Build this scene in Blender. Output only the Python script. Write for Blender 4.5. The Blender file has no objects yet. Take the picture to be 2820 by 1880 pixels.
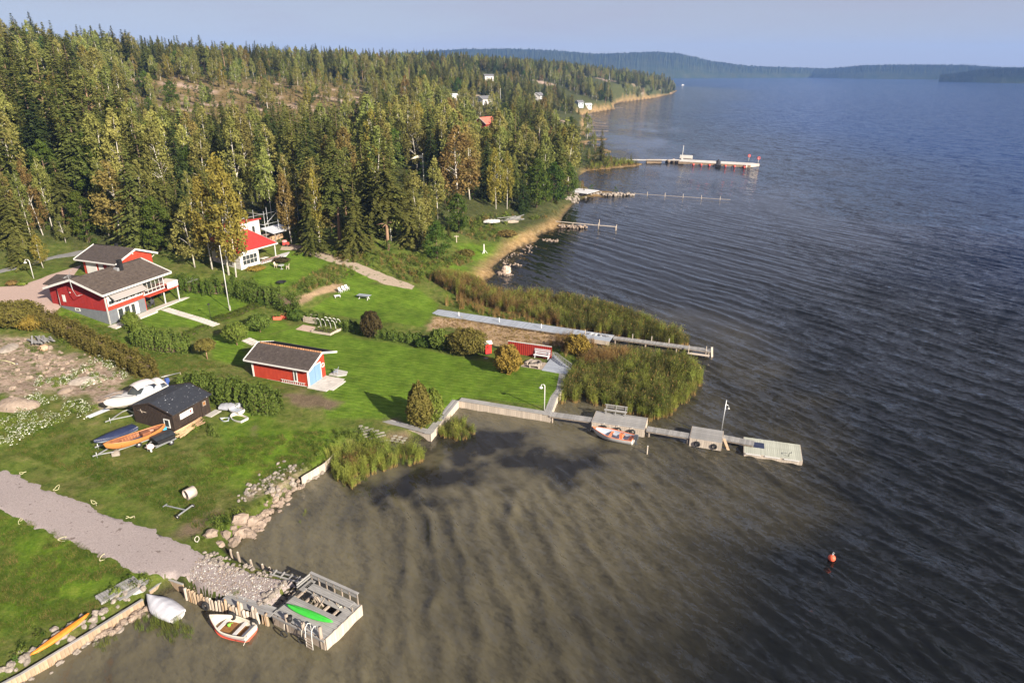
import bpy, bmesh, math, random
import numpy as np
from mathutils import Vector, Matrix, Euler
random.seed(7); RNG = np.random.default_rng(11)
R = math.radians
S = bpy.context.scene
COL = S.collection

# ---------------------------------------------------------------- camera
F = 1900.0; PITCH = R(21.5); HC = 38.0; CX, CY = 1410.0, 940.0
cam = bpy.data.cameras.new('camera'); cam_o = bpy.data.objects.new('camera', cam); COL.objects.link(cam_o)
cam.sensor_fit = 'HORIZONTAL'; cam.sensor_width = 36.0; cam.lens = F / 2820.0 * 36.0
cam.clip_start = 0.5; cam.clip_end = 60000
cam_o.location = (0, 0, HC); cam_o.rotation_euler = (math.pi / 2 - PITCH, 0, 0)
S.camera = cam_o

# ---------------------------------------------------------------- sky, sun, exposure
SUN_EL = R(25.0)
SUN_DIR = Vector((0.70, -0.714, 0)).normalized()          # horizontal direction towards the sun
w = bpy.data.worlds.new('World'); S.world = w; w.use_nodes = True
nt = w.node_tree; nt.nodes.clear()
out = nt.nodes.new('ShaderNodeOutputWorld'); bg = nt.nodes.new('ShaderNodeBackground')
sky = nt.nodes.new('ShaderNodeTexSky'); sky.sky_type = 'NISHITA'; sky.sun_disc = False
sky.sun_elevation = SUN_EL
sky.sun_rotation = math.atan2(SUN_DIR.x, SUN_DIR.y)
sky.air_density = 0.9; sky.dust_density = 0.4; sky.ozone_density = 3.0; sky.altitude = 50
# thin high cloud veil, by direction
tc = nt.nodes.new('ShaderNodeTexCoord'); mp = nt.nodes.new('ShaderNodeMapping')
mp.inputs['Scale'].default_value = (1.0, 1.0, 7.0); mp.inputs['Rotation'].default_value = (0.0, 0.06, 0.4)
nz = nt.nodes.new('ShaderNodeTexNoise'); nz.inputs['Scale'].default_value = 2.2; nz.inputs['Detail'].default_value = 7; nz.inputs['Roughness'].default_value = 0.55
rp = nt.nodes.new('ShaderNodeValToRGB'); rp.color_ramp.elements[0].position = 0.46; rp.color_ramp.elements[1].position = 0.78
rp.color_ramp.elements[0].color = (0.74, 0.74, 0.74, 1); rp.color_ramp.elements[1].color = (0.97, 0.97, 0.97, 1)
mx = nt.nodes.new('ShaderNodeMix'); mx.data_type = 'RGBA'
mx.inputs[7].default_value = (4.0, 3.75, 4.3, 1)
L = nt.links.new
L(tc.outputs['Generated'], mp.inputs['Vector']); L(mp.outputs[0], nz.inputs['Vector']); L(nz.outputs['Fac'], rp.inputs[0])
L(rp.outputs[0], mx.inputs[0]); L(sky.outputs[0], mx.inputs[6]); L(mx.outputs[2], bg.inputs['Color'])
bg.inputs['Strength'].default_value = 0.05
L(bg.outputs[0], out.inputs['Surface'])
sun = bpy.data.lights.new('sun', 'SUN'); sun.energy = 5.0; sun.angle = R(0.55); sun.color = (1.0, 0.90, 0.75)
sun_o = bpy.data.objects.new('sun', sun); COL.objects.link(sun_o)
sd_ = Vector((SUN_DIR.x * math.cos(SUN_EL), SUN_DIR.y * math.cos(SUN_EL), math.sin(SUN_EL)))
sun_o.rotation_euler = sd_.to_track_quat('Z', 'Y').to_euler(); sun_o.location = (60, -60, 90)
S.view_settings.view_transform = 'Standard'; S.view_settings.look = 'None'
S.view_settings.exposure = 1.28; S.view_settings.gamma = 1.0; S.view_settings.use_curve_mapping = False
S.cycles.use_denoising = True
S.cycles.max_bounces = 6; S.cycles.diffuse_bounces = 3; S.cycles.glossy_bounces = 3; S.cycles.transmission_bounces = 3
S.cycles.volume_bounces = 0; S.cycles.transparent_max_bounces = 6
S.cycles.use_fast_gi = False

# ---------------------------------------------------------------- pixels to rays
def ray(x, y):
    a = (x - CX) / F; b = (CY - y) / F
    return np.array([a, math.cos(PITCH) + b * math.sin(PITCH), b * math.cos(PITCH) - math.sin(PITCH)])
def U(x, y, z=0.0):
    d = ray(x, y); t = (z - HC) / d[2]
    return np.array([d[0] * t, d[1] * t, z])
def proj(p):
    d = np.array(p, float) - np.array([0, 0, HC]); f = d[1] * math.cos(PITCH) - d[2] * math.sin(PITCH); u = d[1] * math.sin(PITCH) + d[2] * math.cos(PITCH)
    return CX + F * d[0] / f, CY - F * u / f

# ---------------------------------------------------------------- noise (numpy)
def _h(ix, iy, s):
    n = (ix.astype(np.int64) * 374761393 + iy.astype(np.int64) * 668265263 + s * 982451653) & 0x7fffffff
    n = ((n ^ (n >> 13)) * 1274126177) & 0x7fffffff
    return ((n ^ (n >> 16)) & 0xffff) / 65535.0
def vnoise(x, y, s=0):
    ix = np.floor(x); iy = np.floor(y); fx = x - ix; fy = y - iy
    fx = fx * fx * (3 - 2 * fx); fy = fy * fy * (3 - 2 * fy)
    a = _h(ix, iy, s); b = _h(ix + 1, iy, s); c = _h(ix, iy + 1, s); d = _h(ix + 1, iy + 1, s)
    return (a * (1 - fx) + b * fx) * (1 - fy) + (c * (1 - fx) + d * fx) * fy
def fbm(x, y, s=0, o=4):
    r = 0; a = 0.5; t = 0
    for k in range(o):
        r = r + a * vnoise(x, y, s + k * 17); t += a; a *= 0.5; x = x * 2.03 + 3.1; y = y * 2.03 + 1.7
    return r / t
def sstep(a, b, v):
    t = np.clip((v - a) / (b - a), 0, 1); return t * t * (3 - 2 * t)

# ---------------------------------------------------------------- land outline (photo waterline -> z = 0)
# (px, py, blend width in m of the bank behind this point; small = wall)
SH = [(-300, 2080, .3), (64, 1878, .3), (238, 1771, .3), (400, 1669, .3), (440, 1645, .8), (480, 1628, .8), (520, 1636, .3), (570, 1672, .3),
      (638, 1697, .3), (742, 1722, .3), (768, 1692, .3), (828, 1604, .6), (748, 1580, .8), (690, 1562, .8), (655, 1550, .8), (630, 1522, .8), (652, 1503, 1.5),
      (680, 1478, 1.6), (714, 1448, 1.6), (748, 1419, 1.6), (808, 1359, 1.2), (833, 1334, .3), (897, 1295, .3), (935, 1262, 2), (990, 1235, 2), (1060, 1225, 2), (1130, 1215, 1.5),
      (1186, 1213, .3), (1262, 1121, .3), (1390, 1145, .3), (1513, 1160, .3), (1533, 1113, .3), (1547, 1095, .3), (1560, 1030, .3), (1585, 1010, 1), (1610, 985, 2),
      (1640, 950, 4), (1650, 930, 4), (1560, 900, 5), (1450, 850, 5), (1370, 800, 3), (1325, 778, 2), (1371, 758, 3), (1357, 738, 5), (1396, 705, 4.5), (1433, 682, 4),
      (1492, 660, 3), (1480, 650, 2.5), (1500, 641, 3), (1540, 629, 3), (1610, 632, 1), (1611, 624, 1), (1545, 615, 3), (1554, 592, 5), (1582, 561, 5), (1600, 548, 3), (1630, 541, 1),
      (1733, 540, 1.2), (1733, 533, 1.2), (1630, 524, 2), (1613, 515, 4), (1596, 497, 5), (1595, 487, 5), (1617, 472, 5), (1700, 464, 5), (1768, 457, 4), (1772, 450, 4), (1733, 447, 4),
      (1641, 431, 5), (1691, 418, 4), (1655, 404, 6), (1617, 399, 6), (1621, 390, 6), (1674, 386, 4), (1676, 382, 4), (1615, 374, 6), (1618, 362, 6), (1616, 346, 6), (1620, 334, 6), (1590, 321, 8), (1621, 314, 8), (1660, 306, 8),
      (1695, 301, 8), (1690, 289, 10), (1719, 281, 12), (1800, 271, 14), (1852, 259, 18), (1866, 250, 20)]
shore_xy = [U(a, b)[:2] for a, b, c in SH]; shore_w = [c for a, b, c in SH]
tail = [(330, 1600, 30), (260, 1900, 30), (120, 2300, 30), (-300, 3200, 30), (-3200, 3400, 30), (-3200, -400, 30), (-60, -60, 30)]
LAND = np.array([*shore_xy, *[t[:2] for t in tail]]); LANDW = np.array([*shore_w, *[t[2] for t in tail]])

def poly_sd(x, y, P, W=None):
    """signed distance to polygon P (positive inside); with W also the interpolated edge width"""
    x = np.asarray(x, float); y = np.asarray(y, float)
    best = np.full(x.shape, 1e18); wv = np.zeros(x.shape); ins = np.zeros(x.shape, bool)
    n = len(P)
    for i in range(n):
        ax, ay = P[i]; bx, by = P[(i + 1) % n]; ex, ey = bx - ax, by - ay; l2 = ex * ex + ey * ey + 1e-12
        t = np.clip(((x - ax) * ex + (y - ay) * ey) / l2, 0, 1)
        d = (x - ax - t * ex) ** 2 + (y - ay - t * ey) ** 2
        m = d < best; best = np.where(m, d, best)
        if W is not None: wv = np.where(m, W[i] * (1 - t) + W[(i + 1) % n] * t, wv)
        c = (ay > y) != (by > y)
        if c.any():
            ins ^= c & (x < ex * (y - ay) / (by - ay + (1e-12 if by == ay else 0)) + ax)
    sd = np.sqrt(best); sd = np.where(ins, sd, -sd)
    return (sd, wv) if W is not None else sd

# ---------------------------------------------------------------- terrain heights
HP = [(1510, 1120, .9), (1270, 1090, .9), (1390, 1100, .9), (1180, 1170, .95), (1010, 1150, 1.05), (1550, 1040, .9), (1400, 1000, 1.0), (1200, 960, 1.2),
      (1100, 1000, 1.3), (900, 1080, 1.5), (850, 1065, 1.6), (893, 1037, 1.6), (700, 1030, 1.7), (1000, 930, 1.5), (700, 940, 2.6), (653, 950, 2.6), (571, 987, 2.5), (760, 1121, 1.6),
      (520, 1070, 2.2), (620, 1180, 1.7), (480, 1190, 2.0), (380, 1165, 2.15), (580, 1134, 2.0), (305, 895, 4.47), (172, 844, 6.2), (405, 855, 4.45), (512, 821, 4.4), (632, 853, 3.6),
      (450, 900, 3.9), (580, 875, 3.7), (660, 800, 4.4), (60, 800, 6.6), (0, 790, 6.7), (200, 760, 6.8), (88, 757, 7.1), (20, 740, 7.7), (200, 690, 8), (122, 900, 5.2), (408, 1032, 2.8),
      (250, 960, 4.0), (50, 1000, 4.2), (200, 1020, 3.6), (0, 1080, 4), (30, 1130, 3.6), (250, 1090, 3.0), (300, 1240, 2.0), (100, 1250, 2.4), (0, 1300, 2.2), (0, 1400, 2.0),
      (200, 1400, 1.7), (400, 1560, 1.3), (550, 1500, 1.2), (600, 1590, 1.0), (760, 1630, .9), (500, 1340, 1.5), (650, 1330, 1.2), (700, 1250, 1.3), (850, 1270, .9), (560, 1420, 1.2),
      (100, 1600, 1.2), (300, 1620, 1.1), (0, 1750, 1.1), (0, 1850, 1.0), (-150, 1950, 1.1), (150, 1500, 1.5), (870, 850, 2.2), (980, 820, 2.4), (1100, 880, 1.7), (1205, 846, .72), (1180, 862, .85), (1160, 805, 1.8),
      (830, 800, 3.8), (920, 760, 3.8), (700, 790, 4.6), (800, 730, 5.2), (670, 745, 5.6), (720, 725, 5.8), (790, 690, 6), (900, 690, 5.6), (1000, 720, 4.6), (1060, 760, 3.2),
      (1130, 790, 2.2), (940, 680, 6), (1074, 690, 5), (1200, 705, 3.4), (1180, 740, 3), (1150, 656, 5), (1262, 633, 4), (1300, 690, 1.6), (1340, 740, 1.0), (1400, 680, 1.2),
      (1480, 620, 1.6), (1430, 590, 2.5), (1364, 573, 4.5), (1445, 580, 3), (1550, 560, 1.5), (1260, 562, 7), (1191, 540, 8), (1560, 480, 2.5), (1600, 450, 1.2), (1579, 404, 2),
      (1300, 900, .6), (1450, 930, .5), (1250, 850, .8), (1350, 830, .4), (-200, 1300, 2.6), (-200, 1000, 5), (-250, 800, 7.5), (1000, 1230, .7), (1100, 1210, .6)]
HA = [(-50, 140, 12), (-50, 330, 38), (-50, 600, 42), (-37, 150, 11), (-37, 220, 22), (-37, 330, 38), (-37, 450, 44), (-37, 700, 40), (-28, 150, 10), (-28, 230, 20), (-28, 400, 39), (-28, 700, 38),
      (-22, 150, 9), (-22, 220, 14), (-22, 330, 25), (-22, 450, 37), (-22, 800, 36), (-17, 180, 11), (-17, 300, 21), (-17, 500, 36), (-17, 900, 36),
      (-12, 180, 11), (-12, 300, 18), (-12, 420, 28), (-12, 560, 37), (-12, 900, 36), (-8.8, 180, 11), (-8.8, 330, 18), (-8.8, 630, 36), (-8.8, 900, 36),
      (-4.4, 200, 9), (-4.4, 400, 16), (-4.4, 690, 36), (-4.4, 1000, 36), (0, 260, 6), (0, 410, 9), (0, 530, 16), (0, 780, 35), (0, 1200, 35),
      (3.5, 430, 4), (5, 600, 6), (5, 720, 14), (5, 900, 30), (5, 1300, 32), (9, 850, 7), (9, 1060, 22), (9, 1500, 28), (12, 1250, 8), (12, 1380, 10), (12, 1700, 20),
      (-50, 3000, 60), (0, 2500, 40), (-70, 200, 25), (-30, 1600, 36), (-90, 120, 12)]
CP = np.array([U(*p) for p in HP] + [(d * math.sin(R(a)), d * math.cos(R(a)), z) for a, d, z in HA])
def _phi(r2): return 0.5 * r2 * np.log(r2 + 1e-9)
_c = CP[:, :2] / 100.0; _n = len(_c)
_K = _phi(((_c[:, None] - _c[None]) ** 2).sum(-1)) + np.eye(_n) * 2e-4
_P = np.c_[np.ones(_n), _c]
_A = np.block([[_K, _P], [_P.T, np.zeros((3, 3))]])
_w = np.linalg.solve(_A, np.r_[CP[:, 2], 0, 0, 0])
def base_h(x, y):
    x = np.asarray(x, float) / 100; y = np.asarray(y, float) / 100
    r = _w[_n] + _w[_n + 1] * x + _w[_n + 2] * y
    for i in range(_n):
        r = r + _w[i] * _phi((x - _c[i, 0]) ** 2 + (y - _c[i, 1]) ** 2)
    return r
def ground(x, y):
    sd, wv = poly_sd(x, y, LAND, LANDW)
    d = np.hypot(x, y)
    b = np.maximum(base_h(x, y), 0.35)
    b = b + (fbm(np.asarray(x) / 14, np.asarray(y) / 14, 5, 3) - .5) * np.clip((d - 130) / 60, 0, 1) * 2.5 * np.clip(sd / 20, 0, 1)
    off = np.where(wv < .45, .42, 0.0); sd = sd - off      # behind plank walls the bank ends under the cap
    up = b * sstep(0, 1, sd / np.maximum(wv, .3)) + 0.03
    dn = -np.minimum(3.0, .25 + .12 * np.abs(sd))
    return np.where(sd > 0, up, dn)
def gz(x, y): return float(ground(np.array([x], float), np.array([y], float))[0])
def G(x, y, zoff=0.0):
    """first point where the ray of pixel (x, y) meets the ground or water"""
    d = ray(x, y)
    hd = math.hypot(d[0], d[1]); t = np.concatenate([np.arange(20, 160, .25), np.geomspace(160, 3000, 900)]) / hd
    xs, ys, zs = d[0] * t, d[1] * t, HC + d[2] * t
    g = np.maximum(ground(xs, ys), 0.0) + zoff
    k = np.nonzero(zs <= g)[0]
    if len(k) == 0: return Vector((xs[-1], ys[-1], 0))
    i = k[0]
    if i == 0: return Vector((xs[0], ys[0], g[0]))
    a = (zs[i - 1] - g[i - 1]) / ((zs[i - 1] - g[i - 1]) - (zs[i] - g[i]) + 1e-9)
    tt = t[i - 1] + (t[i] - t[i - 1]) * a
    return Vector((d[0] * tt, d[1] * tt, HC + d[2] * tt))
def VZ(x, y, py):
    """height above point (x, y) that shows at photo row py"""
    lo, hi = -20.0, 90.0
    for _ in range(50):
        m = (lo + hi) / 2
        if proj((x, y, m))[1] > py: lo = m
        else: hi = m
    return lo
def GP(pts): return [G(*p) for p in pts]

# ---------------------------------------------------------------- materials
MATS = {}
def _nn(nt, t, **kw):
    n = nt.nodes.new(t)
    for k, v in kw.items(): setattr(n, k, v)
    return n
def mat(name, c1, c2=None, scale=4.0, rough=.75, bump=0.0, bscale=30.0, stretch=(1, 1, 1), metal=0.0, spec=.3, jitter=0.0, spot=None, spot_scale=20, spot_at=.62, coord='Object', trans=0.0, wear=None):
    """one principled material: two colours mixed by noise, optional wear spots, per-object brightness jitter and bump"""
    if name in MATS: return MATS[name]
    m = bpy.data.materials.new(name); m.use_nodes = True; MATS[name] = m
    nt = m.node_tree; ns = nt.nodes; l = nt.links.new; b = ns['Principled BSDF']
    b.inputs['Roughness'].default_value = rough; b.inputs['Metallic'].default_value = metal
    b.inputs['Specular IOR Level'].default_value = spec
    c2 = c2 or tuple(v * .8 for v in c1)
    tcn = _nn(nt, 'ShaderNodeTexCoord'); mp = _nn(nt, 'ShaderNodeMapping'); mp.inputs['Scale'].default_value = stretch
    if coord == 'World':
        g = _nn(nt, 'ShaderNodeNewGeometry'); l(g.outputs['Position'], mp.inputs[0])
    else: l(tcn.outputs[coord], mp.inputs[0])
    n1 = _nn(nt, 'ShaderNodeTexNoise'); n1.inputs['Scale'].default_value = scale; n1.inputs['Detail'].default_value = 6; n1.inputs['Roughness'].default_value = .65
    l(mp.outputs[0], n1.inputs['Vector'])
    cr = _nn(nt, 'ShaderNodeValToRGB'); cr.color_ramp.elements[0].position = .32; cr.color_ramp.elements[1].position = .68
    cr.color_ramp.elements[0].color = (*c1, 1); cr.color_ramp.elements[1].color = (*c2, 1)
    l(n1.outputs['Fac'], cr.inputs[0]); colr = cr.outputs[0]
    if spot:
        n2 = _nn(nt, 'ShaderNodeTexNoise'); n2.inputs['Scale'].default_value = spot_scale; n2.inputs['Detail'].default_value = 5; l(mp.outputs[0], n2.inputs['Vector'])
        mr = _nn(nt, 'ShaderNodeMapRange'); mr.inputs[1].default_value = spot_at; mr.inputs[2].default_value = spot_at + .06; l(n2.outputs['Fac'], mr.inputs[0])
        mxn = _nn(nt, 'ShaderNodeMix', data_type='RGBA'); l(mr.outputs[0], mxn.inputs[0]); l(colr, mxn.inputs[6]); mxn.inputs[7].default_value = (*spot, 1); colr = mxn.outputs[2]
    if jitter:
        oi = _nn(nt, 'ShaderNodeObjectInfo'); mr = _nn(nt, 'ShaderNodeMapRange'); mr.inputs[3].default_value = 1 - jitter; mr.inputs[4].default_value = 1 + jitter * .6
        l(oi.outputs['Random'], mr.inputs[0]); vm = _nn(nt, 'ShaderNodeVectorMath', operation='SCALE'); l(colr, vm.inputs[0]); l(mr.outputs[0], vm.inputs['Scale']); colr = vm.outputs[0]
    l(colr, b.inputs['Base Color'])
    if bump:
        nb = _nn(nt, 'ShaderNodeTexNoise'); nb.inputs['Scale'].default_value = bscale; nb.inputs['Detail'].default_value = 5; l(mp.outputs[0], nb.inputs['Vector'])
        bm = _nn(nt, 'ShaderNodeBump'); bm.inputs['Strength'].default_value = min(bump, 1.0); bm.inputs['Distance'].default_value = .03 * max(1, bump)
        l(nb.outputs['Fac'], bm.inputs['Height']); l(bm.outputs[0], b.inputs['Normal'])
    return m

def leaf_mat(name, c1, c2, c3=None, scale=.6, hue=0.05, val=.35, trans=.35):
    """foliage: clump noise between colours, per-tree variation, some light through the leaf"""
    if name in MATS: return MATS[name]
    m = bpy.data.materials.new(name); m.use_nodes = True; MATS[name] = m
    nt = m.node_tree; nt.nodes.clear(); l = nt.links.new
    o = _nn(nt, 'ShaderNodeOutputMaterial'); tcn = _nn(nt, 'ShaderNodeTexCoord'); oi = _nn(nt, 'ShaderNodeObjectInfo')
    n1 = _nn(nt, 'ShaderNodeTexNoise'); n1.inputs['Scale'].default_value = scale; n1.inputs['Detail'].default_value = 8; n1.inputs['Roughness'].default_value = .75
    va = _nn(nt, 'ShaderNodeVectorMath', operation='ADD'); l(tcn.outputs['Object'], va.inputs[0]); l(oi.outputs['Location'], va.inputs[1]); l(va.outputs[0], n1.inputs['Vector'])
    cr = _nn(nt, 'ShaderNodeValToRGB'); e = cr.color_ramp.elements; e[0].position = .3; e[1].position = .7; e[0].color = (*c1, 1); e[1].color = (*c2, 1)
    if c3: x = e.new(.8); x.color = (*c3, 1)
    l(n1.outputs['Fac'], cr.inputs[0])
    hs = _nn(nt, 'ShaderNodeHueSaturation'); l(cr.outputs[0], hs.inputs['Color'])
    mr = _nn(nt, 'ShaderNodeMapRange'); mr.inputs[3].default_value = .5 - hue * .4; mr.inputs[4].default_value = .5 + hue; l(oi.outputs['Random'], mr.inputs[0]); l(mr.outputs[0], hs.inputs['Hue'])
    ml = _nn(nt, 'ShaderNodeMath', operation='MULTIPLY'); ml.inputs[1].default_value = 7.13; l(oi.outputs['Random'], ml.inputs[0])
    fr = _nn(nt, 'ShaderNodeMath', operation='FRACT'); l(ml.outputs[0], fr.inputs[0])
    mv = _nn(nt, 'ShaderNodeMapRange'); mv.inputs[3].default_value = 1 - val; mv.inputs[4].default_value = 1 + val; l(fr.outputs[0], mv.inputs[0]); l(mv.outputs[0], hs.inputs['Value'])
    d = _nn(nt, 'ShaderNodeBsdfDiffuse'); t = _nn(nt, 'ShaderNodeBsdfTranslucent'); ms = _nn(nt, 'ShaderNodeMixShader'); ms.inputs[0].default_value = trans
    l(hs.outputs[0], d.inputs[0]); l(hs.outputs[0], t.inputs[0]); l(d.outputs[0], ms.inputs[1]); l(t.outputs[0], ms.inputs[2]); l(ms.outputs[0], o.inputs[0])
    return m

# ---------------------------------------------------------------- mesh helpers
def mesh_np(name, V, Fq, smooth=False, mats=()):
    me = bpy.data.meshes.new(name); V = np.asarray(V, np.float32); Fq = np.asarray(Fq, np.int32)
    n, k = Fq.shape
    me.vertices.add(len(V)); me.vertices.foreach_set('co', V.ravel())
    me.loops.add(n * k); me.loops.foreach_set('vertex_index', Fq.ravel())
    me.polygons.add(n); me.polygons.foreach_set('loop_start', np.arange(0, n * k, k, dtype=np.int32)); me.polygons.foreach_set('loop_total', np.full(n, k, np.int32))
    if smooth: me.polygons.foreach_set('use_smooth', np.ones(n, bool))
    for m in mats: me.materials.append(m)
    me.update(calc_edges=True); me.validate()
    return me
class MB:
    """collects shapes into one mesh"""
    def __init__(s): s.v = []; s.f = []; s.sm = []
    def add(s, V, Fs, smooth=False):
        o = len(s.v); s.v += [tuple(p) for p in V]; s.f += [tuple(i + o for i in f) for f in Fs]; s.sm += [smooth] * len(Fs); return s
    def box(s, c, d, rz=0, rx=0, ry=0, M=None):
        m = Matrix.Translation(c) @ Euler((rx, ry, rz)).to_matrix().to_4x4()
        if M: m = M @ m
        V = [m @ Vector((x * d[0] / 2, y * d[1] / 2, z * d[2] / 2)) for x in (-1, 1) for y in (-1, 1) for z in (-1, 1)]
        return s.add(V, [(0, 1, 3, 2), (4, 6, 7, 5), (0, 4, 5, 1), (2, 3, 7, 6), (0, 2, 6, 4), (1, 5, 7, 3)])
    def bar(s, a, b, w, h, up=(0, 0, 1)):
        """rectangular bar from a to b, w wide, h high"""
        a = Vector(a); b = Vector(b); d = (b - a).normalized(); u = Vector(up); sd = d.cross(u)
        if sd.length < 1e-4: sd = d.cross(Vector((0, 1, 0)))
        sd.normalize(); u = sd.cross(d)
        V = []
        for p in (a, b):
            for i, j in ((-1, -1), (1, -1), (1, 1), (-1, 1)): V.append(p + sd * (i * w / 2) + u * (j * h / 2))
        return s.add(V, [(3, 2, 1, 0), (4, 5, 6, 7), (0, 1, 5, 4), (1, 2, 6, 5), (2, 3, 7, 6), (3, 0, 4, 7)])
    def tube(s, pts, r, n=8, cap=True, smooth=True):
        pts = [Vector(p) for p in pts]; rs = r if isinstance(r, (list, tuple)) else [r] * len(pts); V = []; Fs = []
        ref = None
        for i, p in enumerate(pts):
            d = (pts[min(i + 1, len(pts) - 1)] - pts[max(i - 1, 0)]).normalized()
            if ref is None: ref = Vector((0, 0, 1)) if abs(d.z) < .9 else Vector((1, 0, 0))
            a = d.cross(ref).normalized(); b = d.cross(a); ref = -b if False else ref
            for k in range(n):
                t = 2 * math.pi * k / n; V.append(p + (a * math.cos(t) + b * math.sin(t)) * rs[i])
        for i in range(len(pts) - 1):
            for k in range(n):
                Fs.append((i * n + k, i * n + (k + 1) % n, (i + 1) * n + (k + 1) % n, (i + 1) * n + k))
        if cap: Fs += [tuple(range(n - 1, -1, -1)), tuple(range((len(pts) - 1) * n, len(pts) * n))]
        return s.add(V, Fs, smooth)
    def prism(s, poly, z0, z1):
        """poly: list of (x, y); z0/z1 numbers or lists"""
        n = len(poly); a = z0 if isinstance(z0, (list, tuple)) else [z0] * n; b = z1 if isinstance(z1, (list, tuple)) else [z1] * n
        V = [(x, y, a[i]) for i, (x, y) in enumerate(poly)] + [(x, y, b[i]) for i, (x, y) in enumerate(poly)]
        return s.add(V, [tuple(range(n - 1, -1, -1)), tuple(range(n, 2 * n))] + [(i, (i + 1) % n, n + (i + 1) % n, n + i) for i in range(n)])
    def loft(s, rings, close=False, cap=False, smooth=True):
        n = len(rings[0]); V = [p for r in rings for p in r]; Fs = []
        for i in range(len(rings) - 1):
            for k in range(n if close else n - 1): Fs.append((i * n + k, i * n + (k + 1) % n, (i + 1) * n + (k + 1) % n, (i + 1) * n + k))
        if cap: Fs += [tuple(range(n - 1, -1, -1)), tuple(range((len(rings) - 1) * n, len(rings) * n))]
        return s.add(V, Fs, smooth)
    def torus(s, c, R0, r, axis=(0, 0, 1), n=20, m=8, a0=0, a1=2 * math.pi):
        ax = Vector(axis).normalized(); q = Vector((0, 0, 1)).rotation_difference(ax); full = abs(a1 - a0 - 2 * math.pi) < 1e-6; N = n if full else n + 1; V = []
        for i in range(N):
            t = a0 + (a1 - a0) * i / n
            for k in range(m):
                p = 2 * math.pi * k / m; V.append(Vector(c) + q @ Vector(((R0 + r * math.cos(p)) * math.cos(t), (R0 + r * math.cos(p)) * math.sin(t), r * math.sin(p))))
        Fs = [(i * m + k, ((i + 1) % N) * m + k, ((i + 1) % N) * m + (k + 1) % m, i * m + (k + 1) % m) for i in range(n) for k in range(m)]
        return s.add(V, Fs, True)
    def ball(s, c, r, n=10, m=7, jit=0, seed=0, sc=(1, 1, 1)):
        rg = random.Random(seed); V = [(c[0], c[1], c[2] - r * sc[2])]
        for j in range(1, m):
            p = -math.pi / 2 + math.pi * j / m
            for i in range(n):
                t = 2 * math.pi * i / n; q = r * (1 + jit * (rg.random() - .5))
                V.append((c[0] + q * sc[0] * math.cos(p) * math.cos(t), c[1] + q * sc[1] * math.cos(p) * math.sin(t), c[2] + q * sc[2] * math.sin(p)))
        V.append((c[0], c[1], c[2] + r * sc[2])); Fs = [(0, 1 + (i + 1) % n, 1 + i) for i in range(n)]
        for j in range(m - 2): Fs += [(1 + j * n + i, 1 + j * n + (i + 1) % n, 1 + (j + 1) * n + (i + 1) % n, 1 + (j + 1) * n + i) for i in range(n)]
        e = len(V) - 1; Fs += [(e, 1 + (m - 2) * n + i, 1 + (m - 2) * n + (i + 1) % n) for i in range(n)]
        return s.add(V, Fs, jit == 0)
    def mesh(s, name, m):
        me = bpy.data.meshes.new(name); me.from_pydata(s.v, [], s.f); me.polygons.foreach_set('use_smooth', s.sm)
        me.materials.append(m); me.update()
        bm = bmesh.new(); bm.from_mesh(me); bmesh.ops.recalc_face_normals(bm, faces=bm.faces); bm.to_mesh(me); bm.free()
        return me
    def build(s, name, m, parent=None, loc=None, rz=None, kind=None):
        return ob(name, s.mesh(name, m), parent, loc, rz, kind)
def ob(name, me, parent=None, loc=None, rz=None, kind=None):
    o = bpy.data.objects.new(name, me); COL.objects.link(o)
    if parent is not None: o.parent = parent
    if loc is not None: o.location = loc
    if rz is not None: o.rotation_euler = (0, 0, rz)
    if kind: o['kind'] = kind
    return o
def tag(o, label, cat, group=None, kind=None):
    o['label'] = label; o['category'] = cat
    if group: o['group'] = group
    if kind: o['kind'] = kind
    return o
def thing(name, label, cat, loc=(0, 0, 0), rz=0, group=None):
    o = bpy.data.objects.new(name, None); COL.objects.link(o); o.location = loc; o.rotation_euler = (0, 0, rz); o.empty_display_size = .3
    return tag(o, label, cat, group)
def dup(root, loc, rot=None, label=None, scale=None):
    r = root.copy(); COL.objects.link(r); r.location = loc
    if rot is not None: r.rotation_euler = rot
    if scale is not None: r.scale = scale if isinstance(scale, (tuple, list)) else (scale,) * 3
    if label: r['label'] = label
    for ch in list(root.children):
        c = ch.copy(); COL.objects.link(c); c.parent = r
        for g in ch.children:
            d = g.copy(); COL.objects.link(d); d.parent = c
    return r
def struct(o): o['kind'] = 'structure'; return o

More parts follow.
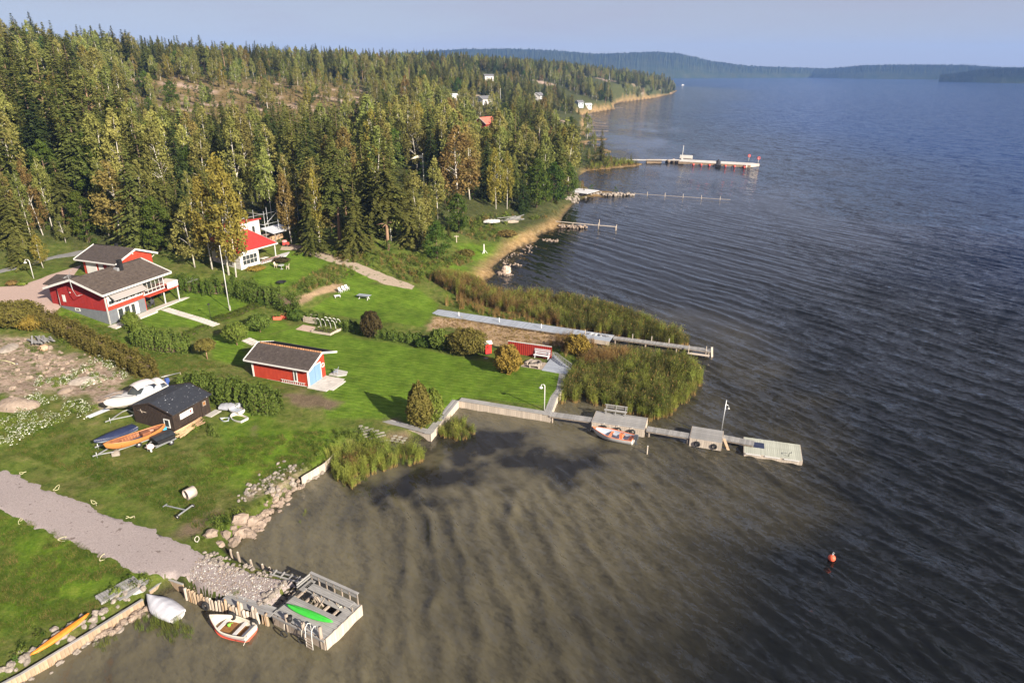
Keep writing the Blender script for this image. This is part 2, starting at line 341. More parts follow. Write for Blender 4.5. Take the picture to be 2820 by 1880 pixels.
# scatter: one object whose geometry nodes place copies of prototype meshes on points
def scatter(name, pts, rot, scl, idx, protos, label=None, cat=None, parent=None, kind='stuff', group=None):
    pts = np.asarray(pts, np.float32); n = len(pts)
    me = bpy.data.meshes.new(name); me.vertices.add(n); me.vertices.foreach_set('co', pts.ravel())
    for nm, ty, dat, fld in (('rot', 'FLOAT_VECTOR', rot, 'vector'), ('scl', 'FLOAT_VECTOR', scl, 'vector'), ('idx', 'INT', idx, 'value')):
        a = me.attributes.new(nm, ty, 'POINT'); a.data.foreach_set(fld, np.asarray(dat, np.int32 if ty == 'INT' else np.float32).ravel())
    o = ob(name, me, parent, kind=kind)
    if label: tag(o, label, cat, group)
    key = '|'.join(p.name for p in protos); gname = 'scatter_' + name
    c = bpy.data.collections.new('protos_' + name)
    for i, p in enumerate(protos):
        q = bpy.data.objects.new('proto_%03d' % i, p); c.objects.link(q)
    g = bpy.data.node_groups.new(gname, 'GeometryNodeTree')
    g.interface.new_socket('Geometry', in_out='INPUT', socket_type='NodeSocketGeometry'); g.interface.new_socket('Geometry', in_out='OUTPUT', socket_type='NodeSocketGeometry')
    gi = g.nodes.new('NodeGroupInput'); go = g.nodes.new('NodeGroupOutput'); ip = g.nodes.new('GeometryNodeInstanceOnPoints'); ci = g.nodes.new('GeometryNodeCollectionInfo')
    ci.inputs['Collection'].default_value = c; ci.inputs['Separate Children'].default_value = True; ci.inputs['Reset Children'].default_value = True
    ip.inputs['Pick Instance'].default_value = True
    def na(nm, ty):
        x = g.nodes.new('GeometryNodeInputNamedAttribute'); x.data_type = ty; x.inputs['Name'].default_value = nm; return x
    r_, s_, i_ = na('rot', 'FLOAT_VECTOR'), na('scl', 'FLOAT_VECTOR'), na('idx', 'INT')
    er = g.nodes.new('FunctionNodeEulerToRotation')
    k = g.links.new
    k(gi.outputs[0], ip.inputs['Points']); k(ci.outputs[0], ip.inputs['Instance']); k(i_.outputs[0], ip.inputs['Instance Index'])
    k(r_.outputs[0], er.inputs[0]); k(er.outputs[0], ip.inputs['Rotation']); k(s_.outputs[0], ip.inputs['Scale']); k(ip.outputs[0], go.inputs[0])
    md = o.modifiers.new('scatter', 'NODES'); md.node_group = g
    return o

# ---------------------------------------------------------------- ground masks (polygons read from the photograph)
def PP(pts): return np.array([tuple(G(a, b))[:2] for a, b in pts])
def c1(*q): return [(a / 2.352, 1240 + b / 2.352) for a, b in q]
def c2(*q): return [(a / 2.45, 640 + b / 2.45) for a, b in q]
def c3(*q): return [(600 + a / 2.45, 560 + b / 2.45) for a, b in q]
def c4(*q): return [(1150 + a / 2.767, 750 + b / 2.767) for a, b in q]
def c5(*q): return [(1200 + a / 3.563, 480 + b / 3.563) for a, b in q]
def c8(*q): return [(800 + a / 3.92, 1000 + b / 3.92) for a, b in q]
def ch(*q): return [(110 + a / 5.6, 660 + b / 5.6) for a, b in q]
def cl(*q): return [(a / 7.127, 640 + b / 7.127) for a, b in q]
LAWN = [PP([(700, 940), (840, 890), (1000, 935), (1180, 965), (1300, 990), (1420, 1005), (1555, 1035), (1510, 1125), (1270, 1092), (1205, 1150), (1130, 1165), (1010, 1152), (900, 1150), (880, 1110), (905, 1040), (850, 1000), (720, 985)]),
        PP(c3((640, 700), (880, 560), (1000, 540), (1330, 570), (1490, 680), (1380, 830), (1100, 800), (880, 770), (640, 720))),
        PP(c3((230, 500), (470, 330), (700, 350), (770, 400), (650, 470), (480, 560), (280, 560))), PP(c3((880, 420), (920, 420), (1080, 530), (900, 560), (840, 520))),
        PP(c2((930, 570), (1110, 520), (1260, 440), (1180, 320), (1300, 340), (1700, 470), (1500, 560), (1450, 600), (1380, 640), (1250, 640), (1000, 640))),
        PP(c5((230, 690), (600, 640), (900, 600), (850, 620), (630, 730), (500, 830), (350, 850), (250, 780))), PP(c5((20, 1010), (100, 880), (180, 890), (520, 960), (420, 990), (180, 1030))),
        PP(c5((780, 520), (900, 465), (1080, 480), (950, 520))), PP(c2((1430, 700), (1700, 640), (1900, 600), (1960, 640), (1700, 740), (1650, 780), (1640, 900), (1440, 860))), PP([(1190, 520), (1220, 540), (1255, 610), (1230, 620), (1200, 560)])]
FRESH = [PP([(620, 1190), (700, 1140), (800, 1160), (900, 1200), (880, 1260), (780, 1290), (700, 1330), (560, 1310), (580, 1240)]), PP([(0, 1420), (120, 1455), (330, 1570), (350, 1620), (250, 1690), (120, 1720), (0, 1740)]),
         PP(c2((420, 510), (740, 630), (900, 760), (760, 660), (560, 580), (360, 560)))]
DIRT = [PP(c1((1140, 520), (1250, 430), (1400, 380), (1420, 420), (1320, 480), (1260, 560), (1180, 560))), PP(c3((430, 1290), (560, 1270), (820, 1330), (760, 1390), (560, 1370))), PP(c3((205, 1530), (250, 1480), (280, 1500), (240, 1555))),
        PP(c8((0, 340), (300, 310), (560, 420), (480, 480), (150, 470), (0, 420))), PP(c2((820, 860), (960, 920), (1000, 970), (900, 960), (800, 900))), PP(c8((1040, 590), (1180, 560), (1190, 640), (1080, 640))),
        PP(c8((970, 790), (1060, 745), (1280, 790), (1200, 850), (1050, 830)))]
ROCKG = [PP(c2((-60, 700), (180, 710), (420, 820), (600, 840), (840, 980), (830, 1090), (640, 1110), (420, 1110), (330, 1050), (230, 1090), (120, 1120), (-60, 1100))), PP(c2((640, 1060), (820, 1040), (1080, 1000), (1000, 1080), (760, 1190), (520, 1190)))]
STRAW = [PP(c4((80, 440), (120, 340), (330, 345), (900, 440), (1250, 490), (1230, 560), (1000, 560), (540, 560), (250, 420))), PP(c3((500, 640), (600, 600), (750, 540), (830, 545), (800, 590), (640, 640), (560, 690)))]
RIPR = [PP(c1((1570, 300), (1700, 190), (1900, 80), (1970, 100), (1930, 170), (1830, 260), (1600, 340)))]
SANDR = PP([(1330, 790), (1280, 770), (1340, 720), (1400, 660), (1480, 630), (1540, 600), (1560, 570), (1620, 540), (1600, 470), (1700, 440), (1640, 400), (1600, 330), (1700, 280), (1900, 240), (1900, 260), (1700, 320), (1800, 450), (1750, 560), (1600, 660), (1400, 780)])

# ---------------------------------------------------------------- terrain mesh: polar grid about the viewpoint, finer near
def polar(a0, a1, na, ds):
    az = np.linspace(R(a0), R(a1), na); A, D = np.meshgrid(az, ds)
    X = D * np.sin(A); Y = D * np.cos(A); n = len(ds)
    i = np.arange((n - 1) * (na - 1)); r = i // (na - 1); c = i % (na - 1); q = r * na + c
    return X.ravel(), Y.ravel(), np.c_[q, q + 1, q + na + 1, q + na]
ds = np.concatenate([np.arange(26, 125, .38), np.geomspace(125, 2600, 190)[1:]])
TX, TY, TF = polar(-56, 30, 620, ds)
TZ = ground(TX, TY)
tsd = poly_sd(TX, TY, LAND)
keep = (tsd > -14)
fk = keep[TF].any(1); TF = TF[fk]
used = np.unique(TF); remap = -np.ones(len(TX), int); remap[used] = np.arange(len(used)); TF = remap[TF]; TX, TY, TZ, tsd = TX[used], TY[used], TZ[used], tsd[used]
TD = np.hypot(TX, TY)
near = TD < 330
def pmask(polys, soft, nz=0.0, ns=2.0, seed=3):
    r = np.zeros(len(TX)); x, y = TX[near], TY[near]; m = np.zeros(len(x))
    jit = (fbm(x / ns, y / ns, seed, 3) - .5) * 2 * nz if nz else 0
    for P in polys:
        lo, hi = P.min(0) - 6, P.max(0) + 6; k = (x > lo[0]) & (x < hi[0]) & (y > lo[1]) & (y < hi[1])
        if not k.any(): continue
        s = poly_sd(x[k], y[k], P); j = jit[k] if nz else 0
        m[k] = np.maximum(m[k], sstep(-soft, soft, s + j))
    r[near] = m; return r
m_lawn = pmask(LAWN, .35, .3); m_fresh = pmask(FRESH, 2.5, 2.2, 4)
m_dirt = pmask(DIRT, .7, .9, 1.5); m_rock = pmask(ROCKG, 1.0, 1.6, 2.0); m_straw = pmask(STRAW, .6, .8); m_rip = pmask(RIPR, .5, .6)
m_sand = pmask([SANDR], 2, 0) * sstep(5.8, 3.2, tsd + (fbm(TX / 3, TY / 3, 8, 3) - .5) * 5) * (TD > 90)
far_sand = (TD > 330) * (TX > 20) * sstep(5, 2, tsd + (fbm(TX / 9, TY / 9, 8, 3) - .5) * 6); m_sand = np.maximum(m_sand, far_sand)
m_for = sstep(128, 150, TD + np.where(TX > -35, -18, 0) + (fbm(TX / 9, TY / 9, 4, 3) - .5) * 26)
HEATH = np.array([(d * math.sin(R(a)), d * math.cos(R(a))) for a, d in [(-27, 275), (-22, 255), (-15, 285), (-11, 330), (-11, 420), (-15, 440), (-21, 400), (-26, 360)]])
hsd = poly_sd(TX, TY, HEATH); m_heath = sstep(-25, 15, hsd + (fbm(TX / 25, TY / 25, 14, 3) - .5) * 60)
m_rock2 = sstep(.60, .72, fbm(TX / 16, TY / 11, 21, 4)) * m_heath + sstep(.66, .74, fbm(TX / 30, TY / 22, 31, 4)) * (TD > 480)
m_wet = sstep(.9, .1, tsd)
me = mesh_np('ground', np.c_[TX, TY, TZ], TF, True)
def fattr(me, nm, *ch):
    a = me.attributes.new(nm, 'FLOAT_COLOR', 'POINT'); d = np.zeros((len(ch[0]), 4), np.float32)
    for i, c in enumerate(ch): d[:, i] = c
    d[:, 3] = 1 if len(ch) < 4 else d[:, 3]; a.data.foreach_set('color', d.ravel())
fattr(me, 'ma', m_lawn, m_fresh, m_dirt); fattr(me, 'mb', np.clip(m_rock + m_rip * .8, 0, 1), m_straw, m_sand); fattr(me, 'mc', m_for, np.clip(m_heath, 0, 1), np.clip(m_rock2, 0, 1)); fattr(me, 'md', m_wet, m_wet, m_wet)

def ground_mat():
    m = bpy.data.materials.new('ground'); m.use_nodes = True; nt = m.node_tree; l = nt.links.new; b = nt.nodes['Principled BSDF']
    b.inputs['Roughness'].default_value = .95; b.inputs['Specular IOR Level'].default_value = .1
    geo = _nn(nt, 'ShaderNodeNewGeometry')
    def at(n):
        a = _nn(nt, 'ShaderNodeAttribute'); a.attribute_name = n; s = _nn(nt, 'ShaderNodeSeparateColor'); l(a.outputs['Color'], s.inputs[0]); return s.outputs
    def noise(sc, det=6, rough=.65, st=(1, 1, 1), rz=0, dist=0):
        mp = _nn(nt, 'ShaderNodeMapping'); mp.inputs['Scale'].default_value = st; mp.inputs['Rotation'].default_value = (0, 0, rz); l(geo.outputs['Position'], mp.inputs[0])
        n = _nn(nt, 'ShaderNodeTexNoise'); n.inputs['Scale'].default_value = sc; n.inputs['Detail'].default_value = det; n.inputs['Roughness'].default_value = rough; n.inputs['Distortion'].default_value = dist
        l(mp.outputs[0], n.inputs['Vector']); return n.outputs['Fac']
    def ramp(f, *st):
        r = _nn(nt, 'ShaderNodeValToRGB'); e = r.color_ramp.elements
        while len(e) < len(st): e.new(.5)
        for i, (p, c) in enumerate(st): e[i].position = p; e[i].color = (*c, 1)
        l(f, r.inputs[0]); return r.outputs[0]
    def mixc(f, a, bb):
        x = _nn(nt, 'ShaderNodeMix', data_type='RGBA'); l(f, x.inputs[0]); l(a, x.inputs[6]); l(bb, x.inputs[7]); return x.outputs[2]
    A, B, C, D = at('ma'), at('mb'), at('mc'), at('md')
    n_big = noise(.16, 5, .6); n_mid = noise(1.1, 7, .7); n_fine = noise(7.0, 6, .75)
    rough = ramp(n_mid, (.30, (.046, .072, .012)), (.45, (.092, .112, .022)), (.58, (.135, .135, .040)), (.72, (.195, .168, .070)))
    rough2 = ramp(n_mid, (.30, (.046, .086, .009)), (.5, (.092, .134, .018)), (.72, (.150, .165, .036)))
    sel = ramp(n_big, (.40, (0, 0, 0)), (.62, (1, 1, 1)))
    col = mixc(sel, rough2, rough)
    fresh = ramp(n_mid, (.3, (.055, .112, .007)), (.5, (.100, .168, .012)), (.72, (.165, .205, .028)))
    col = mixc(A[1], col, fresh)
    # mown lawn with mower stripes
    lawn = ramp(noise(.9, 7, .7, (1, 3, 1), 1.25), (.28, (.056, .112, .008)), (.5, (.100, .170, .014)), (.74, (.165, .222, .034)))
    wv = _nn(nt, 'ShaderNodeTexWave'); wv.bands_direction = 'Y'; wv.inputs['Scale'].default_value = .42; wv.inputs['Distortion'].default_value = 5.0; wv.inputs['Detail'].default_value = 3; wv.inputs['Detail Scale'].default_value = .6
    mp = _nn(nt, 'ShaderNodeMapping'); mp.inputs['Rotation'].default_value = (0, 0, R(14)); l(geo.outputs['Position'], mp.inputs[0]); l(mp.outputs[0], wv.inputs['Vector'])
    st = _nn(nt, 'ShaderNodeMapRange'); st.inputs[3].default_value = .86; st.inputs[4].default_value = 1.06; l(wv.outputs['Fac'], st.inputs[0])
    vm = _nn(nt, 'ShaderNodeVectorMath', operation='SCALE'); l(lawn, vm.inputs[0]); l(st.outputs[0], vm.inputs['Scale'])
    col = mixc(A[0], col, vm.outputs[0])
    col = mixc(A[2], col, ramp(n_fine, (.3, (.10, .075, .048)), (.7, (.22, .165, .105))))
    straw = ramp(noise(3.5, 7, .8, (1, 3.5, 1), .9), (.3, (.16, .11, .07)), (.5, (.36, .25, .15)), (.72, (.55, .40, .26)))
    col = mixc(B[1], col, straw)
    rock = ramp(noise(1.6, 9, .75, (1, 1.8, 1), .5), (.30, (.10, .075, .05)), (.45, (.26, .19, .14)), (.6, (.40, .31, .25)), (.74, (.52, .44, .38)))
    rk = ramp(n_mid, (.36, (0, 0, 0)), (.50, (1, 1, 1))); mm = _nn(nt, 'ShaderNodeMath', operation='MULTIPLY'); l(B[0], mm.inputs[0]); l(rk, mm.inputs[1])
    col = mixc(mm.outputs[0], col, rock)
    forest = ramp(n_mid, (.3, (.030, .044, .012)), (.55, (.066, .072, .024)), (.74, (.120, .100, .044)))
    col = mixc(C[0], col, forest)
    heath = ramp(noise(.35, 8, .75), (.3, (.075, .070, .026)), (.5, (.165, .120, .050)), (.72, (.27, .175, .085)))
    col = mixc(C[1], col, heath)
    col = mixc(C[2], col, ramp(noise(.5, 8, .7), (.3, (.30, .20, .15)), (.7, (.46, .36, .30))))
    sand = ramp(noise(1.3, 8, .7), (.3, (.17, .105, .045)), (.5, (.28, .185, .085)), (.72, (.40, .30, .18)))
    col = mixc(B[2], col, sand)
    wetc = ramp(n_fine, (.3, (.022, .018, .012)), (.7, (.060, .048, .030)))
    col = mixc(D[0], col, wetc)
    # tussocks, worn spots and fine blades: brightness broken up at several sizes
    tx = _nn(nt, 'ShaderNodeMapRange'); tx.inputs[1].default_value = .30; tx.inputs[2].default_value = .70; tx.inputs[3].default_value = .55; tx.inputs[4].default_value = 1.38; l(noise(4.2, 8, .85, (1, 2.2, 1), .75), tx.inputs[0])
    vt = _nn(nt, 'ShaderNodeVectorMath', operation='SCALE'); l(col, vt.inputs[0]); l(tx.outputs[0], vt.inputs['Scale'])
    ty = _nn(nt, 'ShaderNodeMapRange'); ty.inputs[1].default_value = .34; ty.inputs[2].default_value = .66; ty.inputs[3].default_value = .74; ty.inputs[4].default_value = 1.2; l(noise(.45, 4, .6), ty.inputs[0])
    vu = _nn(nt, 'ShaderNodeVectorMath', operation='SCALE'); l(vt.outputs[0], vu.inputs[0]); l(ty.outputs[0], vu.inputs['Scale'])
    l(vu.outputs[0], b.inputs['Base Color'])
    ad = _nn(nt, 'ShaderNodeMath', operation='ADD'); l(n_mid, ad.inputs[0]); l(n_fine, ad.inputs[1])
    bm = _nn(nt, 'ShaderNodeBump'); bm.inputs['Strength'].default_value = .9; bm.inputs['Distance'].default_value = .16; l(ad.outputs[0], bm.inputs['Height']); l(bm.outputs[0], b.inputs['Normal'])
    return m
me.materials.append(ground_mat())
ground_o = struct(ob('ground', me)); ground_o['label'] = 'grassy shore and hillside that the houses stand on'; ground_o['category'] = 'ground'

# ---------------------------------------------------------------- water
wd = np.concatenate([np.arange(24, 95, .135), np.arange(95, 210, .32), np.geomspace(210, 9000, 150)[1:]])
WX, WY, WF = polar(-52, 54, 640, wd)
wsd = -poly_sd(WX, WY, LAND)
ok = (wsd > -4)[WF].any(1); WF = WF[ok]; used = np.unique(WF); remap = -np.ones(len(WX), int); remap[used] = np.arange(len(used)); WF = remap[WF]; WX, WY, wsd = WX[used], WY[used], wsd[used]
WD = np.hypot(WX, WY)
def train(n, lam, amp, seed, warp=2.2, ws=14.0, sharp=.35):
    nx, ny = n; l = math.hypot(nx, ny); nx /= l; ny /= l; k = 2 * math.pi / lam
    wp = (fbm(WX / ws, WY / ws, seed, 3) - .5) * 2 * warp
    ph = k * (nx * WX + ny * WY + wp)
    # crests broken into lengths along the crest line
    s = (-ny * WX + nx * WY); q = nx * WX + ny * WY
    g = .25 + 1.1 * vnoise(s / (lam * 3.2), q / (lam * 1.3), seed + 5) * vnoise(s / 17, q / 21, seed + 9) * 1.6
    c = np.sin(ph); return amp * g * (c + sharp * (np.cos(2 * ph) * -.5 + .0))
lee = sstep(16, 0, WX - (WY - 30) * .12) * sstep(95, 70, WY)           # sheltered, shoaling corner: crests turn towards the near shore
WZ = train((-.85, -.53), 4.2, .12, 1) * (1 - .85 * lee) + (train((-.99, -.14), 2.9, .12, 2, 2.6, 10) + train((-.95, -.30), 1.8, .045, 12, 1.2, 6)) * lee + train((-.80, -.60), 2.4, .085, 3, 1.2, 8) * (1 - .4 * lee) + train((-.93, -.36), 1.5, .048, 4, .8, 5) + train((-.75, -.66), 1.05, .026, 8, .5, 4) + train((-.6, -.8), 7.5, .06, 6, 3, 30) * (1 - lee)
damp = sstep(-.5, 9, wsd) * .75 + .25
# calm lane behind the point where wind does not reach
LANE = PP([(1680, 330), (1760, 350), (1900, 420), (2060, 500), (2240, 570), (2330, 650), (2300, 760), (2180, 850), (2060, 960), (1960, 1000), (1900, 930), (1800, 840), (1640, 770), (1500, 740), (1560, 640), (1640, 600), (1640, 480), (1640, 380)])
lsd = poly_sd(WX, WY, LANE) / np.clip(WD / 110, .35, 3.0); lane = sstep(-14, 12, lsd + (fbm(WX / 16, WY / 34, 77, 4) - .5) * 42)
inner = sstep(60, 10, wsd + (fbm(WX / 22, WY / 22, 78, 3) - .5) * 30) * (WD < 260)
fade = sstep(260, 150, WD)
WZ = WZ * damp * fade * (1 - .5 * lane)
pool = sstep(7, -3, np.hypot((WX - U(1330, 1240)[0]) / 1.6, WY - U(1330, 1240)[1]) - 6) ; WZ *= 1 - .8 * pool
me = mesh_np('lake', np.c_[WX, WY, WZ], WF, True)
silt = sstep(36, 2, wsd + (fbm(WX / 9, WY / 9, 61, 4) - .5) * 26) * sstep(140, 60, WD)
silt = np.maximum(silt, .75 * sstep(1.0, 0, np.hypot((WX - U(1560, 1480)[0]) / 19, (WY - U(1560, 1480)[1]) / 19)))
WEED = [U(1340, 1225), U(1570, 1285), U(1190, 1330), U(1260, 1230), U(1460, 1270)]
weed = np.zeros(len(WX))
for i, (cx_, cy_, _) in enumerate(WEED):
    weed = np.maximum(weed, .9 * sstep(1.3, .15, np.hypot((WX - cx_) / (7.5 - .5 * i), (WY - cy_) / (4.4 - .3 * i)) + (fbm(WX / 2.6, WY / 2.6, 90 + i, 5) - .5) * 2.4))
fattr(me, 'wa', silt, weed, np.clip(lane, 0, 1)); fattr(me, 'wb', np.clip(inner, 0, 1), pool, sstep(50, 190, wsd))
def water_mat():
    m = bpy.data.materials.new('water'); m.use_nodes = True; nt = m.node_tree; l = nt.links.new; b = nt.nodes['Principled BSDF']
    geo = _nn(nt, 'ShaderNodeNewGeometry')
    def at(n):
        a = _nn(nt, 'ShaderNodeAttribute'); a.attribute_name = n; s = _nn(nt, 'ShaderNodeSeparateColor'); l(a.outputs['Color'], s.inputs[0]); return s.outputs
    A, B = at('wa'), at('wb')
    def noise(sc, det, st, rz, rough=.6, dist=.3):
        r0 = _nn(nt, 'ShaderNodeMapping'); r0.inputs['Rotation'].default_value = (0, 0, rz); l(geo.outputs['Position'], r0.inputs[0])
        mp = _nn(nt, 'ShaderNodeMapping'); mp.inputs['Scale'].default_value = st; l(r0.outputs[0], mp.inputs[0])
        n = _nn(nt, 'ShaderNodeTexNoise'); n.inputs['Scale'].default_value = sc; n.inputs['Detail'].default_value = det; n.inputs['Roughness'].default_value = rough; n.inputs['Distortion'].default_value = dist
        l(mp.outputs[0], n.inputs['Vector']); return n.outputs['Fac']
    def mixc(f, a, c):
        x = _nn(nt, 'ShaderNodeMix', data_type='RGBA'); l(f, x.inputs[0])
        if isinstance(a, tuple): x.inputs[6].default_value = (*a, 1)
        else: l(a, x.inputs[6])
        if isinstance(c, tuple): x.inputs[7].default_value = (*c, 1)
        else: l(c, x.inputs[7])
        return x.outputs[2]
    col = mixc(B[2], (.0045, .0055, .0048), (.003, .032, .140))      # peaty near water; blue sky reflection painted into the open lake's base colour
    col = mixc(A[0], col, (.102, .090, .057))
    col = mixc(A[1], col, (.005, .005, .005))
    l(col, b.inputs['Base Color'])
    b.inputs['IOR'].default_value = 1.333; b.inputs['Specular IOR Level'].default_value = .54
    b.inputs['Roughness'].default_value = .09
    def math_(op, a, c=None, v=None):
        n = _nn(nt, 'ShaderNodeMath', operation=op); l(a, n.inputs[0])
        if c is not None: l(c, n.inputs[1])
        if v is not None: n.inputs[1].default_value = v
        return n.outputs[0]
    rz = R(58)  # crest direction
    # ripples finer than the mesh: slopes across and along the crests, summed over three sizes
    def sl(f, k): return math_('MULTIPLY', math_('SUBTRACT', f, v=.5), v=k)
    ac = math_('ADD', math_('ADD', sl(noise(.55, 3, (.40, 1.5, 1), rz), 1.55), sl(noise(2.0, 4, (.5, 1.3, 1), rz - .25), 1.9)), sl(noise(.13, 3, (.5, 1.2, 1), rz + .1), .75))
    ac = math_('ADD', ac, sl(noise(6.5, 3, (.5, 1.3, 1), rz - .1), 1.3)); al = math_('ADD', sl(noise(.8, 3, (.6, 1.1, 1), rz + .3), .5), sl(noise(2.6, 4, (.7, 1.1, 1), rz + .5), .6))
    # ripple strength: open water full, lane and sheltered corner calmer
    k = _nn(nt, 'ShaderNodeMath', operation='MULTIPLY_ADD'); l(A[2], k.inputs[0]); k.inputs[1].default_value = -.90; k.inputs[2].default_value = 1.05
    k2 = _nn(nt, 'ShaderNodeMath', operation='MULTIPLY_ADD'); l(B[0], k2.inputs[0]); k2.inputs[1].default_value = -.15; k2.inputs[2].default_value = 1.0
    k3 = _nn(nt, 'ShaderNodeMath', operation='MULTIPLY_ADD'); l(B[1], k3.inputs[0]); k3.inputs[1].default_value = -.6; k3.inputs[2].default_value = 1.0
    kk = math_('MULTIPLY', math_('MULTIPLY', k.outputs[0], k2.outputs[0]), k3.outputs[0])
    ko = _nn(nt, 'ShaderNodeMath', operation='MULTIPLY_ADD'); l(B[2], ko.inputs[0]); ko.inputs[1].default_value = 1.5; ko.inputs[2].default_value = 1.0; kk = math_('MULTIPLY', kk, ko.outputs[0])   # wind-roughened open lake
    ac = math_('MULTIPLY', ac, kk); al = math_('MULTIPLY', al, kk)
    cxy = _nn(nt, 'ShaderNodeCombineXYZ')
    l(math_('ADD', math_('MULTIPLY', ac, v=.85), math_('MULTIPLY', al, v=.53)), cxy.inputs[0]); l(math_('SUBTRACT', math_('MULTIPLY', ac, v=.53), math_('MULTIPLY', al, v=.85)), cxy.inputs[1])
    va = _nn(nt, 'ShaderNodeVectorMath', operation='ADD'); l(geo.outputs['Normal'], va.inputs[0]); l(cxy.outputs[0], va.inputs[1])
    bm = _nn(nt, 'ShaderNodeVectorMath', operation='NORMALIZE'); l(va.outputs[0], bm.inputs[0])
    l(bm.outputs[0], b.inputs['Normal'])
    return m
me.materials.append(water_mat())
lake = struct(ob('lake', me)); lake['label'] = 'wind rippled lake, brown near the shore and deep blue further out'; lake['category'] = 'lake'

# ---------------------------------------------------------------- far shores across the lake
def far_hill(name, label, crest, depth, base_d):
    """crest: (photo x, photo y of the tree line, distance); a wooded ridge with a tree-rough top, standing on the far shore"""
    xs = np.array([c[0] for c in crest], float); n = 900; px_ = np.linspace(xs[0], xs[-1], n); yy = np.interp(px_, xs, [c[1] for c in crest]); dd = np.interp(px_, xs, [c[2] for c in crest]); bb = np.interp(px_, xs, [c[3] for c in crest])
    V = []; rows = 12
    for j in range(rows):
        t = j / (rows - 1)
        for i in range(n):
            d0 = ray(px_[i], 200); a = math.atan2(d0[0], d0[1])
            rr = ray(px_[i], yy[i]); top = HC + dd[i] * rr[2] / math.hypot(rr[0], rr[1])
            dist = bb[i] + (dd[i] - bb[i]) * min(1, t / .8) + max(0, t - .8) * depth * 5
            z = top * (math.sin(min(1, t / .8) * math.pi / 2) ** .9) if t <= .8 else top * (1 - (t - .8) / .2 * .9)
            edge = 1.0 if 0 < j else 0
            z = z * 1 + edge * ((random.random() ** 2) * 9 + 3) * min(1, 3 * t) if j < rows - 1 else -2
            if j == 0: z = -.5
            if j == 1: z += 8
            V.append((dist * math.sin(a), dist * math.cos(a), max(z, -1)))
    i = np.arange((rows - 1) * (n - 1)); r = i // (n - 1); c = i % (n - 1); q = r * n + c
    me = mesh_np(name, V, np.c_[q, q + 1, q + n + 1, q + n], False, [mat('far_woods', (.020, .034, .014), (.050, .055, .020), scale=.02, rough=1, spec=0, coord='World')])
    o = struct(ob(name, me)); o['label'] = label; o['category'] = 'hill'; return o
far_hill('hill', 'long blue wooded hill behind the headland, highest near its middle', [(1100, 150, 3600, 3100), (1250, 140, 3600, 3100), (1400, 138, 3700, 3100), (1520, 142, 3800, 3200), (1640, 152, 3900, 3300), (1700, 150, 3900, 3300), (1800, 146, 4000, 3400), (1860, 150, 4000, 3450), (1960, 172, 4100, 3600), (2060, 185, 4200, 3700), (2200, 190, 4400, 3900), (2320, 194, 4500, 4100)], 900, 3600)
far_hill('hill', 'low flat wooded hill on the far shore at the edge of the picture', [(2240, 196, 4300, 3900), (2310, 190, 4200, 3700), (2380, 183, 4100, 3600), (2520, 182, 4000, 3500), (2650, 183, 3900, 3400), (2760, 190, 3900, 3300), (2900, 192, 3900, 3200), (3100, 190, 3900, 3200)], 800, 3600)
far_hill('hill', 'dark wooded point in front of the low far hill', [(2590, 214, 2850, 2800), (2640, 206, 2900, 2760), (2690, 199, 2900, 2700), (2760, 194, 2950, 2650), (2900, 190, 3000, 2600), (3100, 188, 3000, 2600)], 300, 2800)

# ---------------------------------------------------------------- haze
hb = MB(); hb.prism([(-3600, -300), (4800, -300), (4800, 6300), (-3600, 6300)], -6, 230)
hm = bpy.data.materials.new('haze'); hm.use_nodes = True; hn = hm.node_tree; hn.nodes.clear()
ho = hn.nodes.new('ShaderNodeOutputMaterial'); hv = hn.nodes.new('ShaderNodeVolumePrincipled')
hv.inputs['Color'].default_value = (.26, .47, 1.0, 1); hv.inputs['Density'].default_value = .00011; hv.inputs['Anisotropy'].default_value = 0.0
hn.links.new(hv.outputs[0], ho.inputs['Volume'])
haze = hb.build('haze', hm, kind='stuff'); haze['label'] = 'thin blue haze over the lake and far shore'; haze['category'] = 'haze'

# ================================================================= vegetation
BARK_D = mat('bark_dark', (.09, .065, .045), (.17, .12, .085), scale=6, rough=.95, spec=.05)
BARK_P = mat('bark_pine', (.20, .12, .07), (.34, .22, .15), scale=5, rough=.95, spec=.05)
BARK_B = mat('bark_birch', (.62, .58, .52), (.40, .36, .31), scale=5, rough=.8, spec=.1, spot=(.05, .045, .04), spot_scale=6, spot_at=.60, stretch=(1, 1, 3))
LF_SPR = leaf_mat('needles_spruce', (.064, .078, .017), (.190, .186, .054), scale=.45, hue=.03, val=.35, trans=.3)
LF_SPD = leaf_mat('needles_dark', (.030, .050, .016), (.086, .110, .034), scale=.45, hue=.02, val=.25, trans=.2)
LF_PIN = leaf_mat('needles_pine', (.060, .074, .018), (.160, .160, .046), scale=.5, hue=.02, val=.25, trans=.2)
LF_BIR = leaf_mat('leaves_birch', (.135, .145, .034), (.315, .285, .090), (.35, .29, .10), scale=.5, hue=.045, val=.28)
LF_GOL = leaf_mat('leaves_gold', (.150, .138, .026), (.310, .250, .060), (.35, .25, .065), scale=.5, hue=.012, val=.15)
LF_RUS = leaf_mat('leaves_rust', (.150, .108, .034), (.285, .205, .075), (.31, .20, .075), scale=.5, hue=.02, val=.22)
LF_DEC = leaf_mat('leaves_green', (.040, .070, .012), (.120, .150, .030), scale=.55, hue=.03, val=.25)
LF_LAU = leaf_mat('leaves_laurel', (.036, .066, .012), (.150, .185, .040), scale=2.2, hue=.01, val=.1, trans=.15)
LF_BRO = leaf_mat('leaves_bronze', (.085, .085, .020), (.230, .185, .055), scale=1.6, hue=.01, val=.1)
LF_YEL = leaf_mat('leaves_yellow', (.170, .125, .022), (.400, .280, .070), scale=1.8, hue=.01, val=.1)
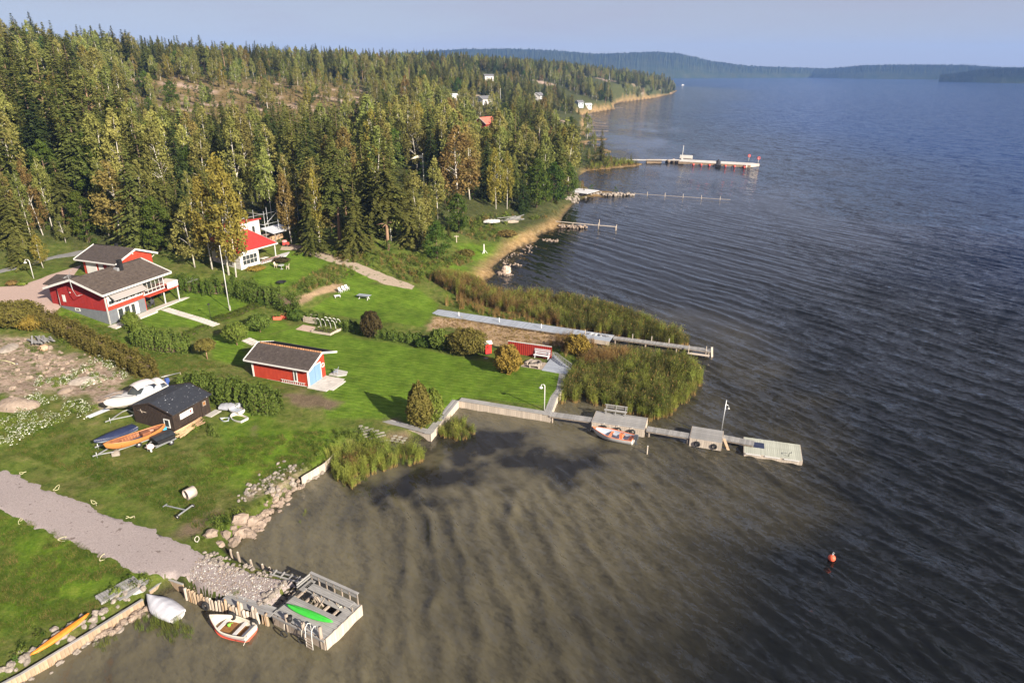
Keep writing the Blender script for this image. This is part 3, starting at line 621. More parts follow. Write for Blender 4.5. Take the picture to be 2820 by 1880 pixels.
LF_PUR = leaf_mat('leaves_purple', (.040, .034, .018), (.105, .082, .034), scale=1.5, hue=.01, val=.1)
LF_LIM = leaf_mat('leaves_lime', (.085, .130, .020), (.210, .240, .050), scale=1.5, hue=.01, val=.1)
LF_GRA = leaf_mat('grass_blades', (.070, .120, .018), (.200, .200, .050), scale=.8, hue=.02, val=.25)
LF_DRY = leaf_mat('dry_grass', (.170, .120, .045), (.360, .250, .105), scale=.8, hue=.02, val=.25)
LF_REE = leaf_mat('reed_green', (.064, .078, .021), (.175, .160, .050), scale=.25, hue=.02, val=.28)
LF_REY = leaf_mat('reed_yellow', (.160, .200, .032), (.350, .350, .080), scale=.25, hue=.02, val=.25)
LF_REB = leaf_mat('reed_brown', (.170, .105, .040), (.330, .205, .085), scale=.25, hue=.02, val=.25)
LF_STEM = leaf_mat('reed_stem', (.240, .160, .065), (.420, .290, .120), scale=.6, hue=.01, val=.2)
FLW = mat('white_flowers', (.72, .72, .62), (.62, .64, .50), rough=.9, spec=.1)

def cards(P, A, B, kite=False):
    """quads centred at P spanned by half-axes A and B"""
    n = len(P)
    if kite: V = np.stack([P - A, P + B * .9 - A * .1, P + A, P - B * .9 - A * .1], 1)
    else: V = np.stack([P - A - B, P + A - B, P + A + B, P - A + B], 1)
    return V.reshape(-1, 3), np.arange(n * 4).reshape(n, 4)
def unit(v): return v / (np.linalg.norm(v, axis=1, keepdims=True) + 1e-9)
def rnd_dir(rg, n): return unit(rg.normal(size=(n, 3)))
def leaf_cards(rg, P, N, size, tilt=.7, asp=.62):
    n = len(P); N = unit(N + rg.normal(size=(n, 3)) * tilt); t = unit(np.cross(N, rg.normal(size=(n, 3)))); b = np.cross(N, t)
    s = size * rg.uniform(.6, 1.25, (n, 1)); return cards(P, t * s, b * s * asp, True)
def trunk_mesh(name, h, r, m, lean=(0, 0), seed=0, limbs=0, lz=.4, ll=.2, rise=.6):
    rg = random.Random(seed); mb = MB(); n = 6; pts = []
    for i in range(n + 1):
        t = i / n; pts.append((lean[0] * t * t * h + math.sin(t * 5 + seed) * .012 * h, lean[1] * t * t * h + math.cos(t * 4 + seed * 2) * .010 * h - .010 * h, t * h - .3 * (i == 0)))
    mb.tube(pts, [r * (1.25 if i == 0 else (1 - i / n) ** .8 + .06) for i in range(n + 1)], 7)
    for k in range(limbs):
        z = (lz + (1 - lz) * rg.random() * .85); i = min(n - 1, int(z * n)); f = z * n - i; p = Vector(pts[i]).lerp(Vector(pts[i + 1]), f); a = rg.random() * 6.28
        q = ll * h * (1.15 - z) * rg.uniform(.7, 1.2); e = p + Vector((math.cos(a) * q, math.sin(a) * q, q * rise))
        mb.tube([p, p.lerp(e, .5) + Vector((0, 0, .08 * q)), e], [r * (1 - z) * .5 + .02, r * (1 - z) * .3 + .015, .012], 5)
    return mb.mesh(name, m)
def spruce_crown(name, h, m, seed, low=.06, rad=.17, dens=1.0, levels=30):
    rg = np.random.default_rng(seed); P = []; A = []; B = []
    for i in range(levels):
        t = i / (levels - 1); z = h * (low + (1 - low) * t ** .95); r = rad * h * (1 - t) ** .8 * rg.uniform(.78, 1.15) + .12
        nb = max(4, int((5 + 7 * (1 - t)) * dens))
        for k in range(nb):
            a = rg.uniform(0, 6.283); L_ = r * rg.uniform(.65, 1.15); d = np.array([math.cos(a), math.sin(a), 0]); sdv = np.array([-d[1], d[0], 0])
            m_ = max(2, int(L_ / .42))
            for j in range(m_):
                s = (j + .6) / m_; droop = -.42 * L_ * s ** 1.3 + .12 * L_ * max(0, s - .7)
                p = d * (L_ * s) + np.array([0, 0, z + droop]); w = (.40 + .26 * (1 - s)) * (.55 + .45 * (1 - t)) * (h / 16)
                for q in (-1, 1):
                    ax = unit((d * .65 + sdv * q * .6 + np.array([0, 0, -.22 + rg.uniform(-.15, .15)]))[None])[0]
                    P.append(p + rg.normal(size=3) * .07); A.append(ax * w * 1.25); B.append(unit(np.cross(ax, [rg.uniform(-.5, .5), rg.uniform(-.5, .5), 1])[None])[0] * w * .42)
    V, Fq = cards(np.array(P), np.array(A), np.array(B), True); return mesh_np(name, V, Fq, False, [m])
def clump_crown(name, cl, m, seed, per=46, leaf=.2, droop=0.0, squash=.8):
    """cl: list of (centre, radius)"""
    rg = np.random.default_rng(seed); VV = []; FF = []; o = 0
    for c, r in cl:
        n = max(8, int(per * (r / .8) ** 1.6)); d = rnd_dir(rg, n); rr = r * rg.uniform(.35, 1.05, (n, 1)) ; P = np.array(c) + d * rr * np.array([1, 1, squash])
        P[:, 2] -= droop * r * rg.random(n) ** 2 * 1.6
        V, Fq = leaf_cards(rg, P, d + np.array([0, 0, .25]), leaf, .75, .6); VV.append(V); FF.append(Fq + o); o += len(V)
    return mesh_np(name, np.vstack(VV), np.vstack(FF), False, [m])
def egg_clumps(rg, h, z0, rw, n, top=.0, cr=(.55, .95), prof=None):
    out = []
    for i in range(n):
        t = rg.random() ** .9; z = z0 * h + (1 - z0) * h * t; w = (math.sin(math.pi * min(1, (.12 + .88 * t)) ** .8) ** .7 if prof is None else prof(t)) * rw
        a = rg.random() * 6.283; q = w * math.sqrt(rg.uniform(.15, 1)); out.append(((math.cos(a) * q, math.sin(a) * q, z), rg.uniform(*cr) * (1.05 - .45 * t)))
    return out
class Kind: pass
KINDS = {}
def kind(key, name, trunks, crowns, h):
    k = Kind(); k.key = key; k.name = name; k.tr = trunks; k.cr = crowns; k.h = h; KINDS[key] = k
    k.full = []
    for t, c in zip(trunks, crowns):
        bm = bmesh.new(); bm.from_mesh(t); n0 = len(bm.faces); bm.from_mesh(c); bm.faces.ensure_lookup_table()
        for f in bm.faces[n0:]: f.material_index = 1
        me = bpy.data.meshes.new(name + '_full'); bm.to_mesh(me); bm.free(); me.materials.append(t.materials[0]); me.materials.append(c.materials[0]); k.full.append(me)
rr = random.Random(5)
kind('spruce', 'spruce_tree', [trunk_mesh('trunk', 15.2, .20, BARK_D, seed=i) for i in range(4)], [spruce_crown('crown', 16, LF_SPR, 20 + i, low=[.05, .14, .22, .1][i], rad=[.22, .20, .18, .235][i]) for i in range(4)], 16)
kind('darkspruce', 'spruce_tree', [trunk_mesh('trunk', 15.2, .22, BARK_D, seed=i + 9) for i in range(2)], [spruce_crown('crown', 16, LF_SPD, 40 + i, low=.04, rad=[.25, .27][i], dens=1.25) for i in range(2)], 16)
kind('tallspruce', 'spruce_tree', [trunk_mesh('trunk', 17.5, .26, BARK_P, seed=i + 14, limbs=14, lz=.18, ll=.10, rise=-.1) for i in range(2)], [spruce_crown('crown', 18, LF_PIN, 50 + i, low=[.38, .42][i], rad=[.24, .20][i], dens=1.15, levels=24) for i in range(2)], 18)
kind('pine', 'pine_tree', [trunk_mesh('trunk', 15.5, .22, BARK_P, lean=(.02, .01), seed=i + 3, limbs=12, lz=.5, ll=.2) for i in range(2)],
     [clump_crown('crown', egg_clumps(random.Random(i + 60), 16, .52, 2.6, 34, cr=(.8, 1.3)), LF_PIN, 61 + i, per=46, leaf=.24, squash=.5) for i in range(2)], 16)
for key, m, sd in (('birch', LF_BIR, 70), ('gold', LF_GOL, 80), ('rust', LF_RUS, 90)):
    nv = 3 if key == 'birch' else 2
    kind(key, 'birch_tree', [trunk_mesh('trunk', 14.4, .13, BARK_B, lean=(.03 * (i - 1), .02), seed=sd + i, limbs=11, lz=.35, ll=.17, rise=.9) for i in range(nv)],
         [clump_crown('crown', egg_clumps(random.Random(sd + i), 15, [.18, .26, .34][i], [2.8, 2.5, 2.3][i], 92), m, sd + i, per=44, leaf=.25, droop=.8, squash=1.25) for i in range(nv)], 15)
kind('green', 'deciduous_tree', [trunk_mesh('trunk', 8.6, .20, BARK_D, seed=100 + i, limbs=12, lz=.25, ll=.25) for i in range(2)],
     [clump_crown('crown', egg_clumps(random.Random(100 + i), 10, .10, [3.3, 2.9][i], 95, cr=(.7, 1.2)), LF_DEC, 100 + i, per=48, leaf=.22) for i in range(2)], 10)
kind('bush', 'sapling', [trunk_mesh('trunk', 2.6, .05, BARK_D, seed=110, limbs=8, lz=.1, ll=.4)], [clump_crown('crown', egg_clumps(random.Random(110), 3, .02, 1.3, 24, cr=(.4, .7)), LF_DEC, 110, per=40, leaf=.16)], 3)

N_TREE = [0]
def tree(key, x, y, h, label, group=None, var=None, lean=(0, 0), wide=1.0, z=None):
    k = KINDS[key]; v = var if var is not None else N_TREE[0] % len(k.tr); N_TREE[0] += 1; s = h / k.h
    e = thing(k.name, label, 'tree', (x, y, gz(x, y) if z is None else z), random.random() * 6.28, group)
    e.rotation_euler = (lean[0], lean[1], random.random() * 6.28); e.scale = (s * wide, s * wide, s)
    ob('trunk', k.tr[v], e); ob('crown', k.cr[v], e); return e
EDGE = []
def edge_tree(key, bx, by, ty, label, var=None, wide=1.0, lean=(0, 0)):
    p = G(bx, by); h = max(2.0, VZ(p.x, p.y, ty) - p.z); EDGE.append((p.x, p.y, h * .14 * wide))
    return tree(key, p.x, p.y, h, label, None, var, lean, wide, p.z)
edge_tree('tallspruce', 937, 678, 366, 'tall spruce with a long bare leaning trunk and dry twigs at the forest edge', 1)
edge_tree('tallspruce', 1074, 687, 384, 'largest spruce at the forest edge, thick bare pinkish trunk under a broad crown', 0, 1.1)
edge_tree('spruce', 865, 696, 508, 'dense spruce branched to the ground beside the scaffolded house', 0, 1.2)
edge_tree('spruce', 985, 702, 486, 'olive spruce branched to the ground between two bare trunks', 3, 1.05)
edge_tree('gold', 880, 690, 468, 'slender birch with an orange top rising behind the dense spruce', 1, .55)
edge_tree('birch', 1151, 658, 473, 'broad crowned birch with a pale straight trunk at the forest edge', 0, 1.35)
edge_tree('green', 1204, 712, 611, 'low dark bushy tree above the shore lawn, left of a round one', 0, 1.15)
edge_tree('green', 1262, 640, 535, 'round grey green tree standing alone on the grassy slope', 1, 1.1)
edge_tree('darkspruce', 1191, 524, 348, 'big blue green spruce behind the flagpole with a banner', 0, 1.1)
edge_tree('rust', 1262, 564, 348, 'wide brown leaved birch right of the big blue green spruce', 0, 1.5)
edge_tree('darkspruce', 1343, 552, 357, 'very dark spruce below the red roofed far house', 1, .9)
edge_tree('gold', 1364, 575, 410, 'golden green birch with a white trunk, left one of a pair', 0, .85)
edge_tree('gold', 1397, 577, 419, 'golden green birch, right one of a pair near the upturned boat', 1, .75)
edge_tree('darkspruce', 1440, 582, 470, 'small dark spruce right of the golden birch pair', 0, 1.1)
edge_tree('green', 1478, 572, 440, 'dark alder in the thick clump above the stone jetty, left one', 0, 1.0)
edge_tree('green', 1525, 556, 448, 'dark alder in the middle of the clump above the stone jetty', 1, 1.1)
edge_tree('green', 1565, 535, 450, 'dark alder nearest the water by the grey boat ramp', 0, 1.0)
edge_tree('green', 1500, 500, 400, 'dull green alder behind the shore clump', 1, 1.0)
edge_tree('pine', 1579, 406, 329, 'umbrella shaped pine on the shore above the small jetties', 0, 1.7)
edge_tree('rust', 1497, 375, 267, 'tall pinkish brown birch standing out before the far shore', 1, 1.0)
edge_tree('rust', 803, 669, 478, 'orange leaved birch leaning beside the scaffolding', 1, .8, (0, -.06))
edge_tree('birch', 749, 607, 408, 'thin birch with bare white stems behind the scaffolding', 2, .8)
edge_tree('gold', 637, 756, 428, 'tall golden birch with a white stem in front of the white house', 0, .95)
edge_tree('gold', 652, 762, 470, 'golden birch with a twin white stem nearest the white house wall', 1, .8)
edge_tree('gold', 585, 742, 486, 'golden birch beside the rotary clothes line', 1, .95)
edge_tree('birch', 535, 735, 560, 'bushy yellow green birch left of the golden birches', 0, 1.3)
edge_tree('rust', 335, 668, 446, 'large orange brown birch behind the dark roofed garage', 0, 1.35)
edge_tree('spruce', 392, 680, 379, 'tall olive spruce rising behind the garage ridge', 0, 1.1)
edge_tree('spruce', 478, 676, 428, 'spruce with hanging branches right of the garage', 3, 1.1)
edge_tree('green', 442, 690, 545, 'dark round crowned tree just behind the garage gable', 1, 1.0)
for i, (bx, by, ty) in enumerate([(51, 651, 455), (83, 652, 470), (116, 647, 440), (143, 634, 430)]):
    edge_tree('birch' if i % 2 else 'rust', bx, by, ty, 'pale stemmed birch by the road, %s of a row of four' % ['leftmost', 'second from the left', 'third from the left', 'rightmost'][i], i % 2, .75, (0, -.05))
edge_tree('spruce', 60, 738, 634, 'young fir beside the hooked street lamp', 3, 1.5)
edge_tree('gold', 118, 738, 647, 'small yellowing tree beside the young fir and street lamp', 1, 1.3)
edge_tree('birch', 531, 555, 348, 'pale green birch with a domed crown rising from dark spruces', 0, 1.0)
edge_tree('birch', 180, 668, 590, 'low bright green birch between the road and the orange brown birch', 0, 1.3)
edge_tree('darkspruce', 1210, 300 + 190, 330, 'dark spruce left of the banner flagpole top', 1, .8)

# ---- the forest: random stand, nearest become single trees, the rest one mass
def forest_points():
    out = []
    for r0, r1, sp in ((95, 150, 4.8), (150, 240, 5.2), (240, 420, 5.6), (420, 800, 6.4), (800, 1500, 7.5)):
        area = R(64) * (r1 * r1 - r0 * r0) / 2; n = int(area / (sp * sp) * 1.0)
        rg = np.random.default_rng(int(r0)); a = np.radians(rg.uniform(-46, 16, n)); d = np.sqrt(rg.uniform(r0 * r0, r1 * r1, n))
        x = d * np.sin(a); y = d * np.cos(a)
        cell = {}; kx = []
        for i in range(n):
            c = (int(x[i] // (sp * .8)), int(y[i] // (sp * .8)))
            if c in cell: continue
            cell[c] = 1; kx.append(i)
        out.append(np.c_[x[kx], y[kx]])
    return np.vstack(out)
FP = forest_points(); fsd = poly_sd(FP[:, 0], FP[:, 1], LAND)
GARD = PP([(-200, 760), (-60, 735), (60, 712), (150, 690), (280, 672), (420, 690), (520, 660), (560, 640), (640, 590), (760, 590), (800, 660), (880, 690), (1000, 700), (1090, 700), (1180, 690), (1260, 640), (1280, 575), (1330, 560), (1420, 585), (1520, 575), (1590, 545), (1800, 600), (1700, 1000), (1500, 1300), (0, 2000), (-400, 1400)])
gsd = poly_sd(FP[:, 0], FP[:, 1], GARD); hs = poly_sd(FP[:, 0], FP[:, 1], HEATH)
fd = np.hypot(FP[:, 0], FP[:, 1]); fa = np.degrees(np.arctan2(FP[:, 0], FP[:, 1]))
keepm = (gsd < -1.5) & (fsd > np.where(fd > 500, 4, 5)) & (RNG.random(len(FP)) < np.where(hs > 0, .18, np.where(hs > -25, .7, 1.0)))
clr = [(1340, 350, 15), (1330, 285, 17), (1255, 272, 14), (1345, 218, 17), (1165, 520, 9), (1480, 275, 12), (1600, 296, 20), (1620, 300, 20), (1520, 250, 22), (1400, 215, 16), (1650, 225, 25), (1070, 358, 6)]
for (cx_, cy_, rad_) in clr:
    p = G(cx_, cy_); keepm &= np.hypot(FP[:, 0] - p.x, (FP[:, 1] - p.y) * .45 + 0) > rad_
for ex, ey, er in EDGE: keepm &= np.hypot(FP[:, 0] - ex, FP[:, 1] - ey) > er + .8
spits = (fd > 200) & (fsd < 26) & (FP[:, 0] > 20) & (fd < 560); keepm &= ~spits | (RNG.random(len(FP)) < .12)
FP, fsd, fd, fa, hs = FP[keepm], fsd[keepm], fd[keepm], fa[keepm], hs[keepm]
FZ = ground(FP[:, 0], FP[:, 1]); nF = len(FP)
nA = fbm(FP[:, 0] / 30, FP[:, 1] / 30, 201, 3); u1 = RNG.random(nF); u2 = RNG.random(nF)
pspr = np.where(fd < 280, .50 - .30 * sstep(-16, -6, fa), np.where(fd > 430, .50, .28)) + (nA - .5) * 1.3; pspr = np.where(hs > -20, .06, pspr)
fk = []
for i in range(nF):
    if u1[i] < pspr[i]: fk.append('spruce' if u2[i] < .74 else ('darkspruce' if u2[i] < .86 else ('pine' if u2[i] < .93 else 'tallspruce')))
    else: fk.append('birch' if u2[i] < .74 else ('rust' if u2[i] < .78 else ('gold' if u2[i] < .84 else 'green')))
base = {'spruce': 15.5, 'darkspruce': 15, 'pine': 15, 'tallspruce': 17, 'birch': 13.5, 'rust': 13, 'gold': 12.5, 'green': 9.5}
fh = np.array([base[k] for k in fk]) * RNG.uniform(.50, 1.16, nF) * np.where(fd > 420, .95, np.where(fd > 280, 1.1, 1.32)) * np.where((hs > -15), .72, 1.0)
# keep the far houses in sight: trees in front of them stay below their sills
for (hx, hy, hw) in ((1338, 350, 24), (1332, 279, 20), (1252, 270, 10), (1345, 215, 16), (1482, 272, 16), (1605, 291, 26), (1291, 330, 8), (1378, 262, 6), (1678, 216, 6), (1168, 500, 26)):
    hp0 = G(hx, hy); hd0 = math.hypot(hp0.x, hp0.y)
    for i in range(nF):
        if fd[i] < hd0 and abs(fa[i] - math.degrees(math.atan2(hp0.x, hp0.y))) < 6:
            tx, ty = proj((FP[i, 0], FP[i, 1], FZ[i] + fh[i]))
            if abs(tx - hx) < hw and ty < hy: fh[i] = max(1.5, min(fh[i], VZ(FP[i, 0], FP[i, 1], hy + 2) - FZ[i]))
for i in range(nF):     # the near stand stays below the open heath behind it
    if -28 < fa[i] < -7 and fd[i] < 300:
        tx, ty = proj((FP[i, 0], FP[i, 1], FZ[i] + fh[i])); lim = 278 + 42 * u2[i] - 30 * (fa[i] > -12)
        if ty < lim: fh[i] = max(fh[i] * .45, VZ(FP[i, 0], FP[i, 1], lim) - FZ[i])
order = np.argsort(fd); inview = np.array([(-60 < proj((FP[i, 0], FP[i, 1], FZ[i] + fh[i]))[0] < 2880) for i in range(nF)])
single = [i for i in order if inview[i]][:225]; sset = set(single)
LBL = {'spruce': 'olive green spruce standing close among others in the hillside forest', 'darkspruce': 'dark green spruce standing close among others in the hillside forest', 'tallspruce': 'high crowned spruce with a bare stem inside the hillside forest',
       'pine': 'pine with a bare reddish stem inside the hillside forest', 'birch': 'yellow green birch standing among conifers in the hillside forest', 'rust': 'brown leaved birch standing among conifers in the hillside forest',
       'gold': 'golden leaved birch standing among conifers in the hillside forest', 'green': 'low round green tree standing among conifers in the hillside forest'}
for i in single:
    k = fk[i]; tree(k, FP[i, 0], FP[i, 1], fh[i], LBL[k], {'spruce': 'olive spruces of the hillside forest', 'darkspruce': 'dark spruces of the hillside forest', 'tallspruce': 'bare stemmed spruces of the forest', 'pine': 'pines of the hillside forest', 'birch': 'yellow green birches of the forest', 'rust': 'brown birches of the forest', 'gold': 'golden birches of the forest', 'green': 'round green trees of the forest'}[k],
                     None, (random.uniform(-.03, .03), random.uniform(-.03, .03)), random.uniform(.9, 1.25), FZ[i])
protos = []; pidx = {}
for k in ('spruce', 'darkspruce', 'pine', 'tallspruce', 'birch', 'rust', 'gold', 'green', 'bush'):
    pidx[k] = [len(protos) + j for j in range(len(KINDS[k].full))]; protos += KINDS[k].full
rest = [i for i in range(nF) if i not in sset]
rp_ = np.c_[FP[rest], FZ[rest] - .1]; ri = [random.choice(pidx[fk[i]]) for i in rest]; rs = np.array([fh[i] / KINDS[fk[i]].h for i in rest])
rsc = np.c_[rs * RNG.uniform(.9, 1.3, len(rest)), rs * RNG.uniform(.9, 1.3, len(rest)), rs]
rrot = np.c_[RNG.normal(0, .025, len(rest)), RNG.normal(0, .025, len(rest)), RNG.uniform(0, 6.28, len(rest))]
# undergrowth saplings on the heath and at the forest edge
nb = 5200; rg = np.random.default_rng(88); ba = np.radians(rg.uniform(-44, 14, nb)); bd = np.sqrt(rg.uniform(98 ** 2, 460 ** 2, nb)); bx_ = bd * np.sin(ba); by_ = bd * np.cos(ba)
bs = poly_sd(bx_, by_, LAND); bh = poly_sd(bx_, by_, HEATH); bg_ = poly_sd(bx_, by_, GARD); kk = (bs > 3) & (bg_ < .5) & ((bh > -30) | (bg_ > -14) | ((bs < 30) & (bs > 4)) | (rg.random(nb) < .25)); bx_, by_, bh = bx_[kk], by_[kk], bh[kk]
bz = ground(bx_, by_); bsz = rg.uniform(.35, 1.2, len(bx_)) * np.where(bh > -10, .8, 1)
bi = [random.choice(pidx['bush'] + pidx['bush'] + pidx['birch'][:1] + pidx['rust'][:1] + pidx['spruce'][:1]) for _ in bx_]
bsc = np.array([bsz[j] * (1 if bi[j] in pidx['bush'] else .24) for j in range(len(bx_))])
AP = np.vstack([rp_, np.c_[bx_, by_, bz - .05]]); AI = ri + bi; AS = np.vstack([rsc, np.c_[bsc, bsc, bsc]]); AR = np.vstack([rrot, np.c_[np.zeros(len(bx_)), np.zeros(len(bx_)), rg.uniform(0, 6.28, len(bx_))]])
scatter('forest', AP, AR, AS, AI, protos, 'mixed spruce and birch forest covering the hillside to the skyline', 'forest')
print('forest', nF, 'singles', len(single), 'mass', len(AP))

# ---- shrubs and hedges of the gardens
def shell_pts(rg, n, dims, lump=.16, inner=.78, egg=0.0, flat=0.0):
    d = rnd_dir(rg, n); d[:, 2] = np.abs(d[:, 2]) * np.where(rg.random(n) < .72, 1, -1)
    l = 1 + lump * np.sin(d[:, 0] * 5 + 1.3 * dims[0]) * np.cos(d[:, 1] * 6 + dims[1]) + lump * .6 * np.sin(d[:, 2] * 7 + d[:, 0] * 9)
    rr_ = rg.uniform(inner, 1.04, n) * l; P = d * rr_[:, None] * np.array(dims); t = (P[:, 2] / dims[2] + 1) / 2
    if egg: P[:, :2] *= (1 + egg * (.5 - t))[:, None]
    P[:, 2] += dims[2] * .98; return P, d / np.array(dims)
def shrub(name, label, px_, py_, wpx, hpx, m, leaf=.13, n=2600, egg=0.0, cat='shrub', group=None, trunk=0.0, deep=1.0, seed=1, core=True):
    """shrub with its foot at a photo point; wpx/hpx = width and height in photo pixels"""
    p = G(px_, py_); depth = p.y * math.cos(PITCH) + (HC - p.z) * math.sin(PITCH); k = depth / F; rw = wpx * k / 2; hh = VZ(p.x, p.y, py_ - hpx) - p.z - trunk
    hh = max(hh - rw * deep * .35, .25); rg = np.random.default_rng(seed + int(px_)); e = thing(name, label, cat, (p.x, p.y, p.z), 0, group)
    P, N = shell_pts(rg, int(n * 1.5), (rw, rw * deep, hh / 2), egg=egg, inner=.70); P[:, 2] += trunk; V, Fq = leaf_cards(rg, P, N, leaf * 1.25, .55); ob('foliage', mesh_np('foliage', V, Fq, False, [m]), e)
    mb = MB()
    if core: mb.ball((0, 0, hh / 2 + trunk), 1, 10, 8, .12, int(px_), (rw * .62, rw * deep * .62, hh / 2 * .66))
    mb.tube([(0, 0, -.2), (0, 0, trunk + hh * .3)], [.09, .06], 6)
    mb.build('branches', BARK_D if trunk == 0 else BARK_P, e); return e
def hedge(name, label, pts, width, height, m, leaf=.13, dens=70, seed=3, cat='hedge', round_=.5, wob=.12):
    """hedge along ground points (photo pixels), foot in the middle"""
    W = [G(*p) for p in pts]; o0 = W[0]; rg = np.random.default_rng(seed); e = thing(name, label, cat, tuple(o0)); PP_ = []; NN = []; mb = MB(); rings = []
    for i in range(len(W) - 1):
        a, b = W[i] - o0, W[i + 1] - o0; L_ = (b - a).length; d = (b - a) / L_; sd = Vector((-d.y, d.x, 0)); n = int(L_ * (width + 2 * height) * dens * 1.9)
        t = rg.uniform(-.42 * width if i == 0 else 0, L_ + (.42 * width if i == len(W) - 2 else 0), n); ext = np.clip(np.maximum(-t, t - L_) / (.43 * width), 0, 1); q = rg.uniform(-1, 1, n); ang = q * math.pi * .56; cx_ = np.sin(ang); cz_ = np.cos(ang); sq = np.sign(cx_) * np.abs(cx_) ** round_; sz = np.sign(cz_) * np.abs(cz_) ** round_
        lum = 1 + wob * np.sin(t * 2.1 + seed) + wob * np.sin(t * 5.3 + q * 3); k = rg.uniform(.72, 1.05, n) * lum * np.sqrt(1 - ext ** 2)
        pos = np.array(a)[None] + t[:, None] * np.array(d)[None] + (sq * k * width / 2)[:, None] * np.array(sd)[None]; pos[:, 2] += np.maximum(.03, (.06 + .94 * np.maximum(sz, 0)) * height * k * np.where(sz > .02, 1, rg.random(n)))
        low = rg.random(n) < .10; pos[:, 2] = np.where(low, np.array(a)[2] + (np.array(d)[2] * t) + rg.random(n) * height * .8, pos[:, 2])
        PP_.append(pos); NN.append(cx_[:, None] * np.array(sd)[None] + cz_[:, None] * np.array([0, 0, 1])[None])
        for pt in (a, b):
            rings.append([pt + sd * (x * width * .38) + Vector((0, 0, z * height)) for x, z in ((-.6, -.1), (-.6, .45), (-.4, .66), (.4, .66), (.6, .45), (.6, -.1))])
    mb.loft(rings, False, False, False); mb.build('branches', BARK_D, e)
    V, Fq = leaf_cards(rg, np.vstack(PP_), np.vstack(NN), leaf, .6); ob('foliage', mesh_np('foliage', V, Fq, False, [m]), e); return e
hedge('hedge', 'long untrimmed brown green hedge between the rocky plot and the red house lawn', [(105, 890), (170, 915), (250, 958), (330, 995), (412, 1036)], 2.4, 1.9, LF_BRO, .13, 95, 3, wob=.16)
hedge('hedge', 'thick glossy laurel hedge between the black shed and the red boathouse', [(530, 1085), (600, 1098), (680, 1118), (748, 1130)], 3.0, 2.7, LF_LAU, .15, 80, 4, round_=.6)
hedge('hedge', 'dark glossy hedge in front of the red house lawn', [(392, 950), (440, 962), (500, 968)], 2.6, 2.4, LF_LAU, .14, 80, 5)
hedge('hedge', 'low clipped hedge strip below the tall flagpole', [(596, 884), (650, 868), (704, 846)], 1.2, .65, LF_DEC, .09, 120, 6)
hedge('hedge', 'short low hedge beside the garden path', [(518, 925), (562, 905)], 1.4, .6, LF_DEC, .09, 120, 7)
hedge('hedge', 'dark garden hedge between the two lawns, on both sides of a round tree', [(850, 880), (920, 900), (1000, 918), (1080, 935), (1150, 945), (1200, 952)], 1.7, 1.25, LF_LAU, .13, 100, 8)
hedge('hedge', 'mixed shrub belt under the golden birches', [(490, 790), (540, 800), (600, 805), (650, 800), (690, 815), (720, 835)], 3.0, 1.7, LF_DEC, .14, 70, 9, wob=.25)
hedge('hedge', 'belt of flowering shrubs on the slope above the red planters', [(660, 815), (720, 828), (775, 838), (800, 860)], 3.2, 2.1, LF_LAU, .13, 70, 10, wob=.25)
shrub('shrub', 'big orange brown shrub beside the pink gravel drive', 30, 890, 150, 78, LF_BRO, .14, 4200, seed=2)
shrub('shrub', 'yellowish shrub at the left end of the long hedge', 88, 905, 70, 48, LF_YEL, .12, 1800, seed=3)
shrub('shrub', 'leafy shrub at the near corner of the red house', 364, 905, 42, 52, LF_LIM, .11, 1500, seed=4)
shrub('shrub', 'small bright shrub left of the dark glossy hedge', 384, 925, 34, 36, LF_LIM, .11, 1100, seed=5)
shrub('ball_tree', 'ball clipped lime tree by the stepping path, largest of three', 653, 950, 66, 70, LF_LIM, .12, 2600, trunk=.7, cat='tree', seed=6)
shrub('ball_tree', 'smaller ball clipped tree on a thin pale trunk in front of the dark hedge', 571, 988, 50, 62, LF_BRO, .11, 2000, trunk=1.2, cat='tree', seed=7)
shrub('ball_tree', 'ball clipped tree left of the red planters', 717, 914, 62, 58, LF_LAU, .12, 2400, trunk=.5, cat='tree', seed=8)
shrub('shrub', 'round green bush beside the wooden compost crate', 816, 882, 46, 36, LF_DEC, .11, 1700, seed=9)
shrub('tree', 'rounded dark bronze tree rising from the garden hedge', 1024, 926, 56, 78, LF_PUR, .13, 3200, egg=.25, cat='tree', seed=10)
shrub('shrub', 'dark evergreen bush left of the wide golden bush', 1212, 960, 56, 62, LF_LAU, .12, 2200, seed=11)
shrub('shrub', 'wide golden brown bush behind the red postbox house', 1286, 970, 108, 78, LF_BRO, .13, 3800, seed=12)
shrub('shrub', 'egg shaped golden shrub beside the red fence', 1399, 1023, 72, 82, LF_YEL, .15, 3600, egg=.1, seed=13)
shrub('shrub', 'tall bronze shrub by the corner of the wooden sea wall', 1158, 1172, 68, 124, LF_BRO, .14, 4200, egg=.6, deep=.8, seed=14)
shrub('shrub', 'willow like green half of the tall bush by the sea wall', 1196, 1160, 52, 96, LF_LIM, .12, 2200, egg=.3, seed=15)
shrub('shrub', 'yellow willow bush behind the red fence end', 1590, 975, 70, 62, LF_YEL, .14, 2200, seed=16)
shrub('shrub', 'small round bush on the shore lawn', 1285, 708, 44, 28, LF_BRO, .14, 1000, seed=17)
shrub('shrub', 'brown bush behind the white post on the shore', 1398, 650, 50, 24, LF_RUS, .16, 1000, seed=18)
shrub('shrub', 'red leaved shrub in the bed by the hooked street lamp', 34, 786, 26, 18, LF_RUS, .10, 700, seed=19)
shrub('shrub', 'pale green shrub in the bed by the hooked street lamp', 62, 786, 24, 14, LF_LIM, .10, 600, seed=20)
shrub('shrub', 'golden shrub along the front wall of the white house', 705, 742, 50, 16, LF_YEL, .11, 900, seed=21)
shrub('shrub', 'dark shrub under the round terrace of the white house', 775, 722, 46, 20, LF_PUR, .11, 900, seed=22)
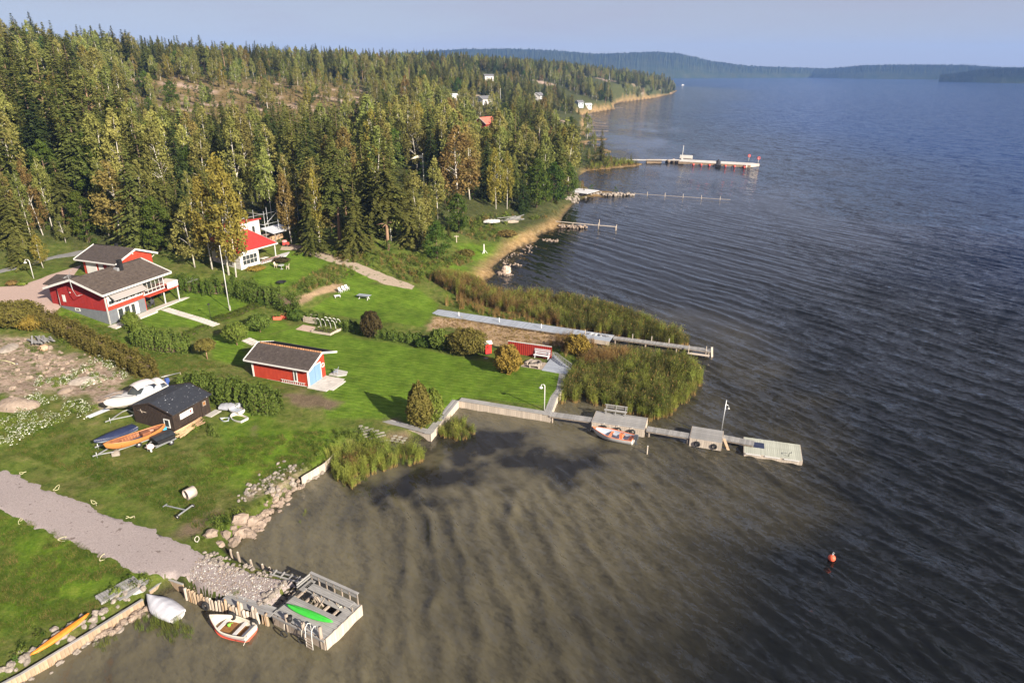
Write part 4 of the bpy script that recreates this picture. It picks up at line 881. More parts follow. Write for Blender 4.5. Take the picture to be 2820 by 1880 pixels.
shrub('shrub', 'dense bush by the far right end of the garden hedge', 1165, 955, 40, 30, LF_DEC, .11, 1000, seed=23)

# ---- reeds, weeds, tall grass, flowers
def tuft(name, h, n, spread, width, mats, seed, bend=.25, stemfrac=.35, plume=False, lean=(-.12, .05)):
    rg = np.random.default_rng(seed); V = []; Fq = []; mi = []
    for i in range(n):
        a = rg.uniform(0, 6.28); q = spread * math.sqrt(rg.random()); b = np.array([math.cos(a) * q, math.sin(a) * q, -.15]); hh = h * rg.uniform(.72, 1.12); ba = rg.uniform(0, 6.28)
        dv = np.array([math.cos(ba), math.sin(ba), 0]) * bend * hh * rg.uniform(.2, 1) + np.array([lean[0], lean[1], 0]) * hh; wv = np.array([-math.sin(ba), math.cos(ba), 0]) * width * rg.uniform(.6, 1.2)
        sg = 3; o = len(V)
        for j in range(sg + 1):
            t = j / sg; p = b + np.array([0, 0, hh * t * (1 - .12 * t)]) + dv * t ** 2.0; ww = wv * (1 - .75 * t) ; V += [p - ww, p + ww]
        for j in range(sg): Fq.append((o + 2 * j, o + 2 * j + 1, o + 2 * j + 3, o + 2 * j + 2)); mi.append(0 if (j + 1) / sg <= stemfrac + .01 else 1)
        for lf in range(3 if len(mats) > 1 and h > 1.2 else 0):   # side leaves
            t = rg.uniform(.35, .95); p = b + np.array([0, 0, hh * t]) + dv * t ** 2; la = rg.uniform(0, 6.28); ld = np.array([math.cos(la), math.sin(la), rg.uniform(-.3, .5)]) * rg.uniform(.25, .5); lw = np.array([-math.sin(la), math.cos(la), .2]) * width * .8
            o = len(V); V += [p, p + ld * .5 + lw, p + ld, p + ld * .5 - lw]; Fq.append((o, o + 1, o + 2, o + 3)); mi.append(1)
        if plume and rg.random() < .10:
            p = b + np.array([0, 0, hh * .9]) + dv; o = len(V); pl = np.array([rg.uniform(-.1, .1) + lean[0] * .6, rg.uniform(-.1, .1), .28]); pw = wv * 1.6; V += [p, p + pl * .5 + pw, p + pl, p + pl * .5 - pw]; Fq.append((o, o + 1, o + 2, o + 3)); mi.append(len(mats) - 1)
    me = mesh_np(name, np.array(V), np.array(Fq), False, mats); me.polygons.foreach_set('material_index', np.minimum(mi, len(mats) - 1)); return me
RG = [tuft('reed_a', 2.7, 26, .45, .030, [LF_STEM, LF_REE, LF_REB], 1, plume=True), tuft('reed_b', 2.4, 26, .45, .030, [LF_STEM, LF_REE, LF_REB], 2, plume=True), tuft('reed_y', 2.5, 26, .45, .030, [LF_STEM, LF_REY, LF_REB], 3, plume=True),
      tuft('reed_o', 2.3, 26, .45, .030, [LF_STEM, LF_REB, LF_REB], 4, plume=True, bend=.4), tuft('rush', 1.7, 20, .35, .024, [LF_GRA], 5, bend=.2), tuft('sedge', .75, 22, .30, .022, [LF_GRA], 6, bend=.5), tuft('hay', .8, 22, .30, .022, [LF_DRY], 7, bend=.7)]
def in_poly(P, n, seed):
    rg = np.random.default_rng(seed); lo, hi = P.min(0), P.max(0); x = rg.uniform(lo[0], hi[0], n * 3); y = rg.uniform(lo[1], hi[1], n * 3); s = poly_sd(x, y, P); k = np.nonzero(s > 0)[0][:n]; return x[k], y[k], s[k]
def PW(pts, z=0.0): return np.array([U(a, b, z)[:2] for a, b in pts])
def reed_bed(name, label, pts, dens, choose, seed, scale=1.0, cat='reeds'):
    P = PW(pts); a = .5 * abs(np.dot(P[:, 0], np.roll(P[:, 1], 1)) - np.dot(P[:, 1], np.roll(P[:, 0], 1))); n = int(a * dens); x, y, s = in_poly(P, n, seed); rg = np.random.default_rng(seed + 1); n = len(x)
    z = np.maximum(ground(x, y), -.05) - .05; sc = scale * rg.uniform(.75, 1.15, n) * (.72 + .28 * sstep(0, 1.2, s)) * (.85 + .3 * fbm(x / 3, y / 3, seed, 2)); idx = choose(x, y, s, rg)
    return scatter(name, np.c_[x, y, z], np.c_[rg.normal(0, .06, n), rg.normal(0, .06, n), rg.uniform(0, 6.28, n)], np.c_[sc, sc, sc], idx, RG, label, cat)
def ch_main(x, y, s, rg):
    n = len(x); c = rg.choice([0, 1, 0, 1, 2], n); q = U(1640, 985); t = fbm(x / 3, y / 3, 7, 3) * .5 + sstep(8, 2, np.hypot(x - q[0], y - q[1])); c = np.where(t + rg.normal(0, .06, n) > .8, 3, c); return np.where((s < .7) & (rg.random(n) < .6), 2, c)
reed_bed('reeds', 'broad bed of dark green reeds between the two wooden docks', c4((1085, 1000), (1110, 900), (1140, 790), (1190, 760), (1230, 700), (1330, 660), (1500, 630), (1600, 640), (1700, 650), (1900, 665), (2060, 700), (2150, 780), (2165, 850), (2110, 930), (2040, 1000), (1960, 1060), (1880, 1120), (1790, 1140), (1700, 1090), (1600, 1080), (1450, 1040), (1330, 1010), (1260, 950), (1210, 1010)), 3.4, ch_main, 301)
reed_bed('reeds', 'long bed of reeds behind the longer grey dock, brown towards the land', c4((95, 150), (230, 200), (310, 230), (500, 280), (700, 330), (930, 380), (1060, 430), (1280, 455), (1420, 470), (1560, 500), (1760, 530), (2040, 575), (2060, 540), (1990, 500), (1860, 440), (1640, 350), (1350, 260), (1150, 220), (960, 190), (800, 190), (680, 200), (580, 190), (420, 130), (200, 110)), 3.2,
         lambda x, y, s, rg: np.where(x + rg.normal(0, 3, len(x)) < 7, rg.choice([3, 3, 2, 0], len(x)), rg.choice([0, 1, 2, 0, 1], len(x))), 302)
reed_bed('reeds', 'clump of bright green reeds standing in the walled bay', c8((1600, 780), (1680, 700), (1850, 640), (1960, 690), (2000, 770), (1930, 810), (1830, 850), (1720, 830), (1630, 830)), 5, lambda x, y, s, rg: rg.choice([2, 4, 0], len(x)), 303, .8)
reed_bed('reeds', 'yellow green reeds along the bank beside the stepping stones', c8((400, 1130), (420, 1010), (620, 950), (900, 930), (1250, 920), (1400, 960), (1470, 1040), (1380, 1090), (1150, 1130), (940, 1200), (850, 1250), (700, 1360), (540, 1340), (450, 1240)), 4.2, lambda x, y, s, rg: np.where(s < 1.6, rg.choice([2, 2, 4], len(x)), rg.choice([0, 2, 2, 3], len(x))), 304, .82)
reed_bed('reeds', 'sparse green rushes in the water below the covered boat', c1((850, 1170), (880, 1090), (1000, 1060), (1180, 1080), (1250, 1190), (1240, 1260), (1160, 1270), (1000, 1200), (870, 1200)), 6.5, lambda x, y, s, rg: np.full(len(x), 4), 305, .62)
reed_bed('reeds', 'small patch of rushes along the stony sea wall foot', c1((590, 1330), (620, 1250), (760, 1190), (780, 1210), (700, 1290), (640, 1340)), 7, lambda x, y, s, rg: np.full(len(x), 4), 306, .55)
reed_bed('reeds', 'few thin rushes in the dark bay water by the bank', c1((1880, 470), (1890, 410), (1980, 390), (2010, 420), (1950, 470)), 1.6, lambda x, y, s, rg: np.full(len(x), 4), 307, .5)
reed_bed('reeds', 'low green reeds on the far grassy spit by the long pier', [(1610, 470), (1640, 448), (1700, 445), (1750, 452), (1766, 456), (1700, 462), (1640, 470)], .6, lambda x, y, s, rg: rg.choice([0, 2], len(x)), 308, .9)
reed_bed('reeds', 'strip of dry tall grass along the back of the cove beach', [(1190, 790), (1260, 778), (1330, 785), (1360, 805), (1300, 800), (1240, 805)], 3, lambda x, y, s, rg: rg.choice([3, 2], len(x)), 309, .6)

def weeds(name, label, polys, dens, idxs, seed, scale=1.0, cat='weeds', soft=0.0):
    XX = []; SS = []
    for j, pts in enumerate(polys):
        P = PP(pts); a = .5 * abs(np.dot(P[:, 0], np.roll(P[:, 1], 1)) - np.dot(P[:, 1], np.roll(P[:, 0], 1))); x, y, s = in_poly(P, int(a * dens), seed + j); k = fbm(x / 2.5, y / 2.5, seed, 3) > soft; XX.append(np.c_[x[k], y[k]]); SS.append(s[k])
    X = np.vstack(XX); n = len(X); rg = np.random.default_rng(seed); z = ground(X[:, 0], X[:, 1]); sc = scale * rg.uniform(.5, 1.3, n) * (.6 + .8 * fbm(X[:, 0] / 3, X[:, 1] / 3, seed + 1, 2))
    return scatter(name, np.c_[X, z], np.c_[rg.normal(0, .1, n), rg.normal(0, .1, n), rg.uniform(0, 6.28, n)], np.c_[sc, sc, sc], rg.choice(idxs, n), RG + WD, label, cat)
def herb(name, h, m, seed, n=60, leaf=.10, flower=0):
    rg = np.random.default_rng(seed); d = rnd_dir(rg, n); d[:, 2] = np.abs(d[:, 2]); P = d * rg.uniform(.3, 1, (n, 1)) * np.array([h * .6, h * .6, h]); V, Fq = leaf_cards(rg, P, d + np.array([0, 0, .4]), leaf, .6)
    mats = [m]; mi = np.zeros(len(Fq), int)
    if flower:
        q = rnd_dir(rg, flower); q[:, 2] = np.abs(q[:, 2]); PF = q * np.array([h * .65, h * .65, h * 1.05]); v2, f2 = leaf_cards(rg, PF, np.array([[0, 0, 1.0]]) + q * .3, .075, .3, .9); Fq = np.vstack([Fq, f2 + len(V)]); V = np.vstack([V, v2]); mats.append(FLW); mi = np.r_[mi, np.ones(len(f2), int)]
    me = mesh_np(name, V, Fq, False, mats); me.polygons.foreach_set('material_index', mi); return me
WD = [herb('herb_a', .7, LF_DEC, 1), herb('herb_b', .9, LF_LIM, 2, 80), herb('herb_w', .75, LF_LIM, 3, 60, .09, 26), herb('herb_p', .9, LF_RUS, 4, 70), herb('herb_d', 1.0, LF_LAU, 5, 90)]
nR = len(RG)
weeds('wildflowers', 'drifts of white wildflowers on the rocky plot', [c2((-40, 1420), (-40, 1260), (250, 1100), (420, 1110), (560, 1180), (640, 1190), (560, 1250), (400, 1290), (250, 1330), (100, 1440)), c2((500, 930), (620, 870), (760, 870), (870, 950), (820, 1000), (700, 1050), (560, 1050), (640, 950)), c2((230, 960), (420, 890), (560, 960), (420, 1040), (250, 1050))], 4.2, [nR + 2, nR + 2, nR + 1, nR + 2, 5], 320, .8, 'flowers', .40)
weeds('weeds', 'rough weeds and saplings along the forest edge and gravel path', [c3((800, 400), (960, 400), (1100, 470), (1330, 540), (1480, 520), (1560, 440), (1640, 360), (1560, 330), (1400, 360), (1250, 340), (1000, 330), (760, 310)), c3((1640, 200), (1900, 170), (1900, 260), (1680, 240)), c3((1600, 330), (1700, 330), (1720, 400), (1620, 420))], 2.2, [nR, nR + 1, nR + 3, nR + 4, 6, 5], 330, 1.0)
weeds('weeds', 'tall dry grass and weeds on the slope below the white house', [c3((480, 580), (640, 470), (780, 400), (900, 420), (930, 480), (840, 540), (700, 560), (560, 640), (500, 680))], 3.2, [5, 6, 6, nR + 1, nR + 4, nR], 340, .85)
weeds('weeds', 'weeds along the stony bank above the dark bay', [c1((1260, 560), (1330, 470), (1480, 420), (1640, 350), (1800, 290), (1900, 230), (1850, 300), (1700, 390), (1500, 480), (1420, 560), (1300, 640)), c1((1980, 60), (2080, 20), (2080, 100), (1960, 180), (1940, 140)), c8((480, 730), (650, 700), (1000, 830), (900, 930), (640, 860), (430, 920), (200, 960), (180, 880), (380, 840))], 4.2, [nR, nR + 1, nR + 4, 5], 350, .7)
weeds('weeds', 'weeds between the sea wall stones and the meadow', [c1((60, 1330), (130, 1250), (300, 1170), (330, 1200), (160, 1310), (90, 1390)), c1((600, 1000), (700, 870), (960, 780), (1080, 810), (1000, 880), (900, 970), (700, 1010)), c1((1480, 930), (1520, 900), (1560, 940), (1500, 970))], 3, [nR, nR + 1, 5], 360, .6)
weeds('weeds', 'dense rough shrubs and bracken on the slope above the cove beach', [c5((230, 570), (330, 480), (480, 420), (700, 385), (900, 430), (1080, 425), (1180, 340), (1300, 290), (1190, 390), (1060, 440), (860, 455), (640, 530), (430, 610)), c5((120, 860), (250, 770), (340, 850), (300, 900), (160, 900))], 1.3, [nR, nR + 1, nR + 3, nR + 4, 6], 375, 1.5)
weeds('weeds', 'weeds around the black shed and wood pile', [c2((1180, 1370), (1380, 1280), (1500, 1300), (1480, 1380), (1300, 1400)), c2((440, 1190), (560, 1170), (600, 1220), (500, 1250)), c2((380, 700), (500, 760), (480, 800), (380, 780)), c2((100, 780), (200, 760), (300, 800), (180, 810))], 3, [nR, nR + 1, 5, nR + 4], 370, .7)
weeds('straw', 'heaps of cut dry reed straw below the longer dock', [c4((100, 430), (130, 345), (330, 350), (900, 440), (1230, 500), (1000, 570), (560, 560), (280, 420))], 5, [6], 380, .42, 'straw')
weeds('weeds', 'tall dry weeds on the marsh between straw and reeds', [c4((1000, 560), (1060, 490), (1240, 500), (1400, 560), (1300, 640), (1100, 640)), c4((330, 200), (600, 300), (1000, 400), (900, 420), (500, 330), (200, 250))], 4, [6, 5, 3, nR + 1], 390, .6)

# short meadow tussocks on the rough grass (the mown lawns stay smooth)
P = PP([(-60, 1180), (150, 1130), (330, 1290), (520, 1240), (620, 1200), (760, 1180), (900, 1190), (860, 1270), (700, 1380), (560, 1460), (430, 1400), (200, 1300), (0, 1230)]); Q = PP([(-60, 1410), (100, 1440), (330, 1560), (400, 1610), (250, 1690), (100, 1720), (-60, 1800)]); T = PP(c2((420, 520), (740, 640), (900, 720), (1250, 800), (1440, 860), (1640, 900), (1300, 930), (1100, 980), (1000, 900), (700, 720), (360, 570)))
XX = np.vstack([np.c_[in_poly(A_, n_, 400 + i)[:2]] for i, (A_, n_) in enumerate(((P, 5200), (Q, 2600), (T, 2400)))])
rg = np.random.default_rng(41); kq = fbm(XX[:, 0] / 2.2, XX[:, 1] / 2.2, 44, 3) > .42; XX = XX[kq]; n = len(XX); sc_ = rg.uniform(.16, .42, n)
MG = [tuft('meadow_a', .75, 26, .55, .022, [LF_GRA], 31, bend=.6), tuft('meadow_b', .65, 26, .55, .022, [leaf_mat('grass_fresh', (.045, .095, .010), (.120, .165, .028), scale=.4, hue=.02, val=.2)], 32, bend=.6), tuft('meadow_c', .6, 22, .5, .022, [LF_DRY], 33, bend=.8)]
scatter('meadow_grass', np.c_[XX, ground(XX[:, 0], XX[:, 1])], np.c_[np.zeros(n), np.zeros(n), rg.uniform(0, 6.28, n)], np.c_[sc_ * 1.6, sc_ * 1.6, sc_], rg.choice([0, 1, 1, 1, 2], n), MG, 'rough meadow grass tussocks around the shed and gravel track', 'grass')

# ================================================================= roads and paths (sheets a little above the ground)
GRAV_P = mat('gravel_pink', (.215, .178, .172), (.335, .288, .278), scale=9, rough=.95, bump=.8, bscale=25, coord='World', spot=(.14, .11, .10), spot_scale=2.2, spot_at=.64)
GRAV_D = mat('gravel_drive', (.33, .24, .205), (.42, .31, .27), scale=5, rough=.95, bump=.3, bscale=40, coord='World')
GRAV_B = mat('gravel_brown', (.24, .19, .14), (.37, .30, .235), scale=3, rough=.95, bump=.5, bscale=20, coord='World', spot=(.10, .12, .04), spot_scale=.9, spot_at=.60)
ASPH = mat('road_asphalt', (.13, .13, .135), (.19, .185, .18), scale=2, rough=.95, bump=.2, coord='World')
CONC = mat('concrete', (.36, .34, .32), (.47, .45, .42), scale=3, rough=.9, bump=.2)
PAVE = mat('paving_slab', (.42, .39, .36), (.54, .50, .46), scale=5, rough=.9, bump=.25, jitter=.14)
ROCK = mat('rock', (.20, .15, .115), (.33, .26, .21), scale=1.3, rough=.95, bump=1.0, bscale=6, jitter=.25, spot=(.13, .11, .09), spot_scale=3, spot_at=.62)
ROCKW = mat('rock_pale', (.19, .16, .135), (.31, .27, .235), scale=1.6, rough=.95, bump=.8, bscale=8, jitter=.25)
def ribbon(name, m, left, right, label, dz=.035, nu=90, nv=9, rag=.18, cat='path'):
    """sheet between two photo-traced edges"""
    def res(pts, n):
        P = np.array([tuple(G(*p))[:2] for p in pts]); d = np.r_[0, np.cumsum(np.linalg.norm(np.diff(P, axis=0), axis=1))]; t = np.linspace(0, d[-1], n); return np.c_[np.interp(t, d, P[:, 0]), np.interp(t, d, P[:, 1])]
    A, B = res(left, nu), res(right, nu); V = []
    for j in range(nv):
        t = j / (nv - 1); Q = A * (1 - t) + B * t
        if j in (0, nv - 1): Q = Q + (np.c_[fbm(Q[:, 0] / .9, Q[:, 1] / .9, 3, 3), fbm(Q[:, 0] / .9, Q[:, 1] / .9, 9, 3)] - .5) * 2 * rag
        V.append(np.c_[Q, ground(Q[:, 0], Q[:, 1]) + dz - (.06 if j in (0, nv - 1) else 0)])
    V = np.vstack(V); i = np.arange((nv - 1) * (nu - 1)); r = i // (nu - 1); c = i % (nu - 1); q = r * nu + c
    o = struct(ob(name, mesh_np(name, V, np.c_[q, q + 1, q + nu + 1, q + nu], True, [m]))); o['label'] = label; o['category'] = cat; return o
ribbon('gravel_track', GRAV_P, [(-260, 1170)] + c1((-300, -10), (0, 130), (130, 165), (270, 240), (430, 300), (600, 380), (760, 430), (930, 490), (1100, 560), (1250, 640), (1330, 690), (1480, 740), (1620, 790), (1760, 820), (1900, 880)), [(-260, 1300)] + c1((-300, 290), (0, 395), (100, 430), (270, 510), (430, 580), (590, 650), (740, 720), (860, 780), (960, 800), (1100, 830), (1250, 880), (1400, 950), (1600, 1000), (1760, 1030)), 'wide pinkish gravel track leading down to the timber pier', .05, 220, 17, .55)
ribbon('gravel_drive', GRAV_D, [(-150, 850), (0, 832), (60, 850), (110, 872), (145, 868)], [(-150, 780), (0, 788), (60, 784), (130, 760), (172, 842)], 'pale pink gravel drive beside the red house', .04, 60, 12, .12)
ribbon('gravel_drive', GRAV_D, [(60, 798), (120, 800), (165, 810)], [(70, 788), (130, 758), (225, 728)], 'grey gravel yard behind the red house', .045, 40, 10, .1)
ribbon('road', ASPH, [(-200, 790), (0, 752), (60, 738), (150, 712), (215, 704), (290, 690)], [(-200, 760), (0, 742), (60, 728), (150, 704), (210, 690), (290, 676)], 'narrow grey road passing behind the garage', .06, 70, 6, .15, 'road')
ribbon('gravel_path', GRAV_B, c3((440, 270), (560, 283), (760, 342), (950, 405), (1060, 448), (1180, 498), (1330, 555)), c3((420, 315), (540, 315), (740, 390), (880, 435), (1000, 495), (1120, 545), (1310, 582)), 'brown gravel path curving from the white house to the shore', .05, 90, 8, .25)
slab = MB().box((0, 0, 0), (.95, .62, .08)).mesh('slab', PAVE)
def slab_path(label, pts, n, wid):
    W = [G(*p) for p in pts]; o = ob('garden_path', None, loc=tuple(W[0])); o['label'] = label; o['category'] = 'path'; struct(o)
    a, b = W[0], W[-1]; d = (b - a); ang = math.atan2(d.y, d.x)
    for i in range(n):
        for j in (-.5, .5):
            t = (i + .5) / n; p = a + d * t; x = p.x - math.sin(ang) * j * wid / 1.02 * .52 * 2 / 2; y = p.y + math.cos(ang) * j * wid * .52; s = ob('slab', slab, o, (x - a.x, y - a.y, gz(x, y) + .03 - a.z), ang + math.pi / 2); s.scale = (wid * .5 / .95 * .97, d.length / n / .62 * .93, 1)
slab_path('paved garden path from the patio down to the low hedges', c2((1110, 515), (1190, 540), (1290, 575), (1380, 605), (1460, 628)), 18, 1.3)
slab_path('short slab path beside the big clipped ball tree', c2((1655, 720), (1725, 752)), 4, 1.4)

# ================================================================= buildings
RED = mat('falu_red', (.20, .018, .018), (.28, .028, .024), scale=3, rough=.85, spec=.15, stretch=(1, 1, .25))
REDB = mat('falu_red_bright', (.34, .040, .022), (.42, .060, .032), scale=3, rough=.85, spec=.15, stretch=(1, 1, .25))
WHITE = mat('white_paint', (.62, .61, .59), (.54, .53, .51), scale=3, rough=.6, spec=.25)
WHITEW = mat('white_wall', (.58, .55, .53), (.51, .48, .46), scale=1, rough=.8, spec=.15)
GREYW = mat('grey_render', (.115, .125, .14), (.15, .16, .175), scale=2, rough=.85)
TILE = mat('roof_tile', (.038, .029, .025), (.078, .062, .053), scale=2.2, rough=.85, spec=.2, spot=(.13, .105, .09), spot_scale=9, spot_at=.64)
TILED = mat('roof_tile_dark', (.048, .039, .036), (.088, .072, .066), scale=2.5, rough=.85, spec=.2, spot=(.50, .48, .45), spot_scale=7, spot_at=.71)
FELT = mat('roof_felt', (.018, .020, .026), (.032, .035, .042), scale=3, rough=.55, spec=.4, spot=(.55, .57, .62), spot_scale=5, spot_at=.66)
METAL_R = mat('roof_sheet_red', (.46, .040, .036), (.54, .055, .046), scale=1.5, rough=.5, spec=.35)
TAR = mat('tarred_boards', (.020, .014, .011), (.044, .029, .021), scale=4, rough=.9, stretch=(1, 1, .3), spot=(.065, .042, .03), spot_scale=5, spot_at=.62)
GLASS = mat('window_glass', (.020, .026, .030), (.05, .055, .05), scale=.9, rough=.06, spec=.6)
BLACK = mat('black_metal', (.012, .012, .013), (.022, .022, .024), rough=.5)
AWN = mat('awning_cloth', (.30, .275, .265), (.33, .30, .29), rough=.8)
BLUE = mat('blue_paint', (.14, .24, .36), (.18, .285, .41), scale=2, rough=.75, stretch=(1, 1, .3))
TERRA = mat('ridge_tile', (.55, .26, .12), (.42, .22, .12), scale=3, rough=.85, jitter=.25)
STEEL = mat('galvanised', (.55, .56, .57), (.42, .43, .45), scale=4, rough=.45, metal=.6)
WOODG = mat('grey_wood', (.20, .195, .19), (.325, .315, .305), scale=2.5, rough=.9, stretch=(.6, 6, 6), bump=.3, bscale=8, jitter=.22)
WOODB = mat('blue_grey_wood', (.22, .245, .29), (.34, .37, .42), scale=2.5, rough=.85, stretch=(.6, 6, 6), bump=.3, bscale=8, jitter=.15)
WOODT = mat('tan_wood', (.215, .175, .14), (.35, .29, .24), scale=2.5, rough=.9, stretch=(3, 3, .5), bump=.3, bscale=8, jitter=.2)
WOODP = mat('pale_wood', (.38, .32, .265), (.52, .45, .38), scale=2.5, rough=.9, stretch=(3, 3, .4), bump=.2, bscale=8, jitter=.16, spot=(.30, .19, .11), spot_scale=3, spot_at=.62)
LOG = mat('logs', (.36, .22, .12), (.54, .37, .22), scale=4, rough=.9, jitter=.25)

def roof_sheet(mb, x0, x1, e0, e1, t=.14):
    """roof slab between eave edge e0=(y,z) and ridge edge e1=(y,z)"""
    V = [(x0, *e0), (x1, *e0), (x1, *e1), (x0, *e1)]; mb.add([*V, *[(a, b, c - t) for a, b, c in V]], [(0, 1, 2, 3), (7, 6, 5, 4), (0, 4, 5, 1), (1, 5, 6, 2), (2, 6, 7, 3), (3, 7, 4, 0)])
def tiles(name, m, parent, x0, x1, e0, e1, course=.34, wave=.24, amp=.03, lift=.012):
    """pan tiles: courses with a step, each row waved across"""
    dy, dz = e1[0] - e0[0], e1[1] - e0[1]; L_ = math.hypot(dy, dz); n = max(2, int(L_ / course)); nx = max(4, int((x1 - x0) / wave) * 3); ny, nz = -dz / L_, dy / L_
    if nz < 0: ny, nz = -ny, -nz
    xs = np.linspace(x0, x1, nx + 1); wv = amp * (np.arange(nx + 1) % 3 == 1); V = []; Fs = []
    for j in range(n):
        for (t, h) in ((j / n, .05), ((j + 1) / n, .012)):
            y = e0[0] + dy * t; z = e0[1] + dz * t; hh = lift + h + wv; V.append(np.c_[xs, y + ny * hh, z + nz * hh])
    V = np.vstack(V); k = nx + 1
    for r in range(2 * n - 1):
        q = r * k + np.arange(nx); Fs.append(np.c_[q, q + 1, q + k + 1, q + k])
    return ob(name, mesh_np(name, V, np.vstack(Fs), False, [m]), parent, kind='stuff')
def wall_boards(mb, p0, p1, z0, z1, th=.12, pitch=.2, bat=.05, depth=.025, top=None):
    """board-and-batten wall from p0 to p1 (local xy), outside on the right-hand side; top(t) gives wall height along it"""
    a = Vector((*p0, 0)); b = Vector((*p1, 0)); d = (b - a); L_ = d.length; d /= L_; o = Vector((d.y, -d.x, 0)); tf = top or (lambda t: z1)
    ks = 12 if top else 1
    for i in range(ks):
        t0, t1 = i / ks, (i + 1) / ks; A, B = a + d * (L_ * t0), a + d * (L_ * t1); C, D = B - o * th, A - o * th; mb.prism([(q.x, q.y) for q in (A, B, C, D)], z0, [tf(t0), tf(t1), tf(t1), tf(t0)])
    n = int(L_ / pitch)
    for i in range(n + 1):
        t = (i + .0) / n * (L_ - bat) / L_ + bat / 2 / L_; c = a + d * (L_ * t) + o * (depth / 2 + .001); mb.box((c.x, c.y, (z0 + tf(t)) / 2), (bat, depth, tf(t) - z0 - .02), math.atan2(d.y, d.x))
def window(parent, c, w, h, rz, cols=1, rows=1, name='window', fr=.08, mat_f=None, th=.07, gm=None):
    """window at local c (centre, on wall face), facing local -y after rz; frame > panes"""
    e = ob(name, None, parent, c, rz); mf = mat_f or WHITE; mb = MB()
    mb.box((0, -th / 2, h / 2 - fr / 2), (w, th, fr)); mb.box((0, -th / 2, -h / 2 + fr / 2), (w, th, fr)); mb.box((-w / 2 + fr / 2, -th / 2, 0), (fr, th - .004, h - 2 * fr)); mb.box((w / 2 - fr / 2, -th / 2, 0), (fr, th - .004, h - 2 * fr))
    for i in range(1, cols): mb.box((-w / 2 + w * i / cols, -th / 2, 0), (fr * .6, th - .008, h - 2 * fr))
    for j in range(1, rows): mb.box((0, -th / 2 - .003, -h / 2 + h * j / rows), (w - 2 * fr, th - .010, fr * .6))
    mb.build('frame', mf, e); g = MB()
    pm = g.box((0, -.02, 0), (w / cols - fr * .7, .012, h / rows - fr * .7)).mesh('pane', gm or GLASS)
    for i in range(cols):
        for j in range(rows): ob('pane', pm, e, (-w / 2 + w * (i + .5) / cols, -.012, -h / 2 + h * (j + .5) / rows))
    return e

# ---- red two-storey house
hN = U(*ch((1090, 1315))[0], 4.47); hF = U(*ch((1650, 1095))[0], 4.47); hA = math.atan2(hF[1] - hN[1], hF[0] - hN[0]); W8 = 8.58; FL = 6.53; RL = 11.3
house = thing('house', 'large dark red house with a brown tiled roof, awning and glazed balcony', 'house', tuple(hN), hA)
def rz_(y): return 4.81 + .308 * (y + 1.12) if y < W8 / 2 else 4.81 + .308 * (W8 + 1.12 - y)
mb = MB()
mb.prism([(0, 0), (0, W8), (RL - .5, W8), (RL - .5, 3), (FL, 3), (FL, 0)], -1.2, 2.03); mb.build('basement', GREYW, house)
mb = MB()
gy = [0, W8 / 2, W8]
mb.add([(-.04, 0 - .03, 2.03), (-.04, W8, 2.03), (-.04, W8, rz_(W8) - .16), (-.04, W8 / 2, rz_(W8 / 2) - .16), (-.04, -.03, rz_(0) - .16), (.16, -.03, 2.03), (.16, W8, 2.03), (.16, W8, rz_(W8) - .16), (.16, W8 / 2, rz_(W8 / 2) - .16), (.16, -.03, rz_(0) - .16)], [(0, 1, 2, 3, 4), (9, 8, 7, 6, 5), (0, 5, 6, 1), (1, 6, 7, 2), (2, 7, 8, 3), (3, 8, 9, 4), (4, 9, 5, 0)])
for i in range(62):
    y = .05 + i * W8 / 62; zt = rz_(y) - .22; mb.box((-.052, y, (2.03 + zt) / 2), (.022, .03, zt - 2.06))
mb.build('gable_wall', RED, house)
mb = MB(); wall_boards(mb, (0.165, -.03), (FL, -.03), 2.03, rz_(0) - .2, .14, .16, .035, .02); mb.box((FL / 2 + RL / 2 - .5, W8 - .08, (2.03 + rz_(W8)) / 2 - .12), (RL - 1.3, .16, rz_(W8) - 2.3)); mb.box((RL - .5, (W8 + 3) / 2, 3.6), (.14, W8 - 3.2, 3.1)); mb.box((FL - .02, 1.5, 3.55), (.16, 2.7, 2.9)); mb.build('wall', REDB, house)
rf = MB()
for x0, x1 in ((-1.2, RL),):
    roof_sheet(rf, x0, x1, (-1.12, 4.81), (W8 / 2, rz_(W8 / 2)), .16); roof_sheet(rf, x0, x1, (W8 + 1.12, 4.81), (W8 / 2, rz_(W8 / 2)), .16)
roof = rf.build('roof', WHITE, house)
tiles('roof_tiles', TILE, roof, -1.12, RL - .08, (-1.08, 4.82), (W8 / 2, rz_(W8 / 2) + .004)); tiles('roof_tiles', TILE, roof, -1.12, RL - .08, (W8 + 1.08, 4.82), (W8 / 2, rz_(W8 / 2) + .004))
mb = MB(); mb.tube([(-1.1, W8 / 2, rz_(W8 / 2) + .06), (RL - .1, W8 / 2, rz_(W8 / 2) + .06)], .10, 8); mb.build('ridge_cap', TILE, roof)
mb = MB()
for x in (-1.23, RL + .03):
    for s in (0, 1):
        y0 = -1.14 if not s else W8 + 1.14; mb.bar((x, y0, 4.78), (x, W8 / 2, rz_(W8 / 2) + .02), .05, .30)
mb.bar((-1.2, -1.16, 4.72), (RL, -1.16, 4.72), .05, .24); mb.bar((-1.2, W8 + 1.16, 4.72), (RL, W8 + 1.16, 4.72), .05, .24); mb.build('bargeboard', WHITE, roof)
def roof_at(px_, py_, z=9.5):
    for _ in range(12):
        p = U(px_, py_, z); d = np.array(p[:2]) - hN[:2]; x = d[0] * math.cos(hA) + d[1] * math.sin(hA); y = -d[0] * math.sin(hA) + d[1] * math.cos(hA); z = hN[2] + rz_(y)
    return x, y, z - hN[2]
cx_, cy_, cz_ = roof_at(*ch((1250, 480))[0])
